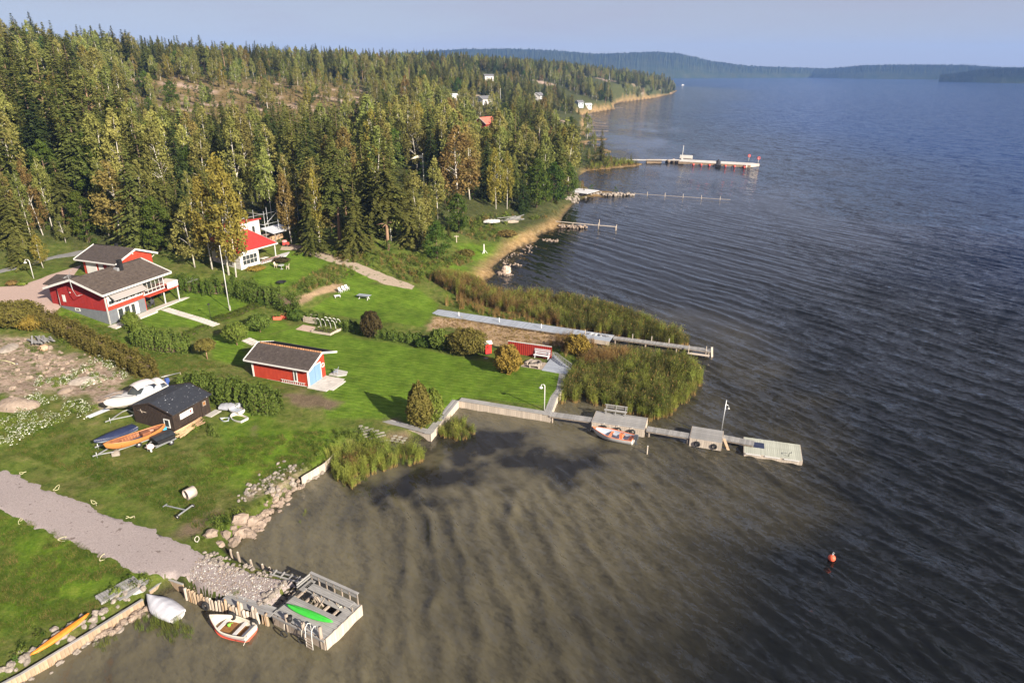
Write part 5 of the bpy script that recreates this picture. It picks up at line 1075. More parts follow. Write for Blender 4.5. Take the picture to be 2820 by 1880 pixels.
mb = MB(); mb.box((cx_, cy_, cz_ + .65), (.55, .55, 1.7)); mb.box((cx_, cy_, cz_ + 1.53), (.62, .62, .06)); mb.build('chimney', BLACK, roof)
mb = MB(); mb.box((cx_ - .5, cy_ + .25, cz_ + .25), (.35, .7, .45)); mb.build('chimney_flashing', STEEL, roof)
mb = MB(); mb.tube([(-1.3, 3.5, 4.3), (-1.35, 3.9, 5.2), (-1.3, 4.2, 7.3)], .03, 6); mb.tube([(-1.3, 3.5, 4.3), (-.6, 3.2, 4.35)], .03, 6)
for k in range(4): mb.tube([(-1.9 + k * .25, 3.8, 7.0 + .06 * k), (-1.9 + k * .25, 4.8, 7.0 + .06 * k)], .015, 5)
mb.tube([(-2.0, 4.3, 6.98), (-.9, 4.3, 7.25)], .02, 5); mb.tube([(-.7, 4.6, 6.4), (-.7, 4.6, 7.6), (-.55, 4.5, 7.75), (-.4, 4.4, 7.5)], .025, 6); mb.build('antenna', STEEL, house)
mb = MB()   # cross roof over the back entrance
for s in (-1, 1):
    V = [(2.4 + s * 2.4, W8 - .5, 5.0), (2.4 + s * 2.4, W8 + 2.6, 5.0), (2.4, W8 + 2.6, 5.75), (2.4, W8 / 2 + 1.9, 5.75)]; mb.add([*V, *[(a, b, c - .14) for a, b, c in V]], [(0, 1, 2, 3), (7, 6, 5, 4), (0, 4, 5, 1), (1, 5, 6, 2), (2, 6, 7, 3), (3, 7, 4, 0)])
mb.build('entrance_roof', TILE, roof)
mb = MB(); mb.box((2.4, W8 + 1.1, 3.4), (3.9, 2.2, 3.2)); mb.build('entrance', RED, house)
mb = MB(); mb.box((.0, -.045, 2.45), (.10, .10, 4.7)); mb.box((-.065, -.02, 2.2), (.05, .12, 4.4)); mb.tube([(-.1, -.14, 4.6), (-.06, -.12, 4.2), (-.05, -.12, .05)], .05, 6); mb.tube([(.05, W8 + .06, 4.4), (.0, W8 + .1, 2.0)], .05, 6); mb.build('corner_trim', WHITE, house)
# upper window band with five windows under the awning
mb = MB(); mb.box((3.25, -.075, 3.12), (6.1, .05, .98)); mb.box((3.25, -.085, 4.2), (6.1, .05, 1.1)); mb.build('window_band', WHITE, house)
for i in range(5): window(house, (.75 + i * 1.24, -.10, 3.12), .95, .66, 0, 2 if i else 1, 1)
mb = MB(); V = [(.35, -.12, 4.42), (6.15, -.12, 4.42), (6.15, -1.35, 3.72), (.35, -1.35, 3.72)]; mb.add([*V, *[(a, b, c - .03) for a, b, c in V]], [(0, 1, 2, 3), (7, 6, 5, 4), (0, 4, 5, 1), (1, 5, 6, 2), (2, 6, 7, 3), (3, 7, 4, 0)]); mb.bar((.3, -1.35, 3.66), (6.2, -1.35, 3.66), .05, .14)
mb.build('awning', AWN, house)
# lower garden windows
for i, (x, w) in enumerate(((2.05, 1.0), (3.2, 1.1), (4.25, .85))): window(house, (x, -.01, 1.02), w, 1.75, 0, 1, 1, 'door' if i == 2 else 'window', .11)
mb = MB(); mb.box((4.98, -.06, 1.02), (.5, .06, 1.75)); mb.build('shutter', WHITE, house)
mb = MB(); mb.box((3.1, -.9, -.08), (7.6, 1.6, .2)); mb.box((FL + 3.5, 1.1, -.1), (7.4, 4.4, .22)); mb.prism([(FL + 5.6, -1.2), (FL + 7.4, -1.2), (FL + 7.2, -.9)], -.2, .0)
mb.build('patio', PAVE, house)
mb = MB(); mb.box((FL + .05, .05, 1.15), (.1, .14, 2.3)); mb.box((FL + 2.9, 1.0, 2.28), (5.9, 3.9, .16)); mb.build('balcony_floor', REDB, house)
for (x, y) in ((FL + 3.6, -.1), (FL + 5.7, -.8), (FL + 5.7, 2.7), (FL + 3.6, 2.7)): MB().box((x, y, 1.1), (.13, .13, 2.22)).build('post', WHITE, house)
mb = MB()
mb.box((FL + 4.75, -.92, 2.85), (2.1, .06, .9)); mb.box((FL + 5.82, 1.0, 2.85), (.06, 3.9, .9)); mb.build('balcony_parapet', WHITE, house)
mb = MB(); mb.box((FL + 1.95, -.06, 4.62), (4.1, .10, .30)); mb.box((FL + 1.95, -.06, 2.44), (4.1, .10, .14)); mb.box((FL + 1.95, -.07, 3.0), (4.1, .06, .08))
for i in range(6): mb.box((FL + .06 + i * .77, -.075, 3.5), (.10 if i in (0, 5) else .06, .07, 2.1))
mb.box((FL + 3.95, 1.4, 4.62), (.1, 2.8, .3)); mb.box((FL + 3.95, 2.7, 3.5), (.1, .1, 2.2)); mb.build('conservatory_frame', WHITE, house)
GLZ = bpy.data.materials.new('clear_glass'); GLZ.use_nodes = True
_b = GLZ.node_tree.nodes['Principled BSDF']; _b.inputs['Base Color'].default_value = (.05, .06, .06, 1); _b.inputs['Alpha'].default_value = .35; _b.inputs['Roughness'].default_value = .05
pm = MB().box((0, 0, 0), (.70, .012, 1.95)).mesh('pane', GLZ)
for i in range(5): ob('pane', pm, house, (FL + .45 + i * .77, -.065, 3.49))
mb = MB(); mb.box((FL + 2, 2.9, 3.5), (4.2, .12, 2.3)); mb.build('conservatory_wall', WOODT, house)
mb = MB()
for k in range(3): mb.box((FL + .9 + k * 1.1, 1.2, 2.65), (.55, .55, .5)); mb.box((FL + .9 + k * 1.1, 1.45, 3.0), (.55, .1, .6))
mb.build('conservatory_chairs', LOG, house)
window(house, (FL + 1.6, 2.99, 1.1), 2.0, 2.0, 0, 2, 1, 'door', .1)
mb = MB(); mb.box((-.085, 7.6, 3.2), (.06, .5, 1.0)); mb.build('meter_box', WHITE, house)
window(house, (-.0, 5.55, 1.72), .9, .42, -math.pi / 2, 1, 1, 'basement_window', .1)
mb = MB(); mb.box((-.08, 6.2, 4.2), (.08, .2, .13)); mb.build('wall_lamp', WHITE, house)
mb = MB(); mb.box((-2.0, W8 + .4, 1.55), (3.4, .14, .3), rz=.25); mb.build('kerb', CONC, house)
def chair(name, label, loc, rz, m, group=None, back=.5, cat='chair', low=False):
    e = thing(name, label, cat, loc, rz, group); sh = .34 if low else .44
    MB().box((0, 0, sh), (.52, .5, .05)).build('seat', m, e); MB().box((0, .27, sh + .30), (.52, .05, .58), rx=-.25 if not low else -.42).build('backrest', m, e)
    lg = MB().box((0, 0, sh / 2 - .01), (.05, .05, sh - .03)).mesh('leg', m)
    for x in (-.22, .22):
        for y in (-.2, .2): ob('leg', lg, e, (x, y, 0))
    for x in (-.29, .29): MB().box((x, 0, sh + .2), (.07, .5, .03)).build('armrest', m, e)
    return e
def at_house(x, y, z): return (hN[0] + x * math.cos(hA) - y * math.sin(hA), hN[1] + x * math.sin(hA) + y * math.cos(hA), hN[2] + z)
DARKC = mat('dark_canvas', (.030, .030, .036), (.05, .05, .056), rough=.8)
chair('garden_chair', 'dark garden chair on the red house patio, nearer the grey wall', at_house(FL + .9, .5, .02), hA + 1.2, DARKC)
chair('garden_chair', 'dark garden chair on the red house patio, further from the grey wall', at_house(FL + 1.9, .7, .02), hA - .9, DARKC)

# ---- garage
gA0 = U(*ch((520, 300))[0], 9.3); gB0 = U(*ch((1160, 385))[0], 9.3); gAn = math.atan2(gB0[1] - gA0[1], gB0[0] - gA0[0]); gbase = 6.7
gar = thing('garage', 'red garage with a dark brown tiled gable roof behind the red house', 'garage', (gA0[0], gA0[1], gbase), gAn); eh = 9.3 - gbase; rh = eh + 1.55; GW = 8.2; GL = 9.3
mb = MB(); mb.prism([(.9, .8), (8.7, .8), (8.7, GW - .8), (.9, GW - .8)], -1.5, eh + .1); mb.add([(8.75, .8, eh), (8.75, GW - .8, eh), (8.75, GW - .8, eh + .12), (8.75, GW / 2, rh - .2), (8.75, .8, eh + .12), (8.6, .8, eh), (8.6, GW - .8, eh), (8.6, GW - .8, eh + .12), (8.6, GW / 2, rh - .2), (8.6, .8, eh + .12)], [(0, 1, 2, 3, 4), (9, 8, 7, 6, 5), (3, 8, 9, 4), (2, 7, 8, 3), (0, 5, 6, 1), (1, 6, 7, 2), (4, 9, 5, 0)])
for i in range(36):
    y = .85 + i * (GW - 1.7) / 35; zt = eh + .1 + (rh - eh - .3) * (1 - abs(y - GW / 2) / (GW / 2 - .8)); mb.box((8.762, y, (zt - 1) / 2), (.02, .03, zt + 1))
mb.build('wall', REDB, gar)
rf = MB(); roof_sheet(rf, 0, GL, (0, eh), (GW / 2, rh), .15); roof_sheet(rf, 0, GL, (GW, eh), (GW / 2, rh), .15); roof = rf.build('roof', WHITE, gar)
tiles('roof_tiles', TILED, roof, .06, GL - .06, (.03, eh + .004), (GW / 2, rh + .004)); tiles('roof_tiles', TILED, roof, .06, GL - .06, (GW - .03, eh + .004), (GW / 2, rh + .004))
mb = MB()
for x in (-.03, GL + .03): mb.bar((x, -.02, eh - .04), (x, GW / 2, rh), .05, .28); mb.bar((x, GW + .02, eh - .04), (x, GW / 2, rh), .05, .28)
mb.bar((0, -.04, eh - .08), (GL, -.04, eh - .08), .05, .2); mb.tube([(GL - .6, GW - .1, eh - .2), (GL - .8, GW - .7, eh - .7), (GL - .8, GW - .75, -.3)], .05, 6); mb.build('bargeboard', WHITE, roof)
mb = MB(); mb.tube([(.0, GW / 2, rh + .06), (GL, GW / 2, rh + .06)], .09, 8); mb.build('ridge_cap', TILED, roof); MB().box((4.6, GW / 2 + .4, rh + .15), (.4, .4, .6)).build('vent', BLACK, roof)
MB().box((2.7, .76, 1.05), (2.3, .08, 2.1)).build('garage_door', WHITE, gar); MB().box((4.9, .76, 1.05), (1.0, .08, 2.1)).build('door', WHITE, gar); window(gar, (6.8, .79, 1.6), .9, .9, 0, 1, 1)
MB().box((8.8, GW / 2 - .25, rh - .75), (.06, .12, .2)).build('wall_lamp', WHITE, gar)

# ---- red boathouse with blue doors
bA = U(850.05, 1065.4, 1.6); bB = U(702.1, 1038, 1.6); bAn = math.atan2(bB[1] - bA[1], bB[0] - bA[0])
bh = thing('boathouse', 'small bright red boathouse with light blue doors on the lawn', 'boathouse', tuple(bA), bAn); BW = 3.55; BL = 8.2
def bz_(y): return 2.44 + .45 * (.55 - y) if y > -2.35 else 2.44 + .45 * 2.9 - .32 * (-2.35 - y)
mb = MB(); wall_boards(mb, (BL, 0), (0.02, 0), -.5, bz_(0) - .16, .12, .17, .045, .03); mb.box((BL / 2, -BW + .06, 1.3), (BL - .1, .12, bz_(-BW) * 2 - 2.9)); mb.box((BL - .06, -BW / 2, 1.1), (.12, BW - .3, 3.0))
wall_boards(mb, (0, 0), (0, -BW), -.5, 3, .12, .2, .03, .02, top=lambda t: bz_(-BW * t) - .15); mb.build('wall', REDB, bh)
MB().box((BL / 2, -BW / 2, -.12), (BL + .12, BW + .12, .4)).build('foundation', CONC, bh)
rf = MB(); roof_sheet(rf, -.75, BL + .9, (.55, bz_(.55)), (-2.35, bz_(-2.35)), .12); roof_sheet(rf, -.75, BL + .9, (-5.3, bz_(-5.3)), (-2.35, bz_(-2.35)), .12); roof = rf.build('roof', WHITE, bh)
tiles('roof_tiles', TILED, roof, -.68, BL + .84, (.52, bz_(.52) + .004), (-2.35, bz_(-2.35) + .004), .5, .22, .045); tiles('roof_tiles', TILED, roof, -.68, BL + .84, (-5.27, bz_(-5.27) + .004), (-2.35, bz_(-2.35) + .004), .5, .22, .045)
rt = MB().tube([(-.18, 0, 0), (.18, 0, 0.015)], [.11, .125], 8).mesh('ridge_tile', TERRA)
for i in range(26): o = ob('ridge_tile', rt, roof, (-.5 + i * .36, -2.35, bz_(-2.35) + .07)); o.rotation_euler = (0, random.uniform(-.03, .03), random.uniform(-.05, .05))
mb = MB()
for x in (-.78, BL + .93): mb.bar((x, .57, bz_(.55) - .03), (x, -2.35, bz_(-2.35) + .02), .05, .24); mb.bar((x, -5.32, bz_(-5.3) - .03), (x, -2.35, bz_(-2.35) + .02), .05, .24)
mb.bar((-.75, .60, bz_(.55) - .05), (BL + .9, .60, bz_(.55) - .05), .06, .14); mb.build('bargeboard', WHITE, roof)
mb = MB(); mb.box((-.045, -.0, 1.05), (.08, .14, 2.5)); mb.box((BL + .03, .03, 1.05), (.12, .1, 2.4)); mb.box((-.05, -.16, 1.05), (.06, .10, 2.15)); mb.box((-.05, -2.66, 1.15), (.06, .10, 2.4)); mb.box((-.05, -1.4, 2.32), (.06, 2.5, .10)); mb.tube([(BL + .6, .5, 2.3), (BL + .15, .1, 2.0), (BL + .12, .1, 0)], .04, 6); mb.build('corner_trim', WHITE, bh)
for i, y in enumerate((-.80, -2.02)):
    dd = MB().box((-.06, y, 1.1), (.07, 1.18, 2.3)).build('door', BLUE, bh); q = MB()
    for z in (.35, 1.85): q.box((-.105, y + (.3 if i == 0 else -.3), z), (.02, .55, .05))
    q.build('hinge', BLUE, dd); pl = MB()
    for k in range(5): pl.box((-.098, y - .46 + k * .23, 1.1), (.008, .205, 2.28))
    pl.build('door_boards', BLUE, dd)
window(bh, (1.75, .04, 1.25), .55, 1.55, math.pi, 1, 1, fr=.13)
lb = thing('lifebuoy', 'white ring lifebuoy hanging beside the blue doors', 'lifebuoy', tuple(Vector(bA) + Matrix.Rotation(bAn, 3, 'Z') @ Vector((-.10, -3.05, 1.75))), bAn)
MB().torus((0, 0, 0), .26, .07, (1, 0, 0)).build('ring', WHITE, lb); mb = MB()
for k in range(4): mb.torus((0, 0, 0), .26, .074, (1, 0, 0), 3, 8, k * math.pi / 2 - .1, k * math.pi / 2 + .1)
mb.build('band', mat('orange_band', (.75, .16, .05)), lb)
def at_boat(x, y, z=0): p = Vector(bA) + Matrix.Rotation(bAn, 3, 'Z') @ Vector((x, y, 0)); return (p.x, p.y, gz(p.x, p.y) + z)
lad = thing('ladder', 'white wooden ladder lying on edge along the red boathouse wall', 'ladder', at_boat(2.1, .22, .05), bAn)
for z in (.03, .42): MB().box((0, 0, z), (3.6, .05, .06)).build('rail', WHITE, lad)
rg_ = MB().box((0, 0, .22), (.05, .04, .36)).mesh('rung', WHITE)
for i in range(11): ob('rung', rg_, lad, (-1.6 + i * .32, 0, 0))
apr = ob('paved_apron', None, loc=at_boat(0, 0, 0), rz=bAn); struct(apr); apr['label'] = 'grey slab paving in front of the blue boathouse doors'; apr['category'] = 'paving'
s2 = MB().box((0, 0, 0), (.50, .50, .08)).mesh('slab', PAVE)
for i in range(6):
    for j in range(7):
        if i == 5 and j in (0, 6): continue
        o = ob('slab', s2, apr, (-.35 - i * .56 + random.uniform(-.02, .02), .1 - j * .56 + random.uniform(-.02, .02), .02 + random.uniform(-.01, .01))); o.rotation_euler = (0, 0, random.uniform(-.03, .03)); o.scale = (1.06, 1.06, 1)
ter = MB().prism([(-.2, -3.9), (-1.5, -3.9), (-2.3, -4.7), (-1.9, -5.6), (-.1, -5.7)], -.2, .06).build('paved_terrace', CONC, loc=at_boat(0, 0, 0), rz=bAn); struct(ter); ter['label'] = 'pale concrete pad beside the boathouse doors'; ter['category'] = 'paving'
chair('garden_chair', 'pale blue reclining chair by the boathouse corner', at_boat(-.9, -4.5, .06), bAn + math.pi / 2 + .5, WOODB, low=True)

# ---- black tarred shed
sA = U(483.2, 1190.5, 2.0); sB = U(580.1, 1134.4, 2.0); sAn = math.atan2(sB[1] - sA[1], sB[0] - sA[0]); SL = 5.1; SW = 5.6
sh = thing('shed', 'black tarred shed with a flaking felt roof among the stored boats', 'shed', tuple(sA), sAn)
def sz_(y): return 2.2 + .28 * (y + .25) if y < 2.75 else 2.2 + .28 * (5.75 - y)
mb = MB(); wall_boards(mb, (0, 0), (SL, 0), -.5, sz_(0) - .1, .12, .22, .16, .018); wall_boards(mb, (0, SW), (0, 0), -.5, 3, .12, .22, .16, .018, top=lambda t: sz_(SW * (1 - t)) - .1); mb.box((SL - .05, SW / 2, .9), (.1, SW - .3, 2.6)); mb.box((SL / 2, SW - .05, .85), (SL - .1, .1, 2.6)); mb.build('wall', TAR, sh)
rf = MB(); roof_sheet(rf, -.2, SL + .25, (-.28, sz_(-.28)), (2.75, sz_(2.75)), .10); roof_sheet(rf, -.2, SL + .25, (5.88, sz_(5.88)), (2.75, sz_(2.75)), .10); roof = rf.build('roof', FELT, sh)
mb = MB()
for x in (-.22, SL + .27): MB().bar((x, -.30, sz_(-.28) - .03), (x, 2.75, sz_(2.75)), .04, .16).bar((x, 5.9, sz_(5.88) - .03), (x, 2.75, sz_(2.75)), .04, .16).build('bargeboard', TAR, roof)
window(sh, (1.75, -.03, 1.42), 1.75, .62, 0, 1, 1, fr=.1, gm=mat('painted_pane', (.62, .60, .56), (.5, .48, .45), rough=.5)); MB().box((2.35, -.065, 1.45), (.2, .02, .26)).build('sign', mat('red_sign', (.55, .05, .06)), sh)
window(sh, (-.03, .9, .95), .8, 1.0, -math.pi / 2, 1, 1, fr=.1); dd = MB().box((4.25, -.05, .95), (.85, .06, 1.95)).build('door', TAR, sh); window(dd, (4.25, -.09, 1.5), .45, .5, 0, 1, 1, 'pane_frame', .07, WOODT, gm=mat('amber_pane', (.30, .13, .04), rough=.3))
MB().tube([(-.1, 3.6, 1.75), (-.1, 5.0, 1.85)], .03, 6).tube([(-.1, 4.2, 1.6), (-.1, 4.4, 2.0)], .05, 6).build('oar', WOODT, sh)
MB().box((SL - .2, -.5, -.02), (1.6, .9, .12)).build('doorstep', CONC, sh)

# ---- white house with red sheet roof
wA = U(665.2, 744.4, 5.6); wB = U(716.5, 729, 5.6); wAn = math.atan2(wB[1] - wA[1], wB[0] - wA[0])
wh = thing('house', 'white house with a bright red sheet metal roof behind golden birches', 'house', tuple(wA), wAn)
mb = MB(); mb.prism([(0, 0), (4.2, 0), (4.2, 7), (0, 7)], -1.2, [3.0, 3.0, 4.6, 4.6]); mb.build('wall', WHITEW, wh); MB().prism([(-.06, -.06), (4.26, -.06), (4.26, .1), (-.06, .1)], -1.2, .35).build('plinth', WHITE, wh)
MB().prism([(3.2, 7.2), (11.6, 7.2), (11.6, 12), (3.2, 12)], -1.0, [6.15, 6.15, 5.4, 5.4]).build('rear_block', WHITEW, wh)
mb = MB(); V = [(2.9, 6.9, 6.35), (11.9, 6.9, 6.35), (11.9, 12.3, 5.5), (2.9, 12.3, 5.5)]; mb.add([*V, *[(a, b, c - .18) for a, b, c in V]], [(0, 1, 2, 3), (7, 6, 5, 4), (0, 4, 5, 1), (1, 5, 6, 2), (2, 6, 7, 3), (3, 7, 4, 0)]); mb.build('rear_roof', METAL_R, wh)
rf = MB(); roof_sheet(rf, -.45, 8.4, (-.45, 3.15), (7.0, 4.9), .10); roof_sheet(rf, -.45, 8.4, (10, 4.2), (7.0, 4.9), .10)
for i in range(30): rf.bar((-.4 + i * .3, -.43, 3.17), (-.4 + i * .3, 6.98, 4.91), .03, .05)
roof = rf.build('roof', METAL_R, wh)
mb = MB(); mb.bar((-.45, -.49, 3.08), (8.4, -.49, 3.08), .05, .2); mb.bar((8.43, -.45, 3.1), (8.43, 7, 4.84), .04, .2); mb.build('bargeboard', WHITE, roof)
window(wh, (2.1, -.01, 1.55), 3.3, 1.75, 0, 4, 2, fr=.10)
window(wh, (10.0, 7.19, 4.5), .8, 1.4, 0, 1, 1, fr=.08)
mb = MB(); mb.prism([(4.2, -.4), (8.6, -.4), (10.5, 0), (12.6, 1.2), (13.2, 2.6), (12.6, 4.0), (10.5, 5.4), (4.2, 5.4)], .0, .32); mb.build('terrace', mat('terrace_boards', (.42, .41, .42), (.52, .51, .52), scale=2, stretch=(1, 6, 1)), wh)
for x in (8.1,): MB().box((x, .1, 1.7), (.14, .14, 2.8)).build('post', WHITE, wh)
mb = MB(); mb.box((6.4, -.42, .75), (4.2, .05, .08)); [mb.box((4.4 + i * .5, -.42, .4), (.05, .05, .7)) for i in range(9)]; mb.build('railing', mat('red_brown_rail', (.32, .16, .12)), wh)
MB().tube([(5.4, 2.2, .32), (5.4, 2.2, 1.0)], [.28, .34], 10).build('barrel_grill', BLACK, wh); MB().box((6.3, 1.2, .62), (1.5, .8, .06)).box((6.3, 1.2, .47), (.1, .1, .3)).build('terrace_table', WHITE, wh)
sc = thing('scaffold', 'steel scaffolding round the back corner of the white house', 'scaffold', tuple(wA), wAn)
for x in (5, 8.5, 12.2, 15.5):
    for y in (6.4, 9.2) if x > 12 else (6.85,):
        MB().tube([(x, y, -1.0 if x > 9 else 4.8), (x, y, 7.6)], .045, 6).build('standard', STEEL, sc)
for z in (3.0, 5.0, 7.0):
    MB().tube([(4.6 if z > 5 else 12.0, 6.8, z), (16.2, 6.8, z)], .04, 6).build('ledger', STEEL, sc); MB().tube([(12.2, 6.2, z), (12.2, 12.2, z)], .04, 6).build('ledger', STEEL, sc)
MB().tube([(12.2, 6.4, 0), (15.5, 6.4, 3.0)], .04, 6).build('brace', STEEL, sc); MB().tube([(12.2, 6.4, 5), (15.5, 6.4, 7.0)], .04, 6).build('brace', STEEL, sc)
for k in range(3): MB().box((13.8, 6.6 + k * .32, 3.06), (3.8, .28, .05)).build('board', WOODT, sc)
sd2 = thing('woodshed', 'open woodshed with a grey sheet roof beside the scaffolding', 'shed', tuple(Vector(wA) + Matrix.Rotation(wAn, 3, 'Z') @ Vector((13.4, 5.2, .3))), wAn)
mb = MB(); V = [(-.6, 0, 3.1), (4.4, 0, 3.1), (4.4, 3.4, 3.7), (-.6, 3.4, 3.7)]; mb.add([*V, *[(a, b, c - .1) for a, b, c in V]], [(0, 1, 2, 3), (7, 6, 5, 4), (0, 4, 5, 1), (1, 5, 6, 2), (2, 6, 7, 3), (3, 7, 4, 0)]); mb.build('roof', mat('grey_sheet', (.38, .40, .45), (.50, .52, .56), scale=2), sd2)
for x in (0, 4): [MB().box((x, y, 1.1), (.14, .14, 4.0)).build('post', WOODT, sd2) for y in (.2, 3.2)]
MB().box((2, 2.4, 1.0), (3.4, 1.0, 2.4)).build('firewood', LOG, sd2)
gw = G(*(480 + 2010 / 6.533, 560 + 770 / 6.533)); wb = thing('wheelbarrow', 'red garden cart loaded with pink sacks by the scaffolding', 'cart', tuple(gw), .4)
MB().prism([(-.6, -.4), (.6, -.4), (.6, .4), (-.6, .4)], .35, .7).build('tray', mat('cart_red', (.55, .05, .04)), wb); MB().ball((-.2, 0, .95), .42, 10, 7, .1, 3, (1.2, .9, .7)).build('sack', mat('pink_sack', (.55, .25, .25)), wb)
for y in (-.42, .42): MB().torus((0, y, .25), .2, .06, (0, 1, 0), 14, 6).build('wheel', BLACK, wb)

# ---- small far houses seen between the trees
def far_house(name, label, px_, py_, w, d, h, rh_, rz, wm, rm, zoff=0, depth=None):
    p = G(px_, py_); e = thing(name, label, 'house', tuple(p), rz); MB().prism([(-w / 2, -d / 2), (w / 2, -d / 2), (w / 2, d / 2), (-w / 2, d / 2)], -2, h).build('wall', wm, e)
    rf = MB(); roof_sheet(rf, -w / 2 - .4, w / 2 + .4, (-d / 2 - .4, h), (0, h + rh_), .2); roof_sheet(rf, -w / 2 - .4, w / 2 + .4, (d / 2 + .4, h), (0, h + rh_), .2); r = rf.build('roof', rm, e)
    g = MB()
    for x in (-w / 2, w / 2 - .2): g.add([(x, -d / 2, h - .1), (x, d / 2, h - .1), (x, 0, h + rh_ - .15), (x + .2, -d / 2, h - .1), (x + .2, d / 2, h - .1), (x + .2, 0, h + rh_ - .15)], [(0, 1, 2), (5, 4, 3), (0, 2, 5, 3), (1, 4, 5, 2), (0, 3, 4, 1)])
    g.build('gable', wm, e); mb = MB()
    for x in (-w / 2 - .43, w / 2 + .43): mb.bar((x, -d / 2 - .42, h - .06), (x, 0, h + rh_), .06, .35); mb.bar((x, d / 2 + .42, h - .06), (x, 0, h + rh_), .06, .35)
    mb.build('bargeboard', WHITE, r)
    for i in range(2): window(e, (-w / 4 + i * w / 2, -d / 2, h * .55), 1.3, 1.2, 0, 2, 1)
    window(e, (-w / 2, 0, h * .55), 1.3, 1.2, -math.pi / 2, 2, 1)
    return e
RT = mat('roof_red_tile', (.50, .11, .075), (.58, .16, .11), rough=.7)
DKR = mat('roof_dark', (.10, .10, .11), (.16, .16, .17), rough=.8)
far_house('house', 'red house with a red tiled roof half hidden in the forest', 1338, 360, 10, 7, 3.4, 2.8, 1.0, RED, RT)
far_house('house', 'white house with a grey roof high in the forest above the red roofed one', 1332, 286, 9, 6.5, 3.0, 2.0, .9, WHITEW, DKR)
far_house('house', 'small white house just showing its roof left of the larger white one', 1252, 276, 6, 5, 2.6, 1.4, .4, WHITEW, mat('roof_pale', (.55, .55, .56)))
far_house('house', 'white house standing alone highest up the slope among trees', 1345, 222, 8, 6, 4.0, 1.4, .3, WHITEW, DKR)
far_house('house', 'pale house behind brown birches near the far bay', 1482, 276, 10, 7, 3.6, 2.4, 1.2, WHITEW, DKR)
far_house('cabin', 'small pale blue cabin on the far shore lawn', 1595, 291, 6, 5, 2.8, 1.8, .6, mat('pale_blue_wall', (.42, .48, .52)), DKR)
far_house('cabin', 'low white cabin nearest the water on the far shore lawn', 1619, 296, 6, 4, 2.4, 1.4, .3, WHITEW, mat('roof_pale', (.55, .55, .56)))

# ================================================================= sea walls, docks, jetties
WOODO = mat('stained_wood', (.28, .20, .13), (.41, .31, .22), scale=2.2, rough=.9, stretch=(3, 3, .4), jitter=.2, spot=(.26, .14, .06), spot_scale=2.5, spot_at=.58)
RUB = mat('tyre_rubber', (.016, .016, .017), (.030, .030, .031), scale=6, rough=.8)
ROPE = mat('rope', (.55, .52, .44), (.66, .62, .52), rough=.9)
ROPEY = mat('rope_yellow', (.60, .56, .30), (.70, .66, .42), rough=.9)
def seg(a, b): d = Vector(b) - Vector(a); return d.length, math.atan2(d.y, d.x)
def seawall(name, label, pts, top, cap, wood, inward=1, bw=.26, cat='sea wall', capm=None, h_start=None):
    """plank wall standing in the water along photo-traced foot points; cap = width of the boardwalk on top"""
    W = [Vector(U(*p)) for p in pts]; o = W[0]; e = thing(name, label, cat, tuple(o)); capm = capm or WOODG
    for i in range(len(W) - 1):
        a, b = W[i] - o, W[i + 1] - o; L_, ang = seg(a, b); n = max(1, int(L_ / bw)); nrm = Vector((-math.sin(ang), math.cos(ang), 0)) * inward; h = top + .6
        bm_ = MB().box((0, 0, 0), (L_ / n - .012, .07, h)).mesh('board', wood)
        for k in range(n):
            t = (k + .5) / n; p = a + (b - a) * t + nrm * (.05 + random.uniform(-.012, .012)); tt = top
            if h_start is not None and i == 0: tt = h_start + (top - h_start) * t
            ob('board', bm_, e, (p.x, p.y, tt - h / 2 - .02 + random.uniform(-.02, .02)), ang)
        if cap:
            m = max(1, round(cap / .2)); ns = max(1, int(L_ / 3.2))
            cm = MB().box((0, 0, 0), ((L_ + cap * .0) / ns - .02, cap / m - .015, .06)).mesh('cap_board', capm)
            for s in range(ns):
                for k in range(m):
                    p = a + (b - a) * ((s + .5) / ns) + nrm * (-.03 + cap * (k + .5) / m); ob('cap_board', cm, e, (p.x, p.y, top + .015 + random.uniform(-.004, .004)), ang)
    return e
seawall('sea_wall', 'long low plank sea wall below the orange kayak', [(-200, 2020), (64, 1880), (238, 1773), (400, 1671)], .72, .2, WOODO, 1)
seawall('sea_wall', 'short angled plank sea wall behind the covered boat', [(418, 1652), (463, 1618), (508, 1634)], .85, .16, WOODO, 1)
seawall('sea_wall', 'low pale plank wall beside the reeds and stony bank', [(833, 1336), (897, 1297), (925, 1268)], .95, .0, WOODP, 1)
seawall('sea_wall', 'grey capped plank wall round the lawn corner and walled bay', [(1005, 1168), (1188, 1216), (1264, 1122), (1515, 1163), (1533, 1114), (1549, 1092), (1560, 1030)], .92, .85, WOODP, 1, h_start=.5)
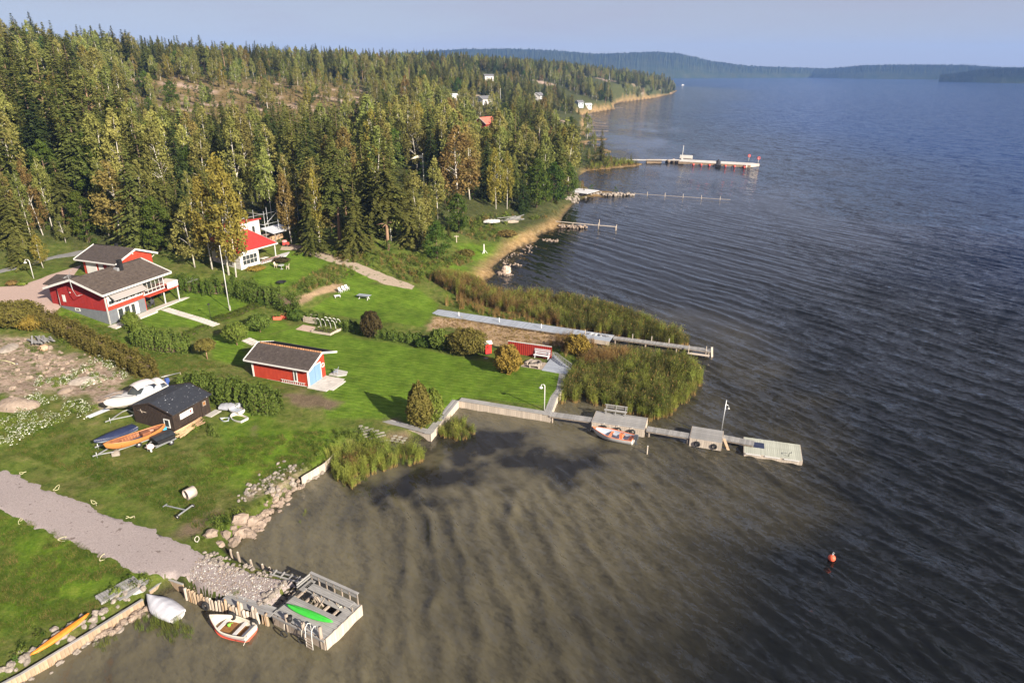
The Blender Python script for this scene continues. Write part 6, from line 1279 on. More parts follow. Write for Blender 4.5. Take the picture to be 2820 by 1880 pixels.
def deck(name, label, c, z, pw=.18, lengthwise=False, th=.05, m=None, skirt=(), piles=True, cat='dock', group=None, skm=None, drop=.9, sections=1):
    """planked deck from three photo corners: c[0]->c[1] long edge, c[0]->c[2] gives the width"""
    A, B, D = (Vector(U(*p, z)) for p in c); L_, ang = seg(A, B); v = Vector((-math.sin(ang), math.cos(ang), 0)); Wd = (D - A).dot(v); sgn = 1 if Wd > 0 else -1; Wd = abs(Wd)
    e = thing(name, label, cat, (A.x, A.y, z), ang, group); m = m or WOODG
    if lengthwise:
        n = max(1, round(Wd / pw)); pm = MB().box((0, 0, 0), (L_ / sections - .02, Wd / n - .012, th)).mesh('plank', m)
        for s in range(sections):
            for k in range(n): ob('plank', pm, e, (L_ * (s + .5) / sections, sgn * Wd * (k + .5) / n, -th / 2 + random.uniform(-.006, .006)))
    else:
        n = max(1, round(L_ / pw)); pm = MB().box((0, 0, 0), (L_ / n - .014, Wd, th)).mesh('plank', m)
        for k in range(n): ob('plank', pm, e, (L_ * (k + .5) / n, sgn * Wd / 2 + random.uniform(-.02, .02), -th / 2 + random.uniform(-.006, .006)))
    bm_ = MB().box((L_ / 2, 0, 0), (L_ - .05, .10, .16)).mesh('joist', WOODT)
    for y in (.12, Wd - .12): ob('joist', bm_, e, (0, sgn * y, -th - .085))
    if piles:
        pm = MB().tube([(0, 0, 0), (0, 0, -z - 1.2)], .10, 7).mesh('pile', WOODT)
        for i in range(max(2, int(L_ / 3))):
            for y in (.25, Wd - .25): ob('pile', pm, e, (.3 + (L_ - .6) * i / max(1, int(L_ / 3) - 1 if int(L_ / 3) > 1 else 1), sgn * y, -th - .02))
    for side in skirt:
        if side in 'fb':
            n = max(2, int(L_ / .24)); pm = MB().box((0, 0, 0), (L_ / n - .012, .05, drop)).mesh('skirt_board', skm or WOODP); y = (Wd + .03) * sgn if side == 'f' else -.03 * sgn
            for k in range(n): ob('skirt_board', pm, e, (L_ * (k + .5) / n, y, -drop / 2 - .01))
        else:
            n = max(2, int(Wd / .24)); pm = MB().box((0, 0, 0), (.05, Wd / n - .012, drop)).mesh('skirt_board', skm or WOODP); x = -.03 if side == 'l' else L_ + .03
            for k in range(n): ob('skirt_board', pm, e, (x, sgn * Wd * (k + .5) / n, -drop / 2 - .01))
    e['L'] = L_; e['W'] = Wd * sgn; return e
def cp(*q): return [(1500 + a / 2.614, 950 + b / 2.614) for a, b in q]
def cd(*q): return [(640 + a / 6.272, 1560 + b / 6.272) for a, b in q]
deck('gangway', 'narrow plank gangway from the sea wall corner to the bench platform', c4((1022, 1060), (1352, 1106), (1022, 1096)), .90, .17)
p1 = deck('dock_platform', 'broad grey dock platform carrying a bench, orange boat moored alongside', c4((1365, 1052), (1752, 1106), (1340, 1140)), .98, .19, True, skirt='flr', drop=.95)
deck('gangway', 'plank gangway between the bench platform and the mast platform', c4((1755, 1170), (2090, 1226), (1755, 1208)), .90, .17)
p2 = deck('dock_platform', 'small square dock platform with the lamp mast and two tyres', cp((1066, 582), (1286, 617), (1056, 668)), .98, .19, True, skirt='flr', drop=.95)
deck('gangway', 'sloping plank gangway down to the floating pontoon', cp((1290, 645), (1512, 688), (1290, 682)), .72, .17, piles=False)
pon = deck('pontoon', 'floating pale green grey pontoon at the end of the dock', cp((1436, 660), (1836, 716), (1438, 772)), .42, .20, False, m=mat('pontoon_wood', (.34, .35, .29), (.46, .47, .40), scale=2.5, rough=.9, stretch=(6, .6, 6), jitter=.14), skirt='flr', piles=False, drop=.5)
MB().box((pon['L'] * .25, pon['W'] * .42, .012), (1.25, 1.2, .02)).build('rubber_mat', mat('blue_mat', (.018, .026, .06), (.03, .04, .08)), pon)
MB().tube([(pon['L'] - 1.3, pon['W'] * .86, .02), (pon['L'] - 1.3, pon['W'] * .86, .35), (pon['L'] - 1.05, pon['W'] * .8, .45), (pon['L'] - 1.0, pon['W'] * .72, .2)], .03, 6).build('mooring_arm', BLACK, pon)
for k in range(3): MB().box((.9 + k * 1.9, pon['W'] + (.10 if pon['W'] > 0 else -.10), -.05), (1.5, .1, .08)).build('fender_strip', WHITE, pon)
def bench(name, label, loc, rz, L_, m, cat='bench', seat_h=.45, backslats=2, group=None, n_leg=2):
    e = thing(name, label, cat, loc, rz, group); sm = MB().box((0, 0, 0), (L_, .14, .045)).mesh('seat_slat', m)
    for k in range(3): ob('seat_slat', sm, e, (0, -.16 + k * .16, seat_h))
    for k in range(backslats): ob('back_slat', MB().box((0, 0, 0), (L_, .04, .14)).mesh('back_slat', m), e, (0, .30 + .04 * k, seat_h + .22 + .24 * k))
    lm = MB().box((0, .05, seat_h / 2 - .02), (.09, .45, .07)).box((0, .24, seat_h / 2 + .25), (.08, .08, seat_h + .52)).box((0, -.18, seat_h / 2 - .02), (.08, .08, seat_h - .04)).mesh('leg', m)
    for k in range(n_leg): ob('leg', lm, e, (-L_ / 2 + .2 + (L_ - .4) * k / max(1, n_leg - 1), 0, 0))
    return e
pb = Vector(U(*c4((1508, 1080))[0], .98)); bench('bench', 'grey slatted bench facing the bay on the broad dock platform', tuple(pb), p1.rotation_euler.z, 2.6, WOODG, n_leg=3)
def tyre(label, px_, py_, z, nrm, R0=.24, r=.10):
    p = U(px_, py_, z); e = thing('tyre_fender', label, 'tyre', tuple(p), 0, None); MB().torus((0, 0, 0), R0, r, nrm, 18, 8).build('tyre', RUB, e); MB().tube([Vector((0, 0, R0)), Vector((0, 0, R0)) - Vector(nrm) * .1 + Vector((0, 0, .35))], .018, 5).build('hanging_rope', ROPE, e); return e
def nrm_of(e, s=1): a = e.rotation_euler.z; return (math.sin(a) * s, -math.cos(a) * s, 0)
for i, (x, y) in enumerate(((1330, 1195), (1420, 1182), (1530, 1200), (1637, 1215))):
    tyre('black tyre fender on the broad platform, %s from the lawn side' % ['first', 'second', 'third', 'fourth'][i], *c4((x, y))[0], .62, nrm_of(p1))
for i, (x, y) in enumerate(((1098, 712), (1219, 730))): tyre('black tyre fender on the mast platform, %s' % ['nearer the land', 'nearer the pontoon'][i], *cp((x, y))[0], .45, nrm_of(p2))
pm_ = Vector(U(*cp((1272, 612))[0], .98)); mh = VZ(pm_.x, pm_.y, cp((1310, 395))[0][1]) - .98
mast = thing('lamp_mast', 'tall slightly leaning lamp mast on the small dock platform', 'lamp', tuple(pm_)); mast.rotation_euler = (0, .04, 0)
MB().tube([(0, 0, -.1), (0, 0, mh)], [.075, .05], 8).build('pole', STEEL, mast); MB().tube([(0, 0, mh - .5), (.3, 0, mh - .65), (.45, 0, mh - 1.0), (.1, 0, mh - 1.1)], .04, 6).build('lamp_arm', STEEL, mast); MB().tube([(.3, 0, mh - 1.0), (.5, 0, mh - 1.05)], [.10, .04], 8).build('lamp_shade', WHITE, mast)
rb = thing('loading_board', 'plank leaning into the water at the mast platform corner', 'board', tuple(U(*cp((1290, 672))[0], 1.0)), -1.1); MB().bar((0, 0, .0), (.9, 0, -1.1), .35, .05).build('board', WOODO, rb)
for i, (x, y, h, lb_) in enumerate(((1747, 1385, 1.0, 'single pale mooring post standing in the water by the orange boat'),)):
    p = U(*c4((x, y))[0], 0); e = thing('mooring_post', lb_, 'post', tuple(p)); MB().tube([(0, 0, -1), (.02, 0, h)], [.07, .06], 8).build('post', WOODP, e); MB().tube([(.02, 0, h), (.02, 0, h + .05)], [.075, .05], 8).build('cap', WHITE, e)

# longer grey dock through the reeds
d2 = deck('dock', 'long blue grey boardwalk running out over the straw and reeds', c4((158, 281), (1285, 445), (128, 322)), .85, .20, False, m=WOODB, th=.06)
for i, (x, y) in enumerate(((315, 335), (622, 380), (942, 428))):
    p = Vector(U(*c4((x, y))[0], .80)); e = thing('dock_post', 'white marker post on the long boardwalk, %s from the lawn' % ['first', 'second', 'third'][i], 'post', tuple(p)); MB().tube([(0, 0, -.9), (0, 0, .75)], .06, 8).build('post', WHITE, e); MB().tube([(0, 0, .75), (0, 0, .8)], [.07, .03], 8).build('cap', WHITE, e)
d3 = deck('dock_platform', 'cluttered dock platform where the boardwalk narrows', c4((1290, 448), (1500, 478), (1285, 500)), .9, .2, True, m=WOODB, skirt='f', drop=.6)
for i in range(5):
    e = thing('fishing_net', 'black and white plastic sheet heaped on the cluttered platform, %s' % ['first from land', 'second from land', 'third from land', 'fourth from land', 'outermost'][i], 'sheet', tuple(U(*c4((1320 + i * 36, 470 + i * 5))[0], .93)), i * .7); MB().ball((0, 0, .06), .45, 9, 6, .7, i, (1.1, .6, .35)).build('sheet', mat('plastic_sheet', (.02, .02, .02), (.62, .63, .66), scale=3, rough=.4), e)
d4 = deck('gangway', 'narrow outer gangway of the long boardwalk with a swim step', c4((1502, 484), (2240, 582), (1502, 506)), .85, .2, False, m=WOODG, th=.06)
for i, (x, y) in enumerate(((1277, 500), (1635, 535), (1780, 552), (1912, 570), (2062, 620), (2195, 630))):
    p = Vector(U(*c4((x, y))[0], .2)); e = thing('dock_post', 'weathered post beside the outer gangway, %s' % ['by the cluttered platform', 'second outward', 'third outward', 'fourth outward', 'at the inner end of the swim step', 'at the outer end of the swim step'][i], 'post', tuple(p)); MB().tube([(0, 0, -1), (0, 0, 1.35)], .06, 7).build('post', WOODP, e); MB().tube([(0, 0, 1.35), (0, 0, 1.4)], [.065, .03], 7).build('cap', WOODG, e)
sw = thing('swim_step', 'pale low step hung on the outer end of the gangway', 'step', tuple(U(*c4((2062, 605))[0], .45)), d4.rotation_euler.z)
for y in (0, -.22, -.44): MB().box((1.5, y - .2, 0), (3.0, .2, .05)).build('board', WOODP, sw)
e = thing('dock_post', 'pale leaning end board at the tip of the outer gangway', 'post', tuple(U(*c4((2245, 640))[0], 0))); MB().bar((0, 0, -.3), (-.1, .3, 1.3), .3, .08).build('post', WOODP, e); MB().box((-.1, .3, 1.32), (.35, .12, .06)).build('cap', WOODG, e)

# terrace deck by the red fence
tp = [Vector(U(*p, 1.0)) for p in c4((945, 745), (1010, 660), (1040, 625), (1170, 735), (1130, 775))]; o = tp[0]
ter = thing('terrace', 'triangular blue grey deck at the end of the red fence', 'deck', (o.x, o.y, 1.0)); P5 = [(p.x - o.x, p.y - o.y) for p in tp]; MB().prism(P5, -.35, -.02).build('frame', WOODG, ter)
e0 = np.array(P5[0]); dirv = np.array(P5[4]) - e0; Lx = np.linalg.norm(dirv); dirv /= Lx; nv = np.array([-dirv[1], dirv[0]])
Pn = np.array(P5); lo = ((Pn - e0) @ nv).min(); hi = ((Pn - e0) @ nv).max(); nb_ = int((hi - lo) / .2)
for k in range(nb_):
    t0 = lo + (hi - lo) * (k + .04) / nb_; t1 = lo + (hi - lo) * (k + .96) / nb_; xs_ = []
    for t in (t0, t1):
        cr_ = []
        for i in range(5):
            a_, b_ = Pn[i] - e0, Pn[(i + 1) % 5] - e0; va, vb = a_ @ nv, b_ @ nv
            if (va - t) * (vb - t) <= 0 and va != vb: s_ = (t - va) / (vb - va); cr_.append(((a_ + (b_ - a_) * s_) @ dirv))
        xs_.append((min(cr_), max(cr_)) if len(cr_) > 1 else (0, 0))
    q = [e0 + dirv * xs_[0][0] + nv * t0, e0 + dirv * xs_[0][1] + nv * t0, e0 + dirv * xs_[1][1] + nv * t1, e0 + dirv * xs_[1][0] + nv * t1]; MB().prism([tuple(v) for v in q], -.015, .03).build('plank', WOODB, ter)
rl = [Vector(U(*p, 1.0)) for p in c4((1022, 655), (1060, 660), (1108, 700), (1172, 745))]; o = rl[0]; ra = thing('railing', 'grey slatted railing round the outer edge of the triangular deck', 'railing', tuple(o))
for i in range(3):
    a, b = rl[i] - o, rl[i + 1] - o; L_, ang = seg(a, b)
    for z in (.25, .5, .72): MB().bar(a + Vector((0, 0, z)), b + Vector((0, 0, z)), .03, .06).build('rail', WOODG, ra)
    MB().bar(a + Vector((0, 0, .93)), b + Vector((0, 0, .93)), .10, .04).build('handrail', WOODG, ra)
    for k in range(3): p = a + (b - a) * (k / 3); MB().box((p.x, p.y, .45), (.07, .07, .95)).build('post', WOODG, ra)

# red fence panel, bench, firepit, red post house
fa_ = Vector(U(*c4((690, 608))[0], 1.0)); fb_ = Vector(U(*c4((1020, 655))[0], 1.0)); L_, ang = seg(fa_, fb_); fe = thing('fence', 'low red board fence behind the garden bench', 'fence', tuple(fa_), ang); n = int(L_ / .30)
bm_ = MB().box((0, 0, 0), (.27, .03, 1.9)).mesh('board', RED); bt = MB().box((0, 0, 0), (.06, .03, 1.9)).mesh('batten', REDB)
for k in range(n): ob('board', bm_, fe, (L_ * (k + .5) / n, 0, .75)); ob('batten', bt, fe, (L_ * (k + 1) / n, -.031, .75))
MB().box((L_ / 2, 0, 1.73), (L_, .16, .05)).build('cap', WHITE, fe)
bench('bench', 'white slatted garden bench in front of the red fence', tuple(Vector(U(*c4((945, 655))[0], .98))), ang, 2.3, mat('bench_paint', (.50, .51, .55), (.60, .61, .64)), backslats=3)
pf = G(*c4((900, 705))[0]); fp = thing('fire_pit', 'round pale stone fire pit on wooden paving near the red fence', 'fire pit', tuple(pf))
for k in range(12): a = k / 12 * 6.283; MB().box((math.cos(a) * .68, math.sin(a) * .68, .22), (.28, .34, .5), rz=a).build('stone', ROCKW, fp)
MB().prism([(math.cos(k / 10 * 6.283) * .56, math.sin(k / 10 * 6.283) * .56) for k in range(10)], .0, .22).build('ash_bed', mat('ash', (.05, .045, .04), (.12, .11, .10)), fp)
wp_ = ob('wooden_paving', None, loc=tuple(pf), rz=ang); struct(wp_); wp_['label'] = 'wooden paving round the fire pit'; wp_['category'] = 'paving'; pmm = MB().box((0, 0, 0), (.20, 2.4, .05)).mesh('plank', WOODT)
for k in range(16): ob('plank', pmm, wp_, (-1.6 + k * .23, -.1, .035 + random.uniform(-.005, .005)))
for i, (x, y, r_, lb_) in enumerate(((850, 695, 1.3, 'small grey bench block left of the fire pit'), (890, 728, .1, 'pale bench in front of the fire pit'))):
    p = G(*c4((x, y))[0]); e = thing('log_bench', lb_, 'bench', tuple(p), r_ + ang); MB().box((0, 0, .40), (1.5, .38, .07)).build('seat', WOODP, e)
    for s in (-.6, .6): MB().box((s, 0, .18), (.12, .34, .38)).build('leg', WOODP, e)
pr = G(*c4((535, 622))[0]); bx = thing('post_house', 'little red house shaped box on a post with a white roof by the golden bush', 'box', tuple(pr), .35)
MB().box((0, 0, .95), (.85, .75, 1.45)).build('body', mat('box_red', (.55, .025, .02), (.62, .035, .03)), bx); MB().box((0, 0, .12), (.6, .5, .3)).build('base', BLACK, bx)
for s in (-1, 1): MB().box((0, s * .27, 1.83), (1.1, .66, .05), rx=-s * .5).build('roof', WHITE, bx)
MB().box((-.1, -.385, 1.15), (.45, .03, .5)).build('door', mat('box_red_dark', (.40, .015, .015)), bx)
ps = G(*c4((520, 655))[0]); e = thing('stone', 'flat pale stone in the grass under the red box', 'stone', tuple(ps)); MB().ball((0, 0, .05), .3, 9, 6, .2, 3, (1.1, .8, .3)).build('boulder', ROCKW, e)
def hook_lamp(label, px_, py_, ty, m, arm=.5, head=-1):
    p = G(px_, py_); h = VZ(p.x, p.y, ty) - p.z; e = thing('lamp_post', label, 'lamp', tuple(p)); pts = [(0, 0, -.2), (0, 0, h - arm * .55)] + [(head * (arm * .5 - arm * .5 * math.cos(k / 6 * math.pi)), 0, h - arm * .55 + arm * .55 * math.sin(k / 6 * math.pi)) for k in range(1, 7)]
    MB().tube(pts, [.06] * 2 + [.05] * 6, 8).build('pole', m, e); MB().tube([(head * arm, 0, h - arm * .55), (head * arm, 0, h - arm * .55 - .12), (head * arm, 0, h - arm * .55 - .22)], [.06, .22, .24], 12).build('lamp_shade', WHITE, e); return e
hook_lamp('white hooked lamp post at the lawn edge by the sea wall', 1499, 1130, 1058, WHITE, .45)
hook_lamp('white hooked street lamp beside the flower bed and young fir', 93, 767, 714, WHITE, .7)
pg = G(*c2((1422, 578))[0]); e = thing('garden_lamp', 'thin black garden lamp standing on the flagpole lawn', 'lamp', tuple(pg)); hh = VZ(pg.x, pg.y, c2((1422, 485))[0][1]) - pg.z; MB().tube([(0, 0, -.1), (0, 0, hh)], .035, 6).build('pole', BLACK, e); MB().tube([(0, 0, hh - .05), (0, 0, hh + .05), (0, 0, hh + .18)], [.20, .20, .03], 8).build('lamp_shade', BLACK, e); MB().tube([(0, 0, 0), (0, 0, .06)], .16, 8).build('base', BLACK, e)
def flagpole(label, px_, py_, ty, r=.07, flag=None):
    p = G(px_, py_); h = VZ(p.x, p.y, ty) - p.z; e = thing('flagpole', label, 'flagpole', tuple(p)); MB().tube([(0, 0, -.2), (0, 0, h * .5), (0, 0, h)], [r, r * .8, r * .45], 8).build('pole', WHITE, e); MB().ball((0, 0, h + r), r * 1.2, 8, 6).build('finial', WHITE, e); MB().box((.12, 0, .4), (.1, .16, .8)).build('base', CONC, e)
    if flag:
        rings = []; Lf, hf = flag[0], flag[1]
        for i in range(9):
            t = i / 8; rings.append([Vector((-t * Lf, math.sin(t * 7) * .16 * Lf * t, h - .15 - t * t * .35 * Lf)), Vector((-t * Lf, math.sin(t * 7 + .5) * .16 * Lf * t, h - .15 - t * t * .35 * Lf - hf * (1 - t * .75)))])
        MB().loft(rings).build('pennant', flag[2], e)
    return e
flagpole('tall white flagpole without a flag on the red house lawn', 632.6, 855, 679, .075)
flagpole('flagpole with a long pale pennant before dark spruces', 1168, 520, 425, .10, (3.4, .8, mat('pennant', (.62, .58, .42), (.66, .62, .5))))
flagpole('thin white flagpole among trees left of the far red house', 1291, 345, 316, .12, (5, 1.2, mat('pennant', (.62, .58, .42))))
flagpole('thin white pole standing in the forest right of the white houses', 1378, 278, 245, .14)
flagpole('thin white pole near the far bay, above the pale rocks', 1678, 226, 203, .2)

# ---- timber crib pier at the end of the gravel track
PZ = .95
K = [Vector(U(*p, PZ)) for p in cd((700, 800), (1270, 225), (2110, 615), (1600, 1250))]
pa, pbk, pc, pdd = K; o = pa; L_, ang = seg(pa, pdd); Wv = pbk - pa; wid = Wv.dot(Vector((-math.sin(ang), math.cos(ang), 0)))
pier = thing('timber_pier', 'weathered timber pier head with missing planks at the end of the gravel track', 'pier', (pa.x, pa.y, PZ), ang); print('pier', L_, wid)
NP = 26; pmL = MB().box((0, 0, 0), (L_ - .05, wid / NP - .015, .06)).mesh('plank', WOODG)
gap = range(14, 18)
pms = MB().box((0, 0, 0), (L_ * .14, wid / NP - .015, .06)).mesh('plank', WOODG)
for k in range(NP):
    y = wid * (k + .5) / NP
    if k in gap: ob('plank', pms, pier, (L_ * .92, y, -.03)); continue
    if k in (18, 19): pm_s = ob('plank', pmL, pier, (L_ * .60, y, -.03)); pm_s.scale = (.78, 1, 1); continue
    ob('plank', pmL, pier, (L_ / 2, y, -.03 + random.uniform(-.01, .01)))
for x in (.04, .22, .40, .58, .76, .96): MB().box((L_ * x, wid / 2, -.15), (.14, wid - .1, .16)).build('joist', WOODT, pier)
def vboards(parent, a, b, z0, z1, m, bw=.2, jag=.12, name='board', th=.07):
    a, b = Vector(a), Vector(b); l2, an = seg(a, b); n = max(2, int(l2 / bw)); me_ = MB().box((0, 0, 0), (l2 / n - .01, th, z1 - z0)).mesh(name, m)
    for k in range(n): p = a + (b - a) * ((k + .5) / n); ob(name, me_, parent, (p.x, p.y, (z0 + z1) / 2 + random.uniform(-jag, jag)), an)
vboards(pier, (L_ + .06, -.02, 0), (L_ + .06, wid, 0), -1.6, .04, WOODP, .24, .02, 'end_board')
vboards(pier, (0, -.06, 0), (L_, -.06, 0), -1.7, -.08, WOODT, .2, .07, 'side_board'); vboards(pier, (0, wid + .05, 0), (L_, wid + .05, 0), -1.7, -.08, WOODT, .3, .05, 'side_board')
MB().bar((0, -.12, -.12), (L_, -.12, -.12), .1, .14).build('edge_beam', WOODG, pier); MB().bar((0, .0, .05), (0, wid, .05), .08, .12).build('edge_beam', BLACK, pier)
for i, (x, h) in enumerate(((.28, .55), (.60, .60), (.93, .95))): MB().tube([(L_ * x, -.02, -1.6), (L_ * x, -.02, h)], .13, 9).build('mooring_post', WOODT, pier)
for x, y in ((.30, .60), (.36, .64), (.45, .60), (.5, .66), (.42, .68)): MB().bar((L_ * x, wid * y, -.25), (L_ * x + random.uniform(-.5, .5), wid * y + random.uniform(-.3, .3), .55), .12, .05).build('broken_board', WOODT, pier)
bs_ = thing('bench', 'corner bench with a slatted back built on the timber pier head', 'bench', (pa.x, pa.y, PZ), ang); m_ = WOODG
for k in range(4): MB().box((L_ * .52, wid - .42 - k * .17, .43), (L_ * .86, .15, .045)).build('seat_slat', m_, bs_)
for z in (.65, .88): MB().box((L_ * .5, wid - .06, z), (L_ * .92, .05, .13)).build('back_slat', m_, bs_)
MB().box((L_ * .5, wid - .03, 1.02), (L_ * .94, .22, .05)).build('back_rail', m_, bs_)
for k in range(3): MB().box((L_ * .06 + k * .17, wid * .80, .43), (.15, wid * .34, .045)).build('seat_slat', m_, bs_)
for z in (.65, .88): MB().box((L_ * .03, wid * .80, z), (.05, wid * .38, .13)).build('back_slat', m_, bs_)
for k in range(7): MB().box((L_ * (.05 + .15 * k), wid - .05, .5), (.08, .08, 1.0)).build('leg', WOODT, bs_); MB().box((L_ * (.08 + .15 * k), wid - .85, .2), (.08, .08, .42)).build('leg', WOODT, bs_)
def on_pier(px_, py_, z=0.0): return tuple(U(px_, py_, PZ + z))
ka, kb = Vector(on_pier(*cd((935, 690))[0])), Vector(on_pier(*cd((1745, 1000))[0]))
def kayak(name, label, a, b, wdt, hgt, m, flat=False, deckm=None):
    l2, an = seg(a, b); e = thing(name, label, 'kayak', tuple((a + b) / 2), an); e.rotation_euler = (0, -math.asin((b.z - a.z) / max(l2, .1)), an); rings = []
    for i in range(15):
        t = i / 14; x = (t - .5) * l2; s = max(.03, math.sin(math.pi * t) ** .62); rk = .10 * (abs(2 * t - 1) ** 3)
        rings.append([Vector((x, wdt / 2 * s * math.cos(q), rk + hgt / 2 + hgt / 2 * math.sin(q) * (s ** .5) * (1 if math.sin(q) < 0 else .9))) for q in [k / 12 * 2 * math.pi for k in range(12)]])
    MB().loft(rings, True, True).build('hull', m, e)
    MB().tube([(-l2 * .48, 0, hgt * .98), (0, 0, hgt * 1.0), (l2 * .48, 0, hgt * .98)], .018, 5).build('keel_line', deckm or m, e); return e
kayak('kayak', 'bright green kayak lying upside down on the timber pier', ka, kb, .66, .34, mat('kayak_green', (.035, .38, .035), (.05, .44, .05), rough=.4))
pbk_ = Vector(on_pier(*cd((990, 930))[0])); e = thing('bucket', 'black bucket standing on the timber pier deck', 'bucket', tuple(pbk_)); MB().tube([(0, 0, 0), (0, 0, .38)], [.17, .21], 14).build('body', BLACK, e); MB().torus((0, 0, .38), .21, .02).build('rim', RUB, e); MB().torus((0, 0, .38), .2, .012, (1, .2, .3), 12, 5, 0, math.pi).build('handle', STEEL, e)
lp = Vector(on_pier(*cd((1340, 1215))[0])); e = thing('ladder', 'white tubular swimming ladder hooked over the pier edge', 'ladder', (lp.x, lp.y, PZ), ang)
for s in (-.3, .3): MB().tube([(s, .45, .0), (s, .42, .75), (s, .2, .95), (s, -.05, .75), (s, -.12, .1), (s, -.14, -1.3)], .03, 7).build('rail', WHITE, e)
for k in range(5): MB().box((0, -.14, -.05 - k * .26), (.6, .1, .035)).build('rung', WOODT, e)
for i, (x, y, z, lb_) in enumerate(((900, 1150, .45, 'thin rubber hoop hung from the first post of the timber pier'), (1200, 1260, .40, 'thin rubber hoop hung from the second post of the timber pier'))):
    p = U(*cd((x, y))[0], z); e = thing('tyre_fender', lb_, 'tyre', tuple(p), ang); MB().torus((0, -.05, 0), .27, .045, (.2, -1, 0), 18, 7).build('tyre', RUB, e); MB().tube([(0, 0, .27), (0, .1, .8)], .02, 5).build('hanging_rope', ROPE, e)
p = Vector(on_pier(*cd((1900, 700))[0])); e = thing('rope_coil', 'loose white rope lying at the pier head corner', 'rope', tuple(p)); mb = MB()
pts = [(math.cos(k * .7) * (.15 + .02 * k), math.sin(k * .9) * .2 + .02 * k, .03) for k in range(22)]; mb.tube(pts, .022, 5).build('rope', ROPE, e)
# palisade of old piles along the pier's near side
pal = thing('palisade', 'row of old timber piles along the near side of the gravel pier', 'palisade', tuple(U(*c1((1190, 930))[0], 0))); o = Vector(pal.location); PL = [Vector(U(*p, 0)) for p in c1((1195, 955), (1300, 1000), (1400, 1035), (1520, 1075), (1640, 1108), (1760, 1135))]; tot = 0
for i in range(len(PL) - 1):
    a, b = PL[i] - o, PL[i + 1] - o; n = int((b - a).length / .23)
    for k in range(n):
        p = a + (b - a) * ((k + random.random() * .6) / n); tall = random.random() < .16; h = (.95 if not tall else 1.35) + random.uniform(-.15, .15); r0 = random.uniform(.09, .14); q = MB().tube([(p.x, p.y, -.8), (p.x + random.uniform(-.08, .08), p.y + random.uniform(-.08, .08), h), (p.x, p.y, h + (.18 if tall else .03))], [r0, r0, .04 if tall else r0 * .8], 7, smooth=False); q.build('pile', random.choice([WOODT, WOODO, WOODP]), pal)
a, b = Vector(U(*c1((1440, 960))[0], 1.0)), Vector(U(*c1((1760, 1065))[0], 1.0)); l2, an = seg(a, b); wk = thing('boardwalk', 'grey boardwalk strip between gravel and piles', 'boardwalk', tuple(a), an)
for k in range(4): MB().box((l2 / 2, -.1 + k * .24, .0), (l2, .22, .06)).build('plank', WOODG, wk)
for i, (x, y) in enumerate(((1348, 990), (1520, 1053), (1665, 1100))):
    p = Vector(U(*c1((x, y))[0], .55)); e = thing('tyre_fender', 'big car tyre hung on the pile row, %s from the shore' % ['first', 'second', 'third'][i], 'tyre', tuple(p), an); MB().torus((0, -.28, 0), .25, .11, (0, -1, .15), 18, 8).build('tyre', RUB, e); MB().tube([(0, -.3, .0), (0, -.05, .1)], .09, 8).build('hub_log', WOODT, e)
# broken piles and rails on the pier's far side
for i, (x, y, ty) in enumerate(((1430, 675, 625), (1510, 700, 648), (1560, 740, 665), (1640, 770, 715), (1712, 775, 745), (1758, 795, 770))):
    p = Vector(U(*c1((x, y))[0], 0)); h = VZ(p.x, p.y, c1((x, ty))[0][1]); e = thing('old_pile', 'leaning old pile on the far side of the gravel pier, %s from the shore' % ['first', 'second', 'third', 'fourth', 'fifth', 'sixth'][i], 'pile', tuple(p)); MB().tube([(0, 0, -.6), (-.15, .1, max(.5, h))], [.12, .10], 7, smooth=False).build('pile', WOODT, e); MB().tube([(-.15, .1, max(.5, h)), (-.16, .11, max(.5, h) + .08)], [.10, .05], 7).build('worn_tip', WOODP, e)
a, b = Vector(U(*c1((1750, 805))[0], .95)), Vector(U(*c1((1940, 860))[0], .95)); l2, an = seg(a, b); fr = thing('broken_rail', 'broken grey handrail lying along the far pier edge', 'rail', tuple(a), an)
for y in (0, .4): MB().box((l2 / 2, y, .1), (l2, .10, .08)).build('rail', WOODG, fr)
for k in range(4): MB().box((l2 * (.1 + .27 * k), .2, .14), (.09, .6, .09), rx=.2).build('crosspiece', WOODG, fr)

# ---- mooring buoy
p = U(2000 + 668 / 2.306, 1200 + 785 / 2.306, 0); e = thing('buoy', 'round orange red mooring buoy floating alone in open water', 'buoy', tuple(p)); MB().ball((0, 0, .18), .30, 16, 12).build('float', mat('buoy_orange', (.70, .10, .05), (.78, .14, .07), rough=.5), e); MB().tube([(0, 0, .44), (.03, 0, .58)], .05, 6).torus((.05, 0, .64), .08, .02, (0, 1, 0), 12, 6).build('ring', STEEL, e)

# ================================================================= boats
def hull_pts(L_, B, D, n=14, bow=.9, stern=.8, sheer=.25, scale=1.0, zoff=0.0, double=False):
    rings = []
    for i in range(n + 1):
        t = i / n
        if double: hb_ = max(.02, math.sin(math.pi * min(max(t, .0), 1)) ** .6)
        else: hb_ = (stern + (1 - stern) * math.sin(min(1, t / .5) * math.pi / 2)) if t < .5 else max(.015, math.cos((t - .5) / .5 * math.pi / 2) ** bow)
        hb_ *= B / 2 * scale; sh_ = D + sheer * (abs(t - .4) / .6) ** 2 * (1 if t > .4 else (.9 if double else .3)); kz = (max(0, (t - .72) / .28) ** 2.2) * D * .75 + ((max(0, (.28 - t) / .28) ** 2.2) * D * .75 if double else 0)
        x = t * L_ * 1.0; rk = .06 * L_ * (max(0, t - .8) / .2) if t > .8 else 0
        ring = []
        for q in (-1, -.86, -.6, -.25, 0, .25, .6, .86, 1):
            a = abs(q); zz = kz + (sh_ - kz) * (a ** 2.4 if a < 1 else 1); bb = hb_ * (1 - (1 - a) ** 1.7); ring.append(Vector((x + (rk * a), math.copysign(bb, q) if q else 0, zz + zoff)))
        rings.append(ring)
    return rings
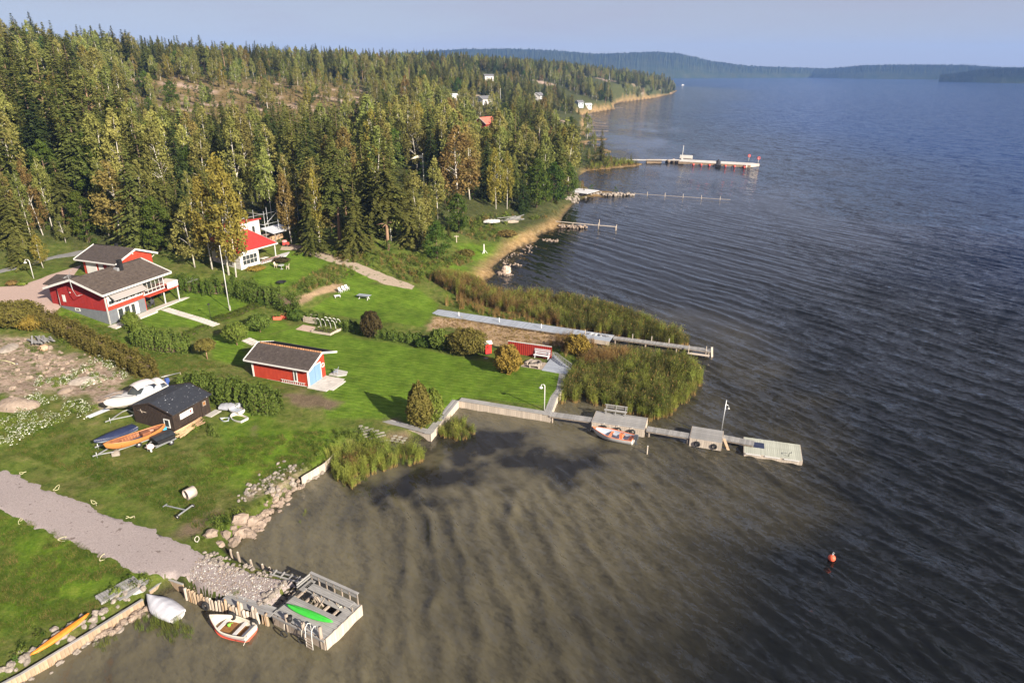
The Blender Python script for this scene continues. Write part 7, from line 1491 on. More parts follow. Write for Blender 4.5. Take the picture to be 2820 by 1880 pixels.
def boat(name, label, a, b, B, D, hull_m, in_m, rail_m, seats=(.2, .5, .78), seat_m=None, double=False, sheer=.25, floor_m=None, cat='boat', bow=.9, z=0.0, cover=None, lower_m=None, stern=.8, extra=None):
    """a = stern, b = bow (world)"""
    a, b = Vector(a), Vector(b); L_, an = seg(a, b); e = thing(name, label, cat, (a.x, a.y, z), an); R0 = hull_pts(L_, B, D, sheer=sheer, double=double, bow=bow, stern=stern); R1 = hull_pts(L_ * .96, B, D, sheer=sheer, scale=.90, double=double, bow=bow, stern=stern)
    for r in R1:
        for v in r: v.x += L_ * .02; v.z = max(v.z, D * .34)
    h_ = MB().loft(R0)
    if not double: h_.add(R0[0], [tuple(range(9))])
    h_.build('hull', hull_m, e)
    if lower_m:
        R2 = [[Vector((v.x, v.y * 1.015, v.z - .008)) for v in r if True] for r in R0]; 
        R2 = [[Vector((v.x, v.y, min(v.z, D * .42 + (r[0].z - D) * .6))) for v in r] for r in R2]; q = MB().loft(R2)
        if not double: q.add([Vector((v.x - .01, v.y, v.z)) for v in R2[0]], [tuple(range(9))])
        q.build('lower_hull', lower_m, e)
    q = MB().loft(R1)
    if not double: q.add(R1[0], [tuple(range(9))])
    q.build('interior', in_m, e)
    g = MB()
    for s in (0, 8): g.loft([[R0[i][s] + Vector((0, 0, .015)), R0[i][s] * 1 + Vector((0, math.copysign(.03, R0[i][s].y or (1 if s else -1)), .04)), R1[i][s] + Vector((0, 0, .045)), R1[i][s] + Vector((0, 0, .0))] for i in range(len(R0))])
    if not double: g.loft([[R0[0][k] + Vector((-.03, 0, .03)), R0[0][k] + Vector((.10, 0, .03))] for k in (0, 8)])
    g.loft([[R0[-1][0], R0[-1][8]], [R1[-2][0] + Vector((0, 0, .04)), R1[-2][8] + Vector((0, 0, .04))]])
    g.build('gunwale', rail_m, e)
    if floor_m:
        fl = MB(); ring = [R1[i][1] for i in range(1, len(R1) - 2)]; ring2 = [R1[i][7] for i in range(1, len(R1) - 2)]; fl.loft([[Vector((p_.x, p_.y * .93, D * .42)), Vector((q_.x, q_.y * .93, D * .42))] for p_, q_ in zip(ring, ring2)]).build('floor', floor_m, e)
    for s in seats:
        i = int(s * 14); wv_ = R1[i][8].y; MB().box((R1[i][8].x, 0, D * .78), (.28, wv_ * 1.94, .05)).build('thwart', seat_m or rail_m, e)
    if cover:
        cr_ = []
        for i in range(len(R0)):
            w_ = R0[i][8].y * 1.05 + .02; zz = R0[i][8].z + .03; hp_ = cover[1] * math.sin(math.pi * min(1, max(0, (i + .5) / 15))) ** .5 * (1 + .12 * math.sin(i * 2.1)); cr_.append([Vector((R0[i][8].x, w_ * c_, zz - .22 * (abs(c_) > .99) + hp_ * (1 - abs(c_) ** 1.4))) for c_ in (-1, -.98, -.6, -.25, 0, .25, .6, .98, 1)])
        q = MB().loft(cr_, False, False); q.add(cr_[0], [tuple(range(9))]); q.build('cover', cover[0], e)
    e['L'] = L_; return e
HW = mat('boat_white', (.52, .51, .50), (.45, .44, .43), scale=2, rough=.4, spec=.4); HC_ = mat('boat_cream', (.62, .56, .46), (.52, .46, .38), scale=2, rough=.6); HO = mat('boat_orange', (.66, .19, .08), (.72, .25, .12), scale=2, rough=.5); HR = mat('boat_red', (.62, .10, .06), (.70, .14, .09), scale=2, rough=.5); HG = mat('boat_bluegrey', (.29, .33, .40), (.36, .40, .46), scale=2, rough=.6); BRW = mat('bilge_brown', (.17, .075, .025), (.26, .13, .05), scale=4, rough=.4)
ob_ = boat('motorboat', 'orange and white open motorboat moored at the bench platform', U(*c4((1645, 1275))[0], .45), U(*c4((1345, 1198))[0], .6), 1.95, .72, HW, HG, HO, (.14, .30, .62), HO, floor_m=HG, z=-.10, sheer=.3)
MB().box((ob_['L'] * .30, .1, .85), (.35, .4, .45)).build('console', HO, ob_); MB().torus((ob_['L'] * .26, .1, 1.05), .16, .02, (1, 0, .4), 14, 6).build('steering_wheel', BLACK, ob_)
def outboard(e, x, z, m): o_ = MB().box((x - .22, 0, z + .35), (.42, .34, .46)).box((x - .2, 0, z + .08), (.3, .26, .12)).build('outboard', m, e); MB().box((x - .22, 0, z - .25), (.16, .10, .6)).box((x - .3, 0, z - .52), (.42, .05, .05)).build('shaft', m, o_); return o_
outboard(ob_, -.05, .62, mat('outboard_dark', (.06, .07, .09), (.10, .11, .13), rough=.4))
rw = boat('rowboat', 'old white rowing boat with a red bottom tied to the pile row', U(*c1((1625, 1175))[0], .5), U(*c1((1372, 1085))[0], .6), 1.75, .62, HW, HC_, HC_, (.08, .34, .72), HW, floor_m=BRW, z=-.08, lower_m=HR, sheer=.28)
p = Vector(rw.location); mb = MB(); mb.tube([(.1, .3, .62), (-.3, .8, .75), (-.7, 1.5, 1.0)], .018, 5).build('mooring_line', ROPE, rw)
e = thing('bailer', 'small green plastic bailer inside the old rowing boat', 'bailer', tuple(U(*c1((1485, 1135))[0], .32)), .4); MB().tube([(0, 0, 0), (0, 0, .2)], [.11, .14], 10).build('body', mat('bailer_green', (.20, .50, .05)), e); MB().tube([(.12, 0, .15), (.28, 0, .22)], .02, 5).build('handle', mat('bailer_green', (.20, .50, .05)), e)
boat('covered_boat', 'small boat under a white tarpaulin by the sea wall corner', U(*c1((1150, 1065))[0], .5), U(*c1((965, 955))[0], .5), 1.55, .55, HW, HC_, HW, (), z=-.05, cover=(mat('tarpaulin', (.42, .42, .46), (.50, .50, .54), scale=1.5, rough=.7, bump=.6, bscale=5), .38), sheer=.2)
ka, kb = G(*c1((205, 1352))[0]), G(*c1((588, 1078))[0]); ka.z += .12; kb.z += .12
kayak('kayak', 'orange kayak lying upside down on the stony shore behind the sea wall', ka, kb, .60, .36, mat('kayak_orange', (.58, .17, .015), (.64, .22, .03), rough=.5))
def csd(*q): return [(200 + a / 3.92, 1040 + b / 3.92) for a, b in q]
def trailer(label, a, b, wdt=1.5, wheels=1, zf=.45, name='boat_trailer', m=None):
    a, b = Vector(a), Vector(b); l2, an = seg(a, b); e = thing(name, label, 'trailer', (a.x, a.y, min(a.z, b.z)), an); m = m or STEEL
    for s in (-1, 1): MB().bar((0, s * wdt / 2, zf), (l2 * .68, s * wdt / 2, zf), .07, .10).bar((l2 * .68, s * wdt / 2, zf), (l2 * .92, 0, zf), .07, .10).build('side_rail', m, e)
    MB().bar((l2 * .90, 0, zf), (l2 * 1.0, 0, zf), .08, .10).build('drawbar', m, e)
    for x in (.03, .32, .60): MB().bar((l2 * x, -wdt / 2, zf + .03), (l2 * x, wdt / 2, zf + .03), .07, .08).build('crossmember', m, e)
    for k in range(wheels):
        for s in (-1, 1): w_ = MB().torus((l2 * (.22 + .13 * k), s * (wdt / 2 + .18), .30), .21, .09, (0, 1, 0), 16, 8).build('wheel', RUB, e); MB().tube([(l2 * (.22 + .13 * k), s * (wdt / 2 + .10), .30), (l2 * (.22 + .13 * k), s * (wdt / 2 + .24), .30)], .13, 10).build('rim', STEEL, w_)
    MB().tube([(l2 * .93, .0, .02), (l2 * .93, 0, zf + .3)], .035, 6).build('jockey_post', m, e); return e
# big motorboat on its trailer
ma, mb_ = G(*csd((1010, 130))[0]), G(*csd((420, 400))[0])
tr_a, tr_b = G(*csd((840, 330))[0]), G(*csd((360, 510))[0]); trailer('galvanised trailer under the large white motorboat', tr_a + (tr_a - tr_b).normalized() * 2.2, tr_b, 1.7, 2, .5)
bo = boat('motorboat', 'large white motorboat with windscreen and canvas top on a trailer behind the black shed', Vector(U(*csd((1010, 140))[0], 3.2)), Vector(U(*csd((400, 372))[0], 3.0)), 2.35, 1.10, HW, HG, HW, (), z=tr_b.z + .62, sheer=.25, bow=.75, lower_m=HC_); L_ = bo['L']
R0 = hull_pts(L_, 2.35, 1.10, sheer=.25, bow=.75); dk = MB().loft([[R0[i][0] + Vector((0, .06, .05)), Vector((R0[i][4].x, 0, R0[i][0].z + .22)), R0[i][8] + Vector((0, -.06, .05))] for i in range(8, 15)]); dk.build('foredeck', HW, bo)
MB().loft([[Vector((L_ * .76, -.35, 1.60)), Vector((L_ * .76, .35, 1.60))], [Vector((L_ * .92, -.12, 1.60)), Vector((L_ * .92, .12, 1.60))]]).build('deck_hatch', mat('hatch_grey', (.22, .21, .20)), bo)
MB().loft([[Vector((L_ * .50, -1.0, 1.30)), Vector((L_ * .60, -.7, 1.32)), Vector((L_ * .66, 0, 1.36)), Vector((L_ * .60, .7, 1.32)), Vector((L_ * .50, 1.0, 1.30))], [Vector((L_ * .42, -.92, 1.85)), Vector((L_ * .52, -.6, 1.88)), Vector((L_ * .56, 0, 1.9)), Vector((L_ * .52, .6, 1.88)), Vector((L_ * .42, .92, 1.85))]]).build('windscreen', GLASS, bo)
MB().loft([[Vector((x, y, z + (1 - abs(y) ** 2) * .22)) for y in (-1.0, -.6, 0, .6, 1.0)] for x, z in ((L_ * .54, 1.82), (L_ * .46, 2.02), (L_ * .34, 2.08), (L_ * .24, 2.02), (L_ * .20, 1.75))]).build('canvas_top', mat('canvas_beige', (.56, .51, .50), (.62, .57, .55), rough=.9), bo)
MB().loft([[Vector((x, y, z + (1 - abs(y) ** 2) * .25)) for y in (-1.05, -.6, 0, .6, 1.05)] for x, z in ((L_ * .19, 1.4), (L_ * .16, 1.75), (L_ * .08, 1.8), (L_ * .02, 1.35))]).build('stern_cover', mat('canvas_beige', (.56, .51, .50)), bo)
MB().tube([(L_ * .62, -.9, 1.36), (L_ * .82, -.62, 1.75), (L_ * 1.02, 0, 1.95), (L_ * .82, .62, 1.75), (L_ * .62, .9, 1.36)], .025, 6).build('bow_rail', STEEL, bo); outboard(bo, -.1, 1.1, mat('outboard_blue', (.03, .06, .22), (.05, .09, .28), rough=.4))
e_a, e_b = G(*csd((165, 435))[0]), G(*csd((385, 350))[0]); l2, an = seg(e_a, e_b); e = thing('metal_sheet', 'pale metal sheet leaning under the bow of the large motorboat', 'sheet', tuple(e_a), an)
for k in range(3): MB().box((l2 * (.17 + .33 * k), 0, .12), (l2 / 3 - .02, .75, .03)).build('panel', mat('sheet_pale', (.52, .55, .60), (.58, .60, .64)), e)
ml = G(*csd((1175, 15))[0]); e = thing('mast_pole', 'long thin pole sticking out behind the large motorboat', 'pole', (ml.x, ml.y, ml.z + .9), 0); d_ = Vector(G(*csd((1010, 80))[0])) - ml; MB().tube([(0, 0, 0), (d_.x * 1.2, d_.y * 1.2, .4)], .04, 6).build('pole', STEEL, e); MB().tube([(0, 0, -.9), (0, 0, .05)], .04, 6).build('prop', WOODT, e)
# varnished wooden boat on trailer
VAR = mat('varnished_wood', (.42, .165, .045), (.50, .22, .07), scale=1.4, rough=.35, spec=.5, stretch=(.4, 3, 3)); VAD = mat('varnished_dark', (.16, .055, .028), (.24, .10, .05), scale=2, rough=.4)
wa_, wb_ = G(*csd((1060, 560))[0]), G(*csd((440, 800))[0]); ta, tb = G(*csd((820, 680))[0]), G(*csd((225, 885))[0]); trailer('long light trailer under the varnished wooden boat', ta, tb, 1.1, 1, .42)
wz = tb.z + .5; wbo = boat('wooden_boat', 'varnished orange clinker boat with a dark interior on a trailer before the shed', Vector(U(*csd((1000, 520))[0], wz + .6)), Vector(U(*csd((385, 760))[0], wz + .5)), 1.75, .68, VAR, VAD, VAR, (.16, .30, .80), VAD, double=True, sheer=.45, z=wz)
L_ = wbo['L']; MB().box((L_ * .36, 0, .66), (.8, .7, .34)).build('engine_box', VAD, wbo); MB().box((L_ * .55, 0, .30), (1.6, .7, .04)).build('floor', mat('floor_blue', (.06, .08, .14)), wbo)
for k in range(9):
    for s in (-1, 1): MB().bar((L_ * (.42 + .05 * k), s * .70, .66), (L_ * (.42 + .05 * k), s * .42, .26), .03, .03).build('rib', VAR, wbo)
e = thing('chock', 'pinkish stone block propping the trailer drawbar', 'block', tuple(G(*csd((470, 835))[0])), .4); MB().box((0, 0, .18), (.7, .4, .42)).build('lower_block', ROCKW, e); MB().box((.1, 0, .46), (.4, .3, .14)).build('upper_block', ROCKW, e)
# small boat under a blue cover
ba_, bb_ = G(*csd((690, 600))[0]), G(*csd((280, 770))[0]); trailer('small low trailer under the blue covered dinghy', ba_, bb_ + (bb_ - ba_).normalized() * .3, 1.1, 1, .35)
boat('covered_boat', 'small grey dinghy under a dark blue cover behind the wooden boat', ba_ + Vector((0, 0, 0)), bb_, 1.5, .5, HG, HC_, HW, (), z=min(ba_.z, bb_.z) + .42, cover=(mat('cover_blue', (.012, .018, .05), (.022, .03, .075), scale=1.5, rough=.6), .25), sheer=.15)
# black covered utility trailer
ua, ub = G(*csd((1090, 670))[0]), G(*csd((790, 800))[0]); ut = trailer('grey utility trailer with a black tarpaulin in front of the shed', ua, ub, 1.3, 1, .5, 'utility_trailer'); l2, _ = seg(ua, ub); MB().prism([(.1, -.75), (l2 * .66, -.75), (l2 * .66, .75), (.1, .75)], .55, .95).build('box', BLACK, ut)
MB().loft([[Vector((x, y, 1.0 + .18 * (1 - abs(y)) + (.04 if k % 2 else 0))) for y in (-.82, -.8, -.4, 0, .4, .8, .82)] for k, x in enumerate(np.linspace(.02, l2 * .70, 7))]).build('tarpaulin', mat('tarp_black', (.018, .022, .026), (.04, .045, .05), rough=.45), ut); MB().bar((.2, 1.0, .6), (l2 * .8, 1.0, .55), .12, .05).build('mudguard', STEEL, ut)
e = thing('plastic_tank', 'pinkish plastic tank standing on the utility trailer drawbar', 'tank', tuple(G(*csd((850, 800))[0]))); MB().ball((0, 0, .62), .38, 12, 8, .06, 2, (1, .9, .85)).build('tank', mat('pink_plastic', (.58, .46, .46), (.66, .54, .52)), e); MB().tube([(0, 0, 0), (0, 0, .35)], .1, 8).build('foot', WHITE, e)
e = thing('blue_crate', 'light blue plastic crate between the wooden boat and the shed', 'crate', tuple(G(*csd((970, 580))[0])), .7); mb = MB()
for s in (-1, 1): mb.box((s * .38, 0, .28), (.05, .5, .5)); mb.box((0, s * .25, .28), (.72, .05, .5))
mb.build('sides', mat('crate_blue', (.04, .32, .55), (.06, .38, .60)), e); MB().box((0, 0, .05), (.74, .46, .05)).build('base', mat('crate_blue', (.04, .32, .55)), e)
# wood pile of poles at the shed
lp0 = G(*csd((1230, 560))[0]); wpile = thing('pole_pile', 'heap of peeled logs and poles stacked along the shed wall', 'log pile', tuple(lp0), sAn); rg = random.Random(4)
for k in range(26):
    r0 = rg.uniform(.05, .09); y = rg.uniform(-.75, .25); z = .08 + max(0, (.25 - abs(y + .2))) * 1.2 * rg.random(); a_ = rg.uniform(-.22, .22); l_ = rg.uniform(2.2, 3.6); x = rg.uniform(-.3, .5)
    MB().tube([(x - l_ / 2, y - a_ * l_ / 2, z + rg.uniform(0, .15)), (x + l_ / 2, y + a_ * l_ / 2, z + rg.uniform(0, .35))], [r0, r0 * .8], 7).build('log', LOG, wpile)
# dinghies by the laurel hedge
d0 = G(*csd((1840, 340))[0]); boat('dinghy', 'grey dinghy lying upturned by the laurel hedge', G(*csd((1600, 330))[0]), G(*csd((1830, 345))[0]), 1.4, .42, HG, HG, HG, (), z=d0.z + .1, cover=(mat('hull_grey', (.26, .27, .31), (.34, .35, .39)), .3))
boat('dinghy', 'old dinghy filled with boards in the middle of the three by the laurel hedge', G(*csd((1830, 400))[0]), G(*csd((1690, 345))[0]), 1.2, .40, HW, BRW, HW, (.3, .5, .7), HG, z=d0.z + .05)
boat('dinghy', 'square white dinghy with greenish rain water on the grass', G(*csd((1860, 470))[0]), G(*csd((1730, 415))[0]), 1.35, .42, HW, HC_, HW, (), floor_m=mat('green_water', (.20, .22, .10), rough=.2), z=d0.z - .35, bow=.35)
boat('dinghy', 'small grey tub lying in the grass beside the white dinghy', G(*csd((1690, 450))[0]), G(*csd((1600, 455))[0]), .85, .35, HG, HC_, HG, (), z=d0.z - .3)
# plank heap by the long hedge
p = G(*c2((290, 740))[0]); e = thing('plank_heap', 'heap of grey boards beside the long hedge on the rocky plot', 'plank pile', tuple(p), -.75); rg = random.Random(9)
for k in range(20): MB().box((rg.uniform(-.4, .4), rg.uniform(-1.3, 1.3), .12 + .045 * k * .6), (rg.uniform(2.2, 3.6), .2, .04), rz=rg.uniform(-.3, .3), ry=rg.uniform(-.05, .05)).build('board', WOODG, e)
# board stacks by the sea wall
p = G(*c1((770, 940))[0]); a, b = G(*c1((640, 985))[0]), G(*c1((890, 840))[0]); l2, an = seg(a, b); e = thing('dock_section', 'grey planked dock section lying on the grass by the sea wall', 'dock section', tuple(a), an)
pm = MB().box((0, 0, 0), (.17, 1.15, .05)).mesh('plank', WOODG)
for k in range(int(l2 / .19)): ob('plank', pm, e, (.1 + k * .19, 0, .28))
for y in (-.45, .45): MB().box((l2 / 2, y, .16), (l2, .1, .16)).build('joist', WOODG, e)
a, b = G(*c1((770, 965))[0]), G(*c1((975, 820))[0]); l2, an = seg(a, b); e = thing('plank_stack', 'loose long boards beside the dock section on the grass', 'plank pile', tuple(a), an)
for k in range(6): MB().box((l2 / 2 + random.uniform(-.2, .2), -.35 + .14 * k, .08 + .03 * (k % 3)), (l2 * random.uniform(.8, 1.05), .15, .05), rz=random.uniform(-.05, .05)).build('board', WOODG, e)
p = G(*c1((905, 920))[0]); e = thing('wall_bollard', 'white fibreglass scrap on the grass by the covered boat', 'scrap', tuple(p), .6); MB().ball((0, 0, .12), .4, 9, 6, .3, 5, (1.4, .5, .35)).build('shell', HW, e)
# concrete ring
p = G(*c1((1235, 300))[0]); e = thing('concrete_ring', 'concrete well ring lying on its side on the grass', 'concrete ring', (p.x, p.y, p.z), 1.0); mb = MB(); nn = 20; rings = []
for k in range(nn + 1):
    t = 2 * math.pi * k / nn; rings.append([Vector((x, r_ * math.cos(t), .46 + r_ * math.sin(t))) for x, r_ in ((-.45, .48), (.45, .48), (.45, .38), (-.45, .38), (-.45, .48))])
mb.loft(rings, False, False); mb.build('ring', mat('concrete_pale', (.42, .34, .29), (.54, .46, .40), scale=3, rough=.9), e); MB().box((0, 0, .03), (.9, .6, .06)).build('bed', GRAV_P, e)
# launching trolley
a, b = G(*c1((1070, 362))[0]), G(*c1((1210, 408))[0]); l2, an = seg(a, b); e = thing('launching_trolley', 'light T shaped launching trolley on the grass near the track', 'trolley', tuple(a), an); MB().bar((0, 0, .12), (l2, 0, .22), .08, .08).build('drawbar', STEEL, e); MB().bar((0, -.25, .12), (0, .25, .12), .06, .06).build('handle', STEEL, e); MB().bar((l2, -.95, .26), (l2, .75, .26), .1, .08).build('axle', STEEL, e)
for y in (-1.0, .8): w_ = MB().torus((l2, y, .18), .13, .06, (0, 1, 0), 14, 7).build('wheel', RUB, e); MB().tube([(l2, y - .05, .18), (l2, y + .05, .18)], .08, 8).build('rim', WHITE, w_)
# rope loops along the track
for i, (x, y) in enumerate(((150, 160), (370, 260), (612, 350), (848, 445), (135, 462), (408, 580), (668, 700))):
    p = G(*c1((x, y))[0]); side = 'far' if i < 4 else 'near'; k_ = i if i < 4 else i - 4; e = thing('rope_loop', 'white rope loop on the %s edge of the gravel track, %s from the left' % (side, ['first', 'second', 'third', 'fourth'][k_]), 'rope', tuple(p), i * 1.3)
    pts = [(.30 * math.cos(t) * (1 + .3 * math.sin(3 * t + i)), .17 * math.sin(t), .10 + .14 * math.sin(t * .5 + .3 * i) + (.25 if i < 4 else .0) * max(0, math.cos(t))) for t in np.linspace(0, 6.283, 18)]; MB().tube(pts, .020, 5).build('rope', ROPEY, e); MB().tube([(-.3, 0, -.1), (-.3, 0, .15)], .03, 6).build('peg', WOODT, e)
p = G(*c1((1280, 595))[0]); e = thing('rope_loop', 'white rope ring in the weeds by the boulders', 'rope', tuple(p)); MB().torus((0, 0, .35), .22, .025, (1, -.4, .3), 16, 5).build('rope', ROPE, e); MB().tube([(0, 0, -.1), (0, 0, .15)], .03, 6).build('peg', STEEL, e)

# ================================================================= garden things
p = G(*c3((640, 800))[0]); e = thing('compost_crate', 'pale wooden two bay compost crate against the garden hedge', 'crate', tuple(p), -.32)
for s in (-1, 1):
    for k in range(5): MB().box((0, s * .62, .12 + k * .2), (2.5, .04, .15)).build('slat', WOODP, e)
for x in (-1.25, 0, 1.25):
    for k in range(5): MB().box((x, 0, .12 + k * .2), (.04, 1.2, .15)).build('slat', WOODP, e)
MB().box((0, 0, .45), (2.4, 1.15, .8)).build('compost', mat('compost', (.06, .055, .02), (.11, .13, .04), scale=5, bump=1), e)
for i, (q0, q1, q2, lb_) in enumerate(((c4_ := ((632, 870), (760, 900), (690, 845)), None, None, 'nearer raised bed with white hoops on the lawn'), (((690, 852), (800, 878), (745, 830)), None, None, 'farther raised bed with white hoops beside the hedge'))):
    A, B, D = (Vector(G(*c3(t)[0])) for t in q0); l2, an = seg(A, B); v = Vector((-math.sin(an), math.cos(an), 0)); wd_ = max(1.0, (D - A).dot(v)); e = thing('raised_bed', lb_, 'raised bed', tuple(A), an)
    for y in (0, wd_): MB().box((l2 / 2, y, .14), (l2, .06, .34)).build('side_board', WOODP, e)
    for x in (0, l2): MB().box((x, wd_ / 2, .14), (.06, wd_ - .07, .335)).build('end_board', WOODP, e)
    MB().box((l2 / 2, wd_ / 2, .10), (l2 - .1, wd_ - .1, .3)).build('soil', mat('soil', (.05, .038, .025), (.09, .07, .045), bump=1), e)
    for k in range(4): MB().torus((.35 + (l2 - .7) * k / 3, wd_ / 2, .2), wd_ / 2 - .06, .035, (1, 0, 0), 14, 6, 0, math.pi).build('hoop', WHITE, e).scale = (1, 1, 1.7)
    rg = np.random.default_rng(i); P_ = np.c_[rg.uniform(.1, l2 - .1, 260), rg.uniform(.1, wd_ - .1, 260), rg.uniform(.28, .55, 260)]; V, Fq = leaf_cards(rg, P_, np.tile([0, 0, 1.0], (260, 1)), .11, .7); o_ = ob('plants', mesh_np('plants', V, Fq, False, [LF_LIM]), e, kind='stuff')
P_ = [Vector(G(*q)) for q in c3((525, 850), (575, 820), (660, 835), (625, 868))]; o = P_[0]; sb = MB().prism([(v.x - o.x, v.y - o.y) for v in P_], [v.z - o.z - .1 for v in P_], [v.z - o.z + .05 for v in P_]).build('gravel_bed', mat('bed_soil', (.36, .25, .20), (.46, .35, .29), scale=4, bump=1), loc=tuple(o)); struct(sb); sb['label'] = 'bare pinkish planting bed beside the raised beds'; sb['category'] = 'bed'
for i, (x, y) in enumerate(((402, 780), (452, 772))):
    p = G(*c3((x, y))[0]); e = thing('planter', 'red wooden planter by the clipped tree, %s of two' % ['left', 'right'][i], 'planter', tuple(p), .25); mb = MB()
    for s in (-1, 1): mb.box((0, s * .38, .22), (1.2, .05, .5)); mb.box((s * .58, 0, .22), (.05, .72, .5))
    mb.build('box', mat('planter_red', (.52, .09, .05), (.60, .13, .08)), e); MB().box((0, 0, .2), (1.1, .7, .36)).build('soil', mat('soil', (.05, .038, .025)), e)
    rg = np.random.default_rng(i + 5); Q = np.c_[rg.uniform(-.5, .5, 90), rg.uniform(-.3, .3, 90), rg.uniform(.4, .8, 90)]; V, Fq = leaf_cards(rg, Q, np.tile([0, 0, 1.0], (90, 1)), .12, .7); ob('plants', mesh_np('plants', V, Fq, False, [LF_LIM if i == 0 else LF_RUS]), e, kind='stuff')
def cg(*q): return [(780 + a / 7.35, 760 + b / 7.35) for a, b in q]
WG = mat('garden_white', (.60, .58, .60), (.68, .66, .67), rough=.6)
for i, (x, y) in enumerate(((1165, 340), (1235, 310), (1300, 285))): chair('deck_chair', 'white low armchair on the upper lawn, %s of three in a row' % ['left one', 'middle one', 'right one'][i], tuple(G(*cg((x, y))[0])), 2.65 - math.pi / 2, WG, low=True)
p = G(*cg((1095, 430))[0]); e = thing('footstool', 'white low footstool in front of the three armchairs', 'stool', tuple(p), .5)
for k in range(4): MB().box((0, -.3 + .2 * k, .3), (1.0, .17, .04)).build('slat', WG, e)
for x in (-.4, .4): MB().box((x, 0, .14), (.06, .7, .28)).build('leg', WG, e)
p = G(*cg((1640, 470))[0]); e = thing('garden_table', 'pale blue grey picnic table alone on the upper lawn', 'table', tuple(p), -.33)
for k in range(5): MB().box((0, -.42 + .21 * k, .72), (2.3, .19, .045)).build('plank', WOODB, e)
for x in (-.8, .8):
    for s in (-1, 1): MB().bar((x, s * .42, 0), (x, -s * .3, .70), .09, .06).build('leg', WG, e)
MB().bar((-.8, 0, .36), (.8, 0, .36), .06, .08).build('stretcher', WG, e)
pt = Vector(G(480 + 1930 / 6.533, 560 + 1180 / 6.533)); e = thing('garden_table', 'small round garden table on the white house lawn', 'table', tuple(pt)); MB().tube([(0, 0, .68), (0, 0, .73)], .55, 16, smooth=False).build('table_top', mat('table_grey', (.42, .44, .42)), e); MB().tube([(0, 0, 0), (0, 0, .68)], .05, 8).build('pedestal', STEEL, e); MB().tube([(0, 0, .0), (0, 0, .04)], .3, 10).build('base', STEEL, e)
chair('garden_chair', 'wicker chair left of the small round garden table', (pt.x - 1.0, pt.y + .3, gz(pt.x - 1, pt.y + .3)), 1.4, mat('wicker', (.50, .42, .33), (.58, .5, .4))); chair('garden_chair', 'wicker chair right of the small round garden table', (pt.x + 1.0, pt.y + .3, gz(pt.x + 1, pt.y + .3)), -1.4, mat('wicker', (.50, .42, .33)))
p = G(*c3((430, 545))[0]); e = thing('fire_bowl', 'dark round fire bowl on the white house lawn', 'fire bowl', tuple(p)); MB().tube([(0, 0, .18), (0, 0, .30), (0, 0, .45)], [.2, .6, .8], 16, cap=False).build('bowl', BLACK, e); MB().torus((0, 0, .45), .8, .03, n=24).build('rim', BLACK, e)
for k in range(3): MB().tube([(math.cos(k * 2.09) * .4, math.sin(k * 2.09) * .4, 0), (math.cos(k * 2.09) * .3, math.sin(k * 2.09) * .3, .25)], .03, 6).build('leg', BLACK, e)
p = G(*c2((1280, 385))[0]); hh = VZ(p.x, p.y, c2((1280, 330))[0][1]) - p.z; e = thing('rotary_clothes_line', 'rotary clothes line standing between the red house and the birches', 'clothes line', tuple(p)); MB().tube([(0, 0, -.1), (0, 0, hh)], .03, 6).build('pole', STEEL, e)
for k in range(4): a = k * math.pi / 2 + .3; MB().tube([(0, 0, hh - .3), (math.cos(a) * 1.5, math.sin(a) * 1.5, hh + .25)], .022, 5).build('arm', STEEL, e)
for r_ in (.6, .9, 1.2, 1.45): MB().tube([(math.cos(k * math.pi / 2 + .3) * r_, math.sin(k * math.pi / 2 + .3) * r_, hh - .3 + .55 * r_ / 1.5) for k in range(5)], .010, 4).build('line', WHITE, e)
p = G(*c8((1495, 625))[0]); e = thing('water_barrel', 'green plastic barrel below the tall bronze shrub', 'barrel', tuple(p)); MB().tube([(0, 0, 0), (0, 0, .3), (0, 0, .75)], [.26, .34, .36], 14).build('body', mat('barrel_green', (.02, .36, .12), (.03, .42, .15), rough=.5), e); MB().torus((0, 0, .75), .35, .03).build('rim', mat('barrel_green', (.02, .36, .12)), e)
p = G(*c8((1360, 660))[0]); e = thing('stump', 'pale tree stump under the tall bronze shrub', 'stump', tuple(p)); MB().tube([(0, 0, -.1), (.02, 0, .3), (0, .05, .75)], [.34, .26, .22], 9, smooth=False).build('trunk', BARK_P, e); MB().tube([(.2, 0, .4), (.5, .1, .7)], [.1, .05], 6).build('branch_stub', BARK_P, e)
st = ob('stepping_stones', None, loc=tuple(G(*c8((920, 740))[0]))); struct(st); st['label'] = 'square stepping slabs on the bank above the reeds'; st['category'] = 'paving'; o = Vector(st.location)
sm = MB().box((0, 0, 0), (.46, .36, .06)).mesh('slab', mat('slab_pale', (.22, .205, .165), (.30, .28, .23), jitter=.2))
for i in range(5):
    for j in range(5):
        x, y = 760 + i * 58 + j * 14, 678 + i * 17 + j * 28
        if (i + j) % 7 == 6: continue
        p = G(*c8((x, y))[0]); ob('slab', sm, st, (p.x - o.x, p.y - o.y, p.z - o.z + .01), .2 + random.uniform(-.1, .1))
for i in range(3):
    for j in range(3):
        p = G(*c8((1130 + i * 55 - j * 20, 780 + i * 12 + j * 26))[0]); ob('slab', sm, st, (p.x - o.x, p.y - o.y, p.z - o.z + .01), .2 + random.uniform(-.1, .1))
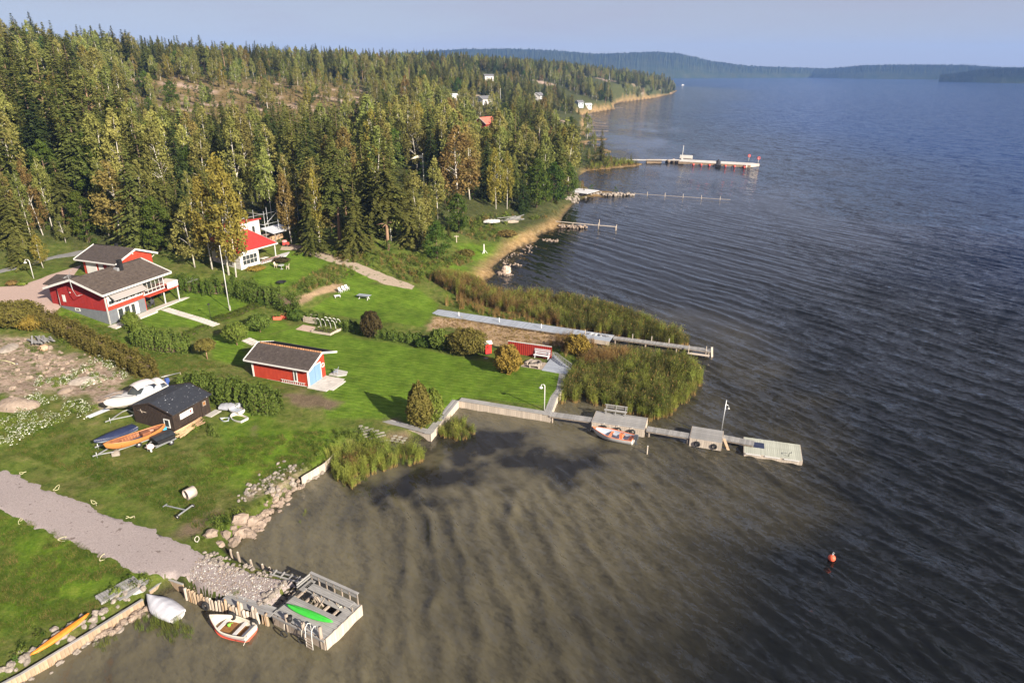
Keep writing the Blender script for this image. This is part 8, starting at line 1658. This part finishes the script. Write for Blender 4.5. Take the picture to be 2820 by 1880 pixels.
# far side shore things
a, b = G(*c5((475, 480))[0]), G(*c5((620, 520))[0]); boat('dinghy', 'white boat lying upturned on the grassy slope of the cove', a, b, 1.7, .3, HW, HW, HW, (), z=a.z + .15, cover=(HW, .55))
p = G(*c5((745, 470))[0]); e = thing('plank_heap', 'untidy heap of grey boards on the cove shore', 'plank pile', tuple(p), .5); rg = random.Random(19)
for k in range(18): MB().box((rg.uniform(-1.5, 1.5), rg.uniform(-1.0, 1.0), .3 + .06 * k), (rg.uniform(3, 5.5), .3, .08), rz=rg.uniform(-.4, .4), ry=rg.uniform(-.25, .15)).build('board', WOODG, e)
MB().box((0, 0, .3), (3.0, 1.6, .7)).build('frame', WOODT, e)
p = G(*c5((475, 775))[0]); h = VZ(p.x, p.y, c5((470, 685))[0][1]) - p.z; e = thing('shore_post', 'white post on a tripod foot on the cove lawn', 'post', tuple(p)); MB().bar((0, 0, 0), (0, 0, h), .22, .14, (0, 1, 0)).build('post', WHITE, e)
for k in range(3): MB().bar((math.cos(k * 2.1) * .7, math.sin(k * 2.1) * .7, 0), (0, 0, .9), .08, .08).build('foot', WHITE, e)
p = G(*c5((205, 670))[0]); h = VZ(p.x, p.y, c5((205, 600))[0][1]) - p.z; e = thing('bird_table', 'white post with a crossbar beside the dark bushy tree', 'post', tuple(p)); MB().box((0, 0, h / 2), (.16, .12, h)).build('post', WOODP, e); MB().box((0, 0, h - .2), (1.0, .1, .14)).build('crossbar', WOODP, e)
# cove jetties: stones + catwalk
def catwalk(label, a, b, z, wdt, posts, m=WOODP, single=True, name='jetty'):
    A, B = Vector(U(*a, z)), Vector(U(*b, z)); l2, an = seg(A, B); e = thing(name, label, 'jetty', tuple(A), an); n = max(1, int(l2 / 3.5)); pm = MB().box((0, 0, 0), (l2 / n - .03, wdt, .08)).mesh('plank', m)
    for k in range(n): ob('plank', pm, e, (l2 * (k + .5) / n, 0, random.uniform(-.02, .02)))
    for t, hgt in posts:
        MB().tube([(l2 * t, wdt * .6, -z - 1), (l2 * t, wdt * .6, hgt)], .07, 6).build('post', m, e); MB().tube([(l2 * t, -wdt * .6, -z - 1), (l2 * t, -wdt * .6, hgt * .5)], .07, 6).build('post', m, e)
    return e
catwalk('narrow grey plank jetty running out from the board heap in the cove', c5((865, 432))[0], c5((1770, 516))[0], .9, .6, ((.55, .1), (.82, 1.4), (1.0, .5)))
catwalk('very long thin plank line on stakes beyond the stone jetty', c5((1905, 188))[0], (2012, 550), .4, .16, [(.05, .3)] + [(.18 + .18 * k, .9) for k in range(5)])
def rocks(label, pts, n, size, seed, m=None, name='stone_bank', cat='stones', spread=.6, z0=0.0, kindname='stone', squash=.65, onwater=False):
    """bank of single stones along photo points: each stone a piece of the bank"""
    rg = random.Random(seed); W = [Vector(U(*p, 0)) if onwater else G(*p) for p in pts]; o = W[0]; e = thing(name, label, cat, tuple(o)); seg_l = [(W[i + 1] - W[i]).length for i in range(len(W) - 1)]; tot = sum(seg_l); ms = [MB().ball((0, 0, 0), 1, 8, 6, .5, seed * 10 + k, (1, .8, squash)).mesh('stone', m or ROCK) for k in range(5)]
    for k in range(n):
        t = rg.random() * tot; i = 0
        while i < len(seg_l) - 1 and t > seg_l[i]: t -= seg_l[i]; i += 1
        p = W[i].lerp(W[i + 1], t / max(.01, seg_l[i])); p = p + Vector((rg.gauss(0, spread), rg.gauss(0, spread), 0)); s = size * rg.uniform(.5, 1.35); z = max(gz(p.x, p.y), -.1) if not onwater else z0 * rg.random(); q = ob(kindname, rg.choice(ms), e, (p.x - o.x, p.y - o.y, z + s * .18 - o.z)); q.scale = (s, s, s); q.rotation_euler = (rg.uniform(-.4, .4), rg.uniform(-.4, .4), rg.uniform(0, 6.28))
    return e
rocks('big tumbled boulders at the shoreward end of the gravel pier', c1((1360, 600), (1440, 560), (1500, 520), (1560, 560), (1600, 500), (1680, 480)), 15, .60, 1, ROCK, spread=.4)
rocks('line of stones along the dark bay bank', c1((1640, 520), (1700, 450), (1760, 390), (1820, 330), (1890, 270), (1940, 220)), 60, .28, 2, ROCK, spread=.35)
rocks('pale rounded stones below the pale plank wall', c8((140, 1310), (220, 1260), (300, 1210), (350, 1140)), 26, .22, 3, ROCKW, spread=.18, onwater=True, z0=.1)
rocks('white boulders beside the pale plank wall end', c1((1740, 270), (1800, 250), (1860, 220), (1920, 200)), 14, .34, 4, ROCKW, spread=.3)
rocks('grey stones behind the long low sea wall', c1((0, 1480), (150, 1400), (350, 1270), (560, 1150), (800, 1060), (930, 1000)), 150, .24, 5, ROCKW, spread=.55)
rocks('stones at the foot of the long low sea wall', c1((660, 1210), (760, 1150), (860, 1090), (960, 1030)), 50, .24, 6, ROCK, spread=.25, onwater=True, z0=.15)
rocks('pale stone edging along the far side of the gravel pier', c1((1340, 670), (1450, 720), (1540, 770), (1640, 800), (1720, 820)), 70, .19, 7, ROCKW, spread=.3)
rocks('rubble at the gravel pier end beside the timber deck', cd((1000, 400), (900, 520), (800, 600), (700, 680)), 60, .22, 8, ROCKW, spread=.45)
rocks('stone jetty in the cove under the narrow plank jetty', c5((1240, 525), (1460, 528)), 60, .42, 9, ROCK, spread=.4, onwater=True, z0=.5)
rocks('longer stone jetty beside the grey boat ramp', c5((1480, 200), (1700, 210), (1890, 205)), 120, .55, 10, ROCKW, spread=.7, onwater=True, z0=.5)
rocks('pale boulders along the bank by the grey boat ramp', c5((1310, 270), (1380, 230), (1480, 180)), 60, .5, 11, ROCKW, spread=.9)
rocks('small dark stones in the shallow cove water', c5((620, 860), (760, 790), (860, 730), (960, 700)), 50, .22, 12, ROCK, spread=1.2, onwater=True)
rocks('small dark stones in the water near the large boulder', c5((700, 890), (790, 885), (860, 890)), 18, .22, 13, ROCK, spread=.6, onwater=True)
rocks('row of dark stones at the mouth of the cove inlet', c5((1050, 640), (1190, 660)), 30, .26, 14, ROCK, spread=.5, onwater=True)
rocks('dark stones round the large boulder', c5((620, 975), (720, 990)), 24, .24, 15, ROCK, spread=.5, onwater=True)
rocks('scattered boulders at the inner end of the far pier', [(1845, 447), (1860, 446), (1876, 446)], 26, .9, 16, ROCK, spread=1.0, onwater=True, z0=.5)
p = U(*c5((690, 970))[0], 0); e = thing('boulder', 'large pale boulder standing in the water at the cove edge', 'boulder', tuple(p)); MB().ball((0, 0, .55), 1.0, 12, 9, .30, 5, (1.05, .85, .95)).build('boulder', mat('boulder_tan', (.46, .34, .26), (.56, .44, .36), scale=1.2, bump=.8), e); MB().ball((-1.3, -.2, .1), .6, 9, 6, .2, 6, (1, .8, .6)).build('side_stone', ROCK, e)
a = G(1594, 528); e = thing('boat_ramp', 'grey planked boat ramp on the shore behind the alders', 'ramp', tuple(a), .95)
for k in range(14): MB().box((0, -5 + k * .72, .35), (8, .66, .1)).build('plank', mat('ramp_grey', (.44, .44, .46), (.54, .54, .56)), e)
# large rounded outcrops on the rocky plot
for i, (x, y, w_, d_, h_, lb_) in enumerate(((90, 1170, 3.4, 2.4, 1.2, 'large smooth pinkish rock outcrop at the left edge of the picture'), (560, 1010, 3.0, 1.6, .8, 'long bare rock outcrop among white flowers'), (760, 1110, 2.8, 1.8, .6, 'shaded rock hump behind the large motorboat'), (440, 1070, 1.6, 1.0, .5, 'small rock hump among white flowers'), (60, 780, 2.6, 1.6, .5, 'flat rock outcrop near the grey plank heap'))):
    p = G(*c2((x, y))[0]); e = thing('rock_outcrop', lb_, 'rock', tuple(p), .4 * i); m1 = MB().ball((0, 0, -.25 * h_), 1, 22, 14, .09, 30 + i, (w_ * .6, d_ * .6, h_ * 1.0)); m1.build('rock', ROCKW if i in (1, 4) else ROCK, e); MB().ball((w_ * .4, d_ * .15, -.2 * h_), 1, 14, 9, .12, 40 + i, (w_ * .35, d_ * .4, h_ * .6)).build('shoulder', ROCK, e)
p = G(*c2((295, 785))[0]); e = thing('rock_outcrop', 'orange tinted rock by the grey plank heap', 'rock', tuple(p)); MB().ball((0, 0, .1), .7, 12, 8, .2, 50, (1, .8, .6)).build('rock', mat('rock_orange', (.42, .24, .15), (.52, .34, .24), scale=1.5, bump=.8), e); MB().ball((.7, .2, 0), .4, 9, 6, .2, 51).build('shoulder', ROCK, e)
hp_ = [G(*q) for q in c2((-10, 865), (40, 868), (80, 880), (105, 890))]; o = hp_[0]; e = thing('garden_hose', 'yellow hose lying on the rocky plot at the picture edge', 'hose', tuple(o)); MB().tube([tuple(v - o + Vector((0, 0, .06))) for v in hp_], .04, 6).build('hose', ROPEY, e); MB().tube([tuple(hp_[-1] - o + Vector((0, 0, .06))), tuple(hp_[-1] - o + Vector((.3, 0, .1)))], .05, 6).build('nozzle', STEEL, e)

# ---- far marina pier
fd_ = lambda x, y: (1760 + x / 6.533, 390 + y / 6.533)
mp1 = deck('marina_pier', 'broad pale pier far out with boat booms and a moored black boat', [fd_(785, 318), fd_(2060, 385), fd_(785, 360)], 1.2, .9, False, m=mat('pier_pale', (.50, .47, .44), (.60, .57, .53), jitter=.1), skirt='f', drop=1.0, skm=WOODO, cat='pier')
deck('gangway', 'long thin gangway from the grassy spit to the far pier', [fd_(-290, 318), fd_(780, 322), fd_(-290, 334)], 1.1, 1.2, False, m=mat('pier_pale', (.50, .47, .44)), piles=False)
deck('pier_platform', 'square head platform at the outer end of the far pier', [fd_(2050, 385), fd_(2165, 400), fd_(2040, 440)], 1.2, .9, False, m=mat('pier_pale', (.50, .47, .44)), skirt='flr', drop=1.0)
p = U(*fd_(262, 372), 0); e = thing('caisson', 'small timber caisson under the thin far gangway', 'caisson', tuple(p)); MB().box((0, 0, .5), (6.5, 2.2, 1.2)).build('box', WOODO, e); MB().box((0, 0, 1.13), (6.7, 2.4, .08)).build('top', WOODP, e)
p = U(*fd_(770, 322), 1.2); h = VZ(p[0], p[1], fd_(785, 68)[1]) - 1.2; e = thing('mast', 'white flag mast at the inner end of the far pier', 'mast', tuple(p)); MB().tube([(0, 0, 0), (.3, 0, h)], [.14, .08], 8).build('pole', WHITE, e); MB().box((0, 0, .3), (.8, .8, .6)).build('base', CONC, e)
p = U(*fd_(840, 318), 1.2); e = thing('pier_hut', 'low white windbreak box on the far pier', 'box', tuple(p), mp1.rotation_euler.z); MB().box((0, .5, .9), (5.5, .3, 1.6)).build('back', WHITE, e); MB().box((0, -.2, .45), (5.5, 1.1, .1)).build('seat', WOODP, e)
for i, (x, y) in enumerate(((930, 400), (1070, 405), (1215, 410), (1355, 420), (1500, 425), (1660, 430), (1835, 445))):
    p = U(*fd_(x, y), .4); e = thing('mooring_boom', 'red tipped mooring boom on the far pier, %s from land' % ['first', 'second', 'third', 'fourth', 'fifth', 'sixth', 'seventh'][i], 'boom', tuple(p)); MB().tube([(0, 2.2, .6), (.3, -2.6, -.05)], .14, 7).build('boom', WHITE, e); MB().ball((.35, -3.0, .05), .5, 9, 7).tube([(.2, -1.2, .14), (.33, -2.8, -.02)], .17, 7).build('float', mat('boom_red', (.62, .10, .08)), e)
boat('motorboat', 'black motorboat moored stern out at the far pier', U(*fd_(1420, 470), 0), U(*fd_(1425, 375), 0), 2.6, 1.0, BLACK, DARKC, BLACK, (.3,), DARKC, z=-.1, cover=(DARKC, .7))
for i, (x, y) in enumerate(((1970, 350), (2140, 395))):
    p = U(*fd_(x, y), 1.2); e = thing('lifebuoy_stand', 'post with a red and white lifebuoy on the far pier, %s' % ['inner', 'outer'][i], 'lifebuoy', tuple(p)); MB().tube([(0, 0, 0), (0, 0, 2.4)], .08, 6).build('post', WHITE, e); MB().torus((0, -.15, 2.2), .5, .16, (0, 1, 0), 16, 7).build('ring', mat('boom_red', (.62, .10, .08)), e)
# little far jetties
for i, (ax, ay, bx_, by_) in enumerate(((1617, 346, 1673, 348), (1620, 361, 1676, 361), (1614, 373, 1665, 373), (1640, 339, 1668, 340), (1600, 396, 1650, 397), (1690, 297, 1714, 296))):
    catwalk('dark stony jetty on the far shore, %s' % ['beside the pale jetty tip', 'longest of the group', 'below the longest one', 'topmost of the group', 'lowest of the group', 'by the far cabins'][i], (ax, ay), (bx_, by_), .5, 2.0, ((.9, .3),), WOODT if i % 2 else ROCK)
p = U(1880, 235, 0); e = thing('raft', 'tiny white raft floating off the far wooded point', 'raft', tuple(p)); MB().box((0, 0, .5), (7, 5, 1.0)).build('float', WHITE, e); MB().box((0, 0, 1.5), (3, 3, 1.2)).build('cabin', WHITE, e)

rocks('loose pinkish stones scattered over the rocky plot', c2((0, 760), (150, 800), (400, 850), (600, 900), (350, 960), (60, 950), (200, 1010), (60, 1080)), 80, .28, 21, ROCK, spread=1.6)
rocks('pale rubble strip above the stony bank', c1((1600, 300), (1700, 220), (1800, 150), (1920, 100)), 90, .17, 22, ROCKW, spread=.6)

P = PP(c1((1290, 690), (1450, 740), (1600, 800), (1760, 830), (1880, 890), (1790, 1000), (1640, 1000), (1480, 950), (1300, 890), (1200, 850))); x, y, s_ = in_poly(P, 1500, 77); n = len(x); rg = np.random.default_rng(78); sc_ = rg.uniform(.03, .09, n) * rg.uniform(.4, 1.1, n)
scatter('rubble', np.c_[x, y, ground(x, y) + .05], rg.uniform(0, 6.28, (n, 3)), np.c_[sc_, sc_, sc_], rg.choice(3, n), [MB().ball((0, 0, 0), 1, 7, 5, .5, 90 + k, (1, .8, .6)).mesh('stone', [ROCKW, ROCK, CONC][k]) for k in range(3)], 'loose pale rubble covering the outer end of the gravel pier', 'rubble')
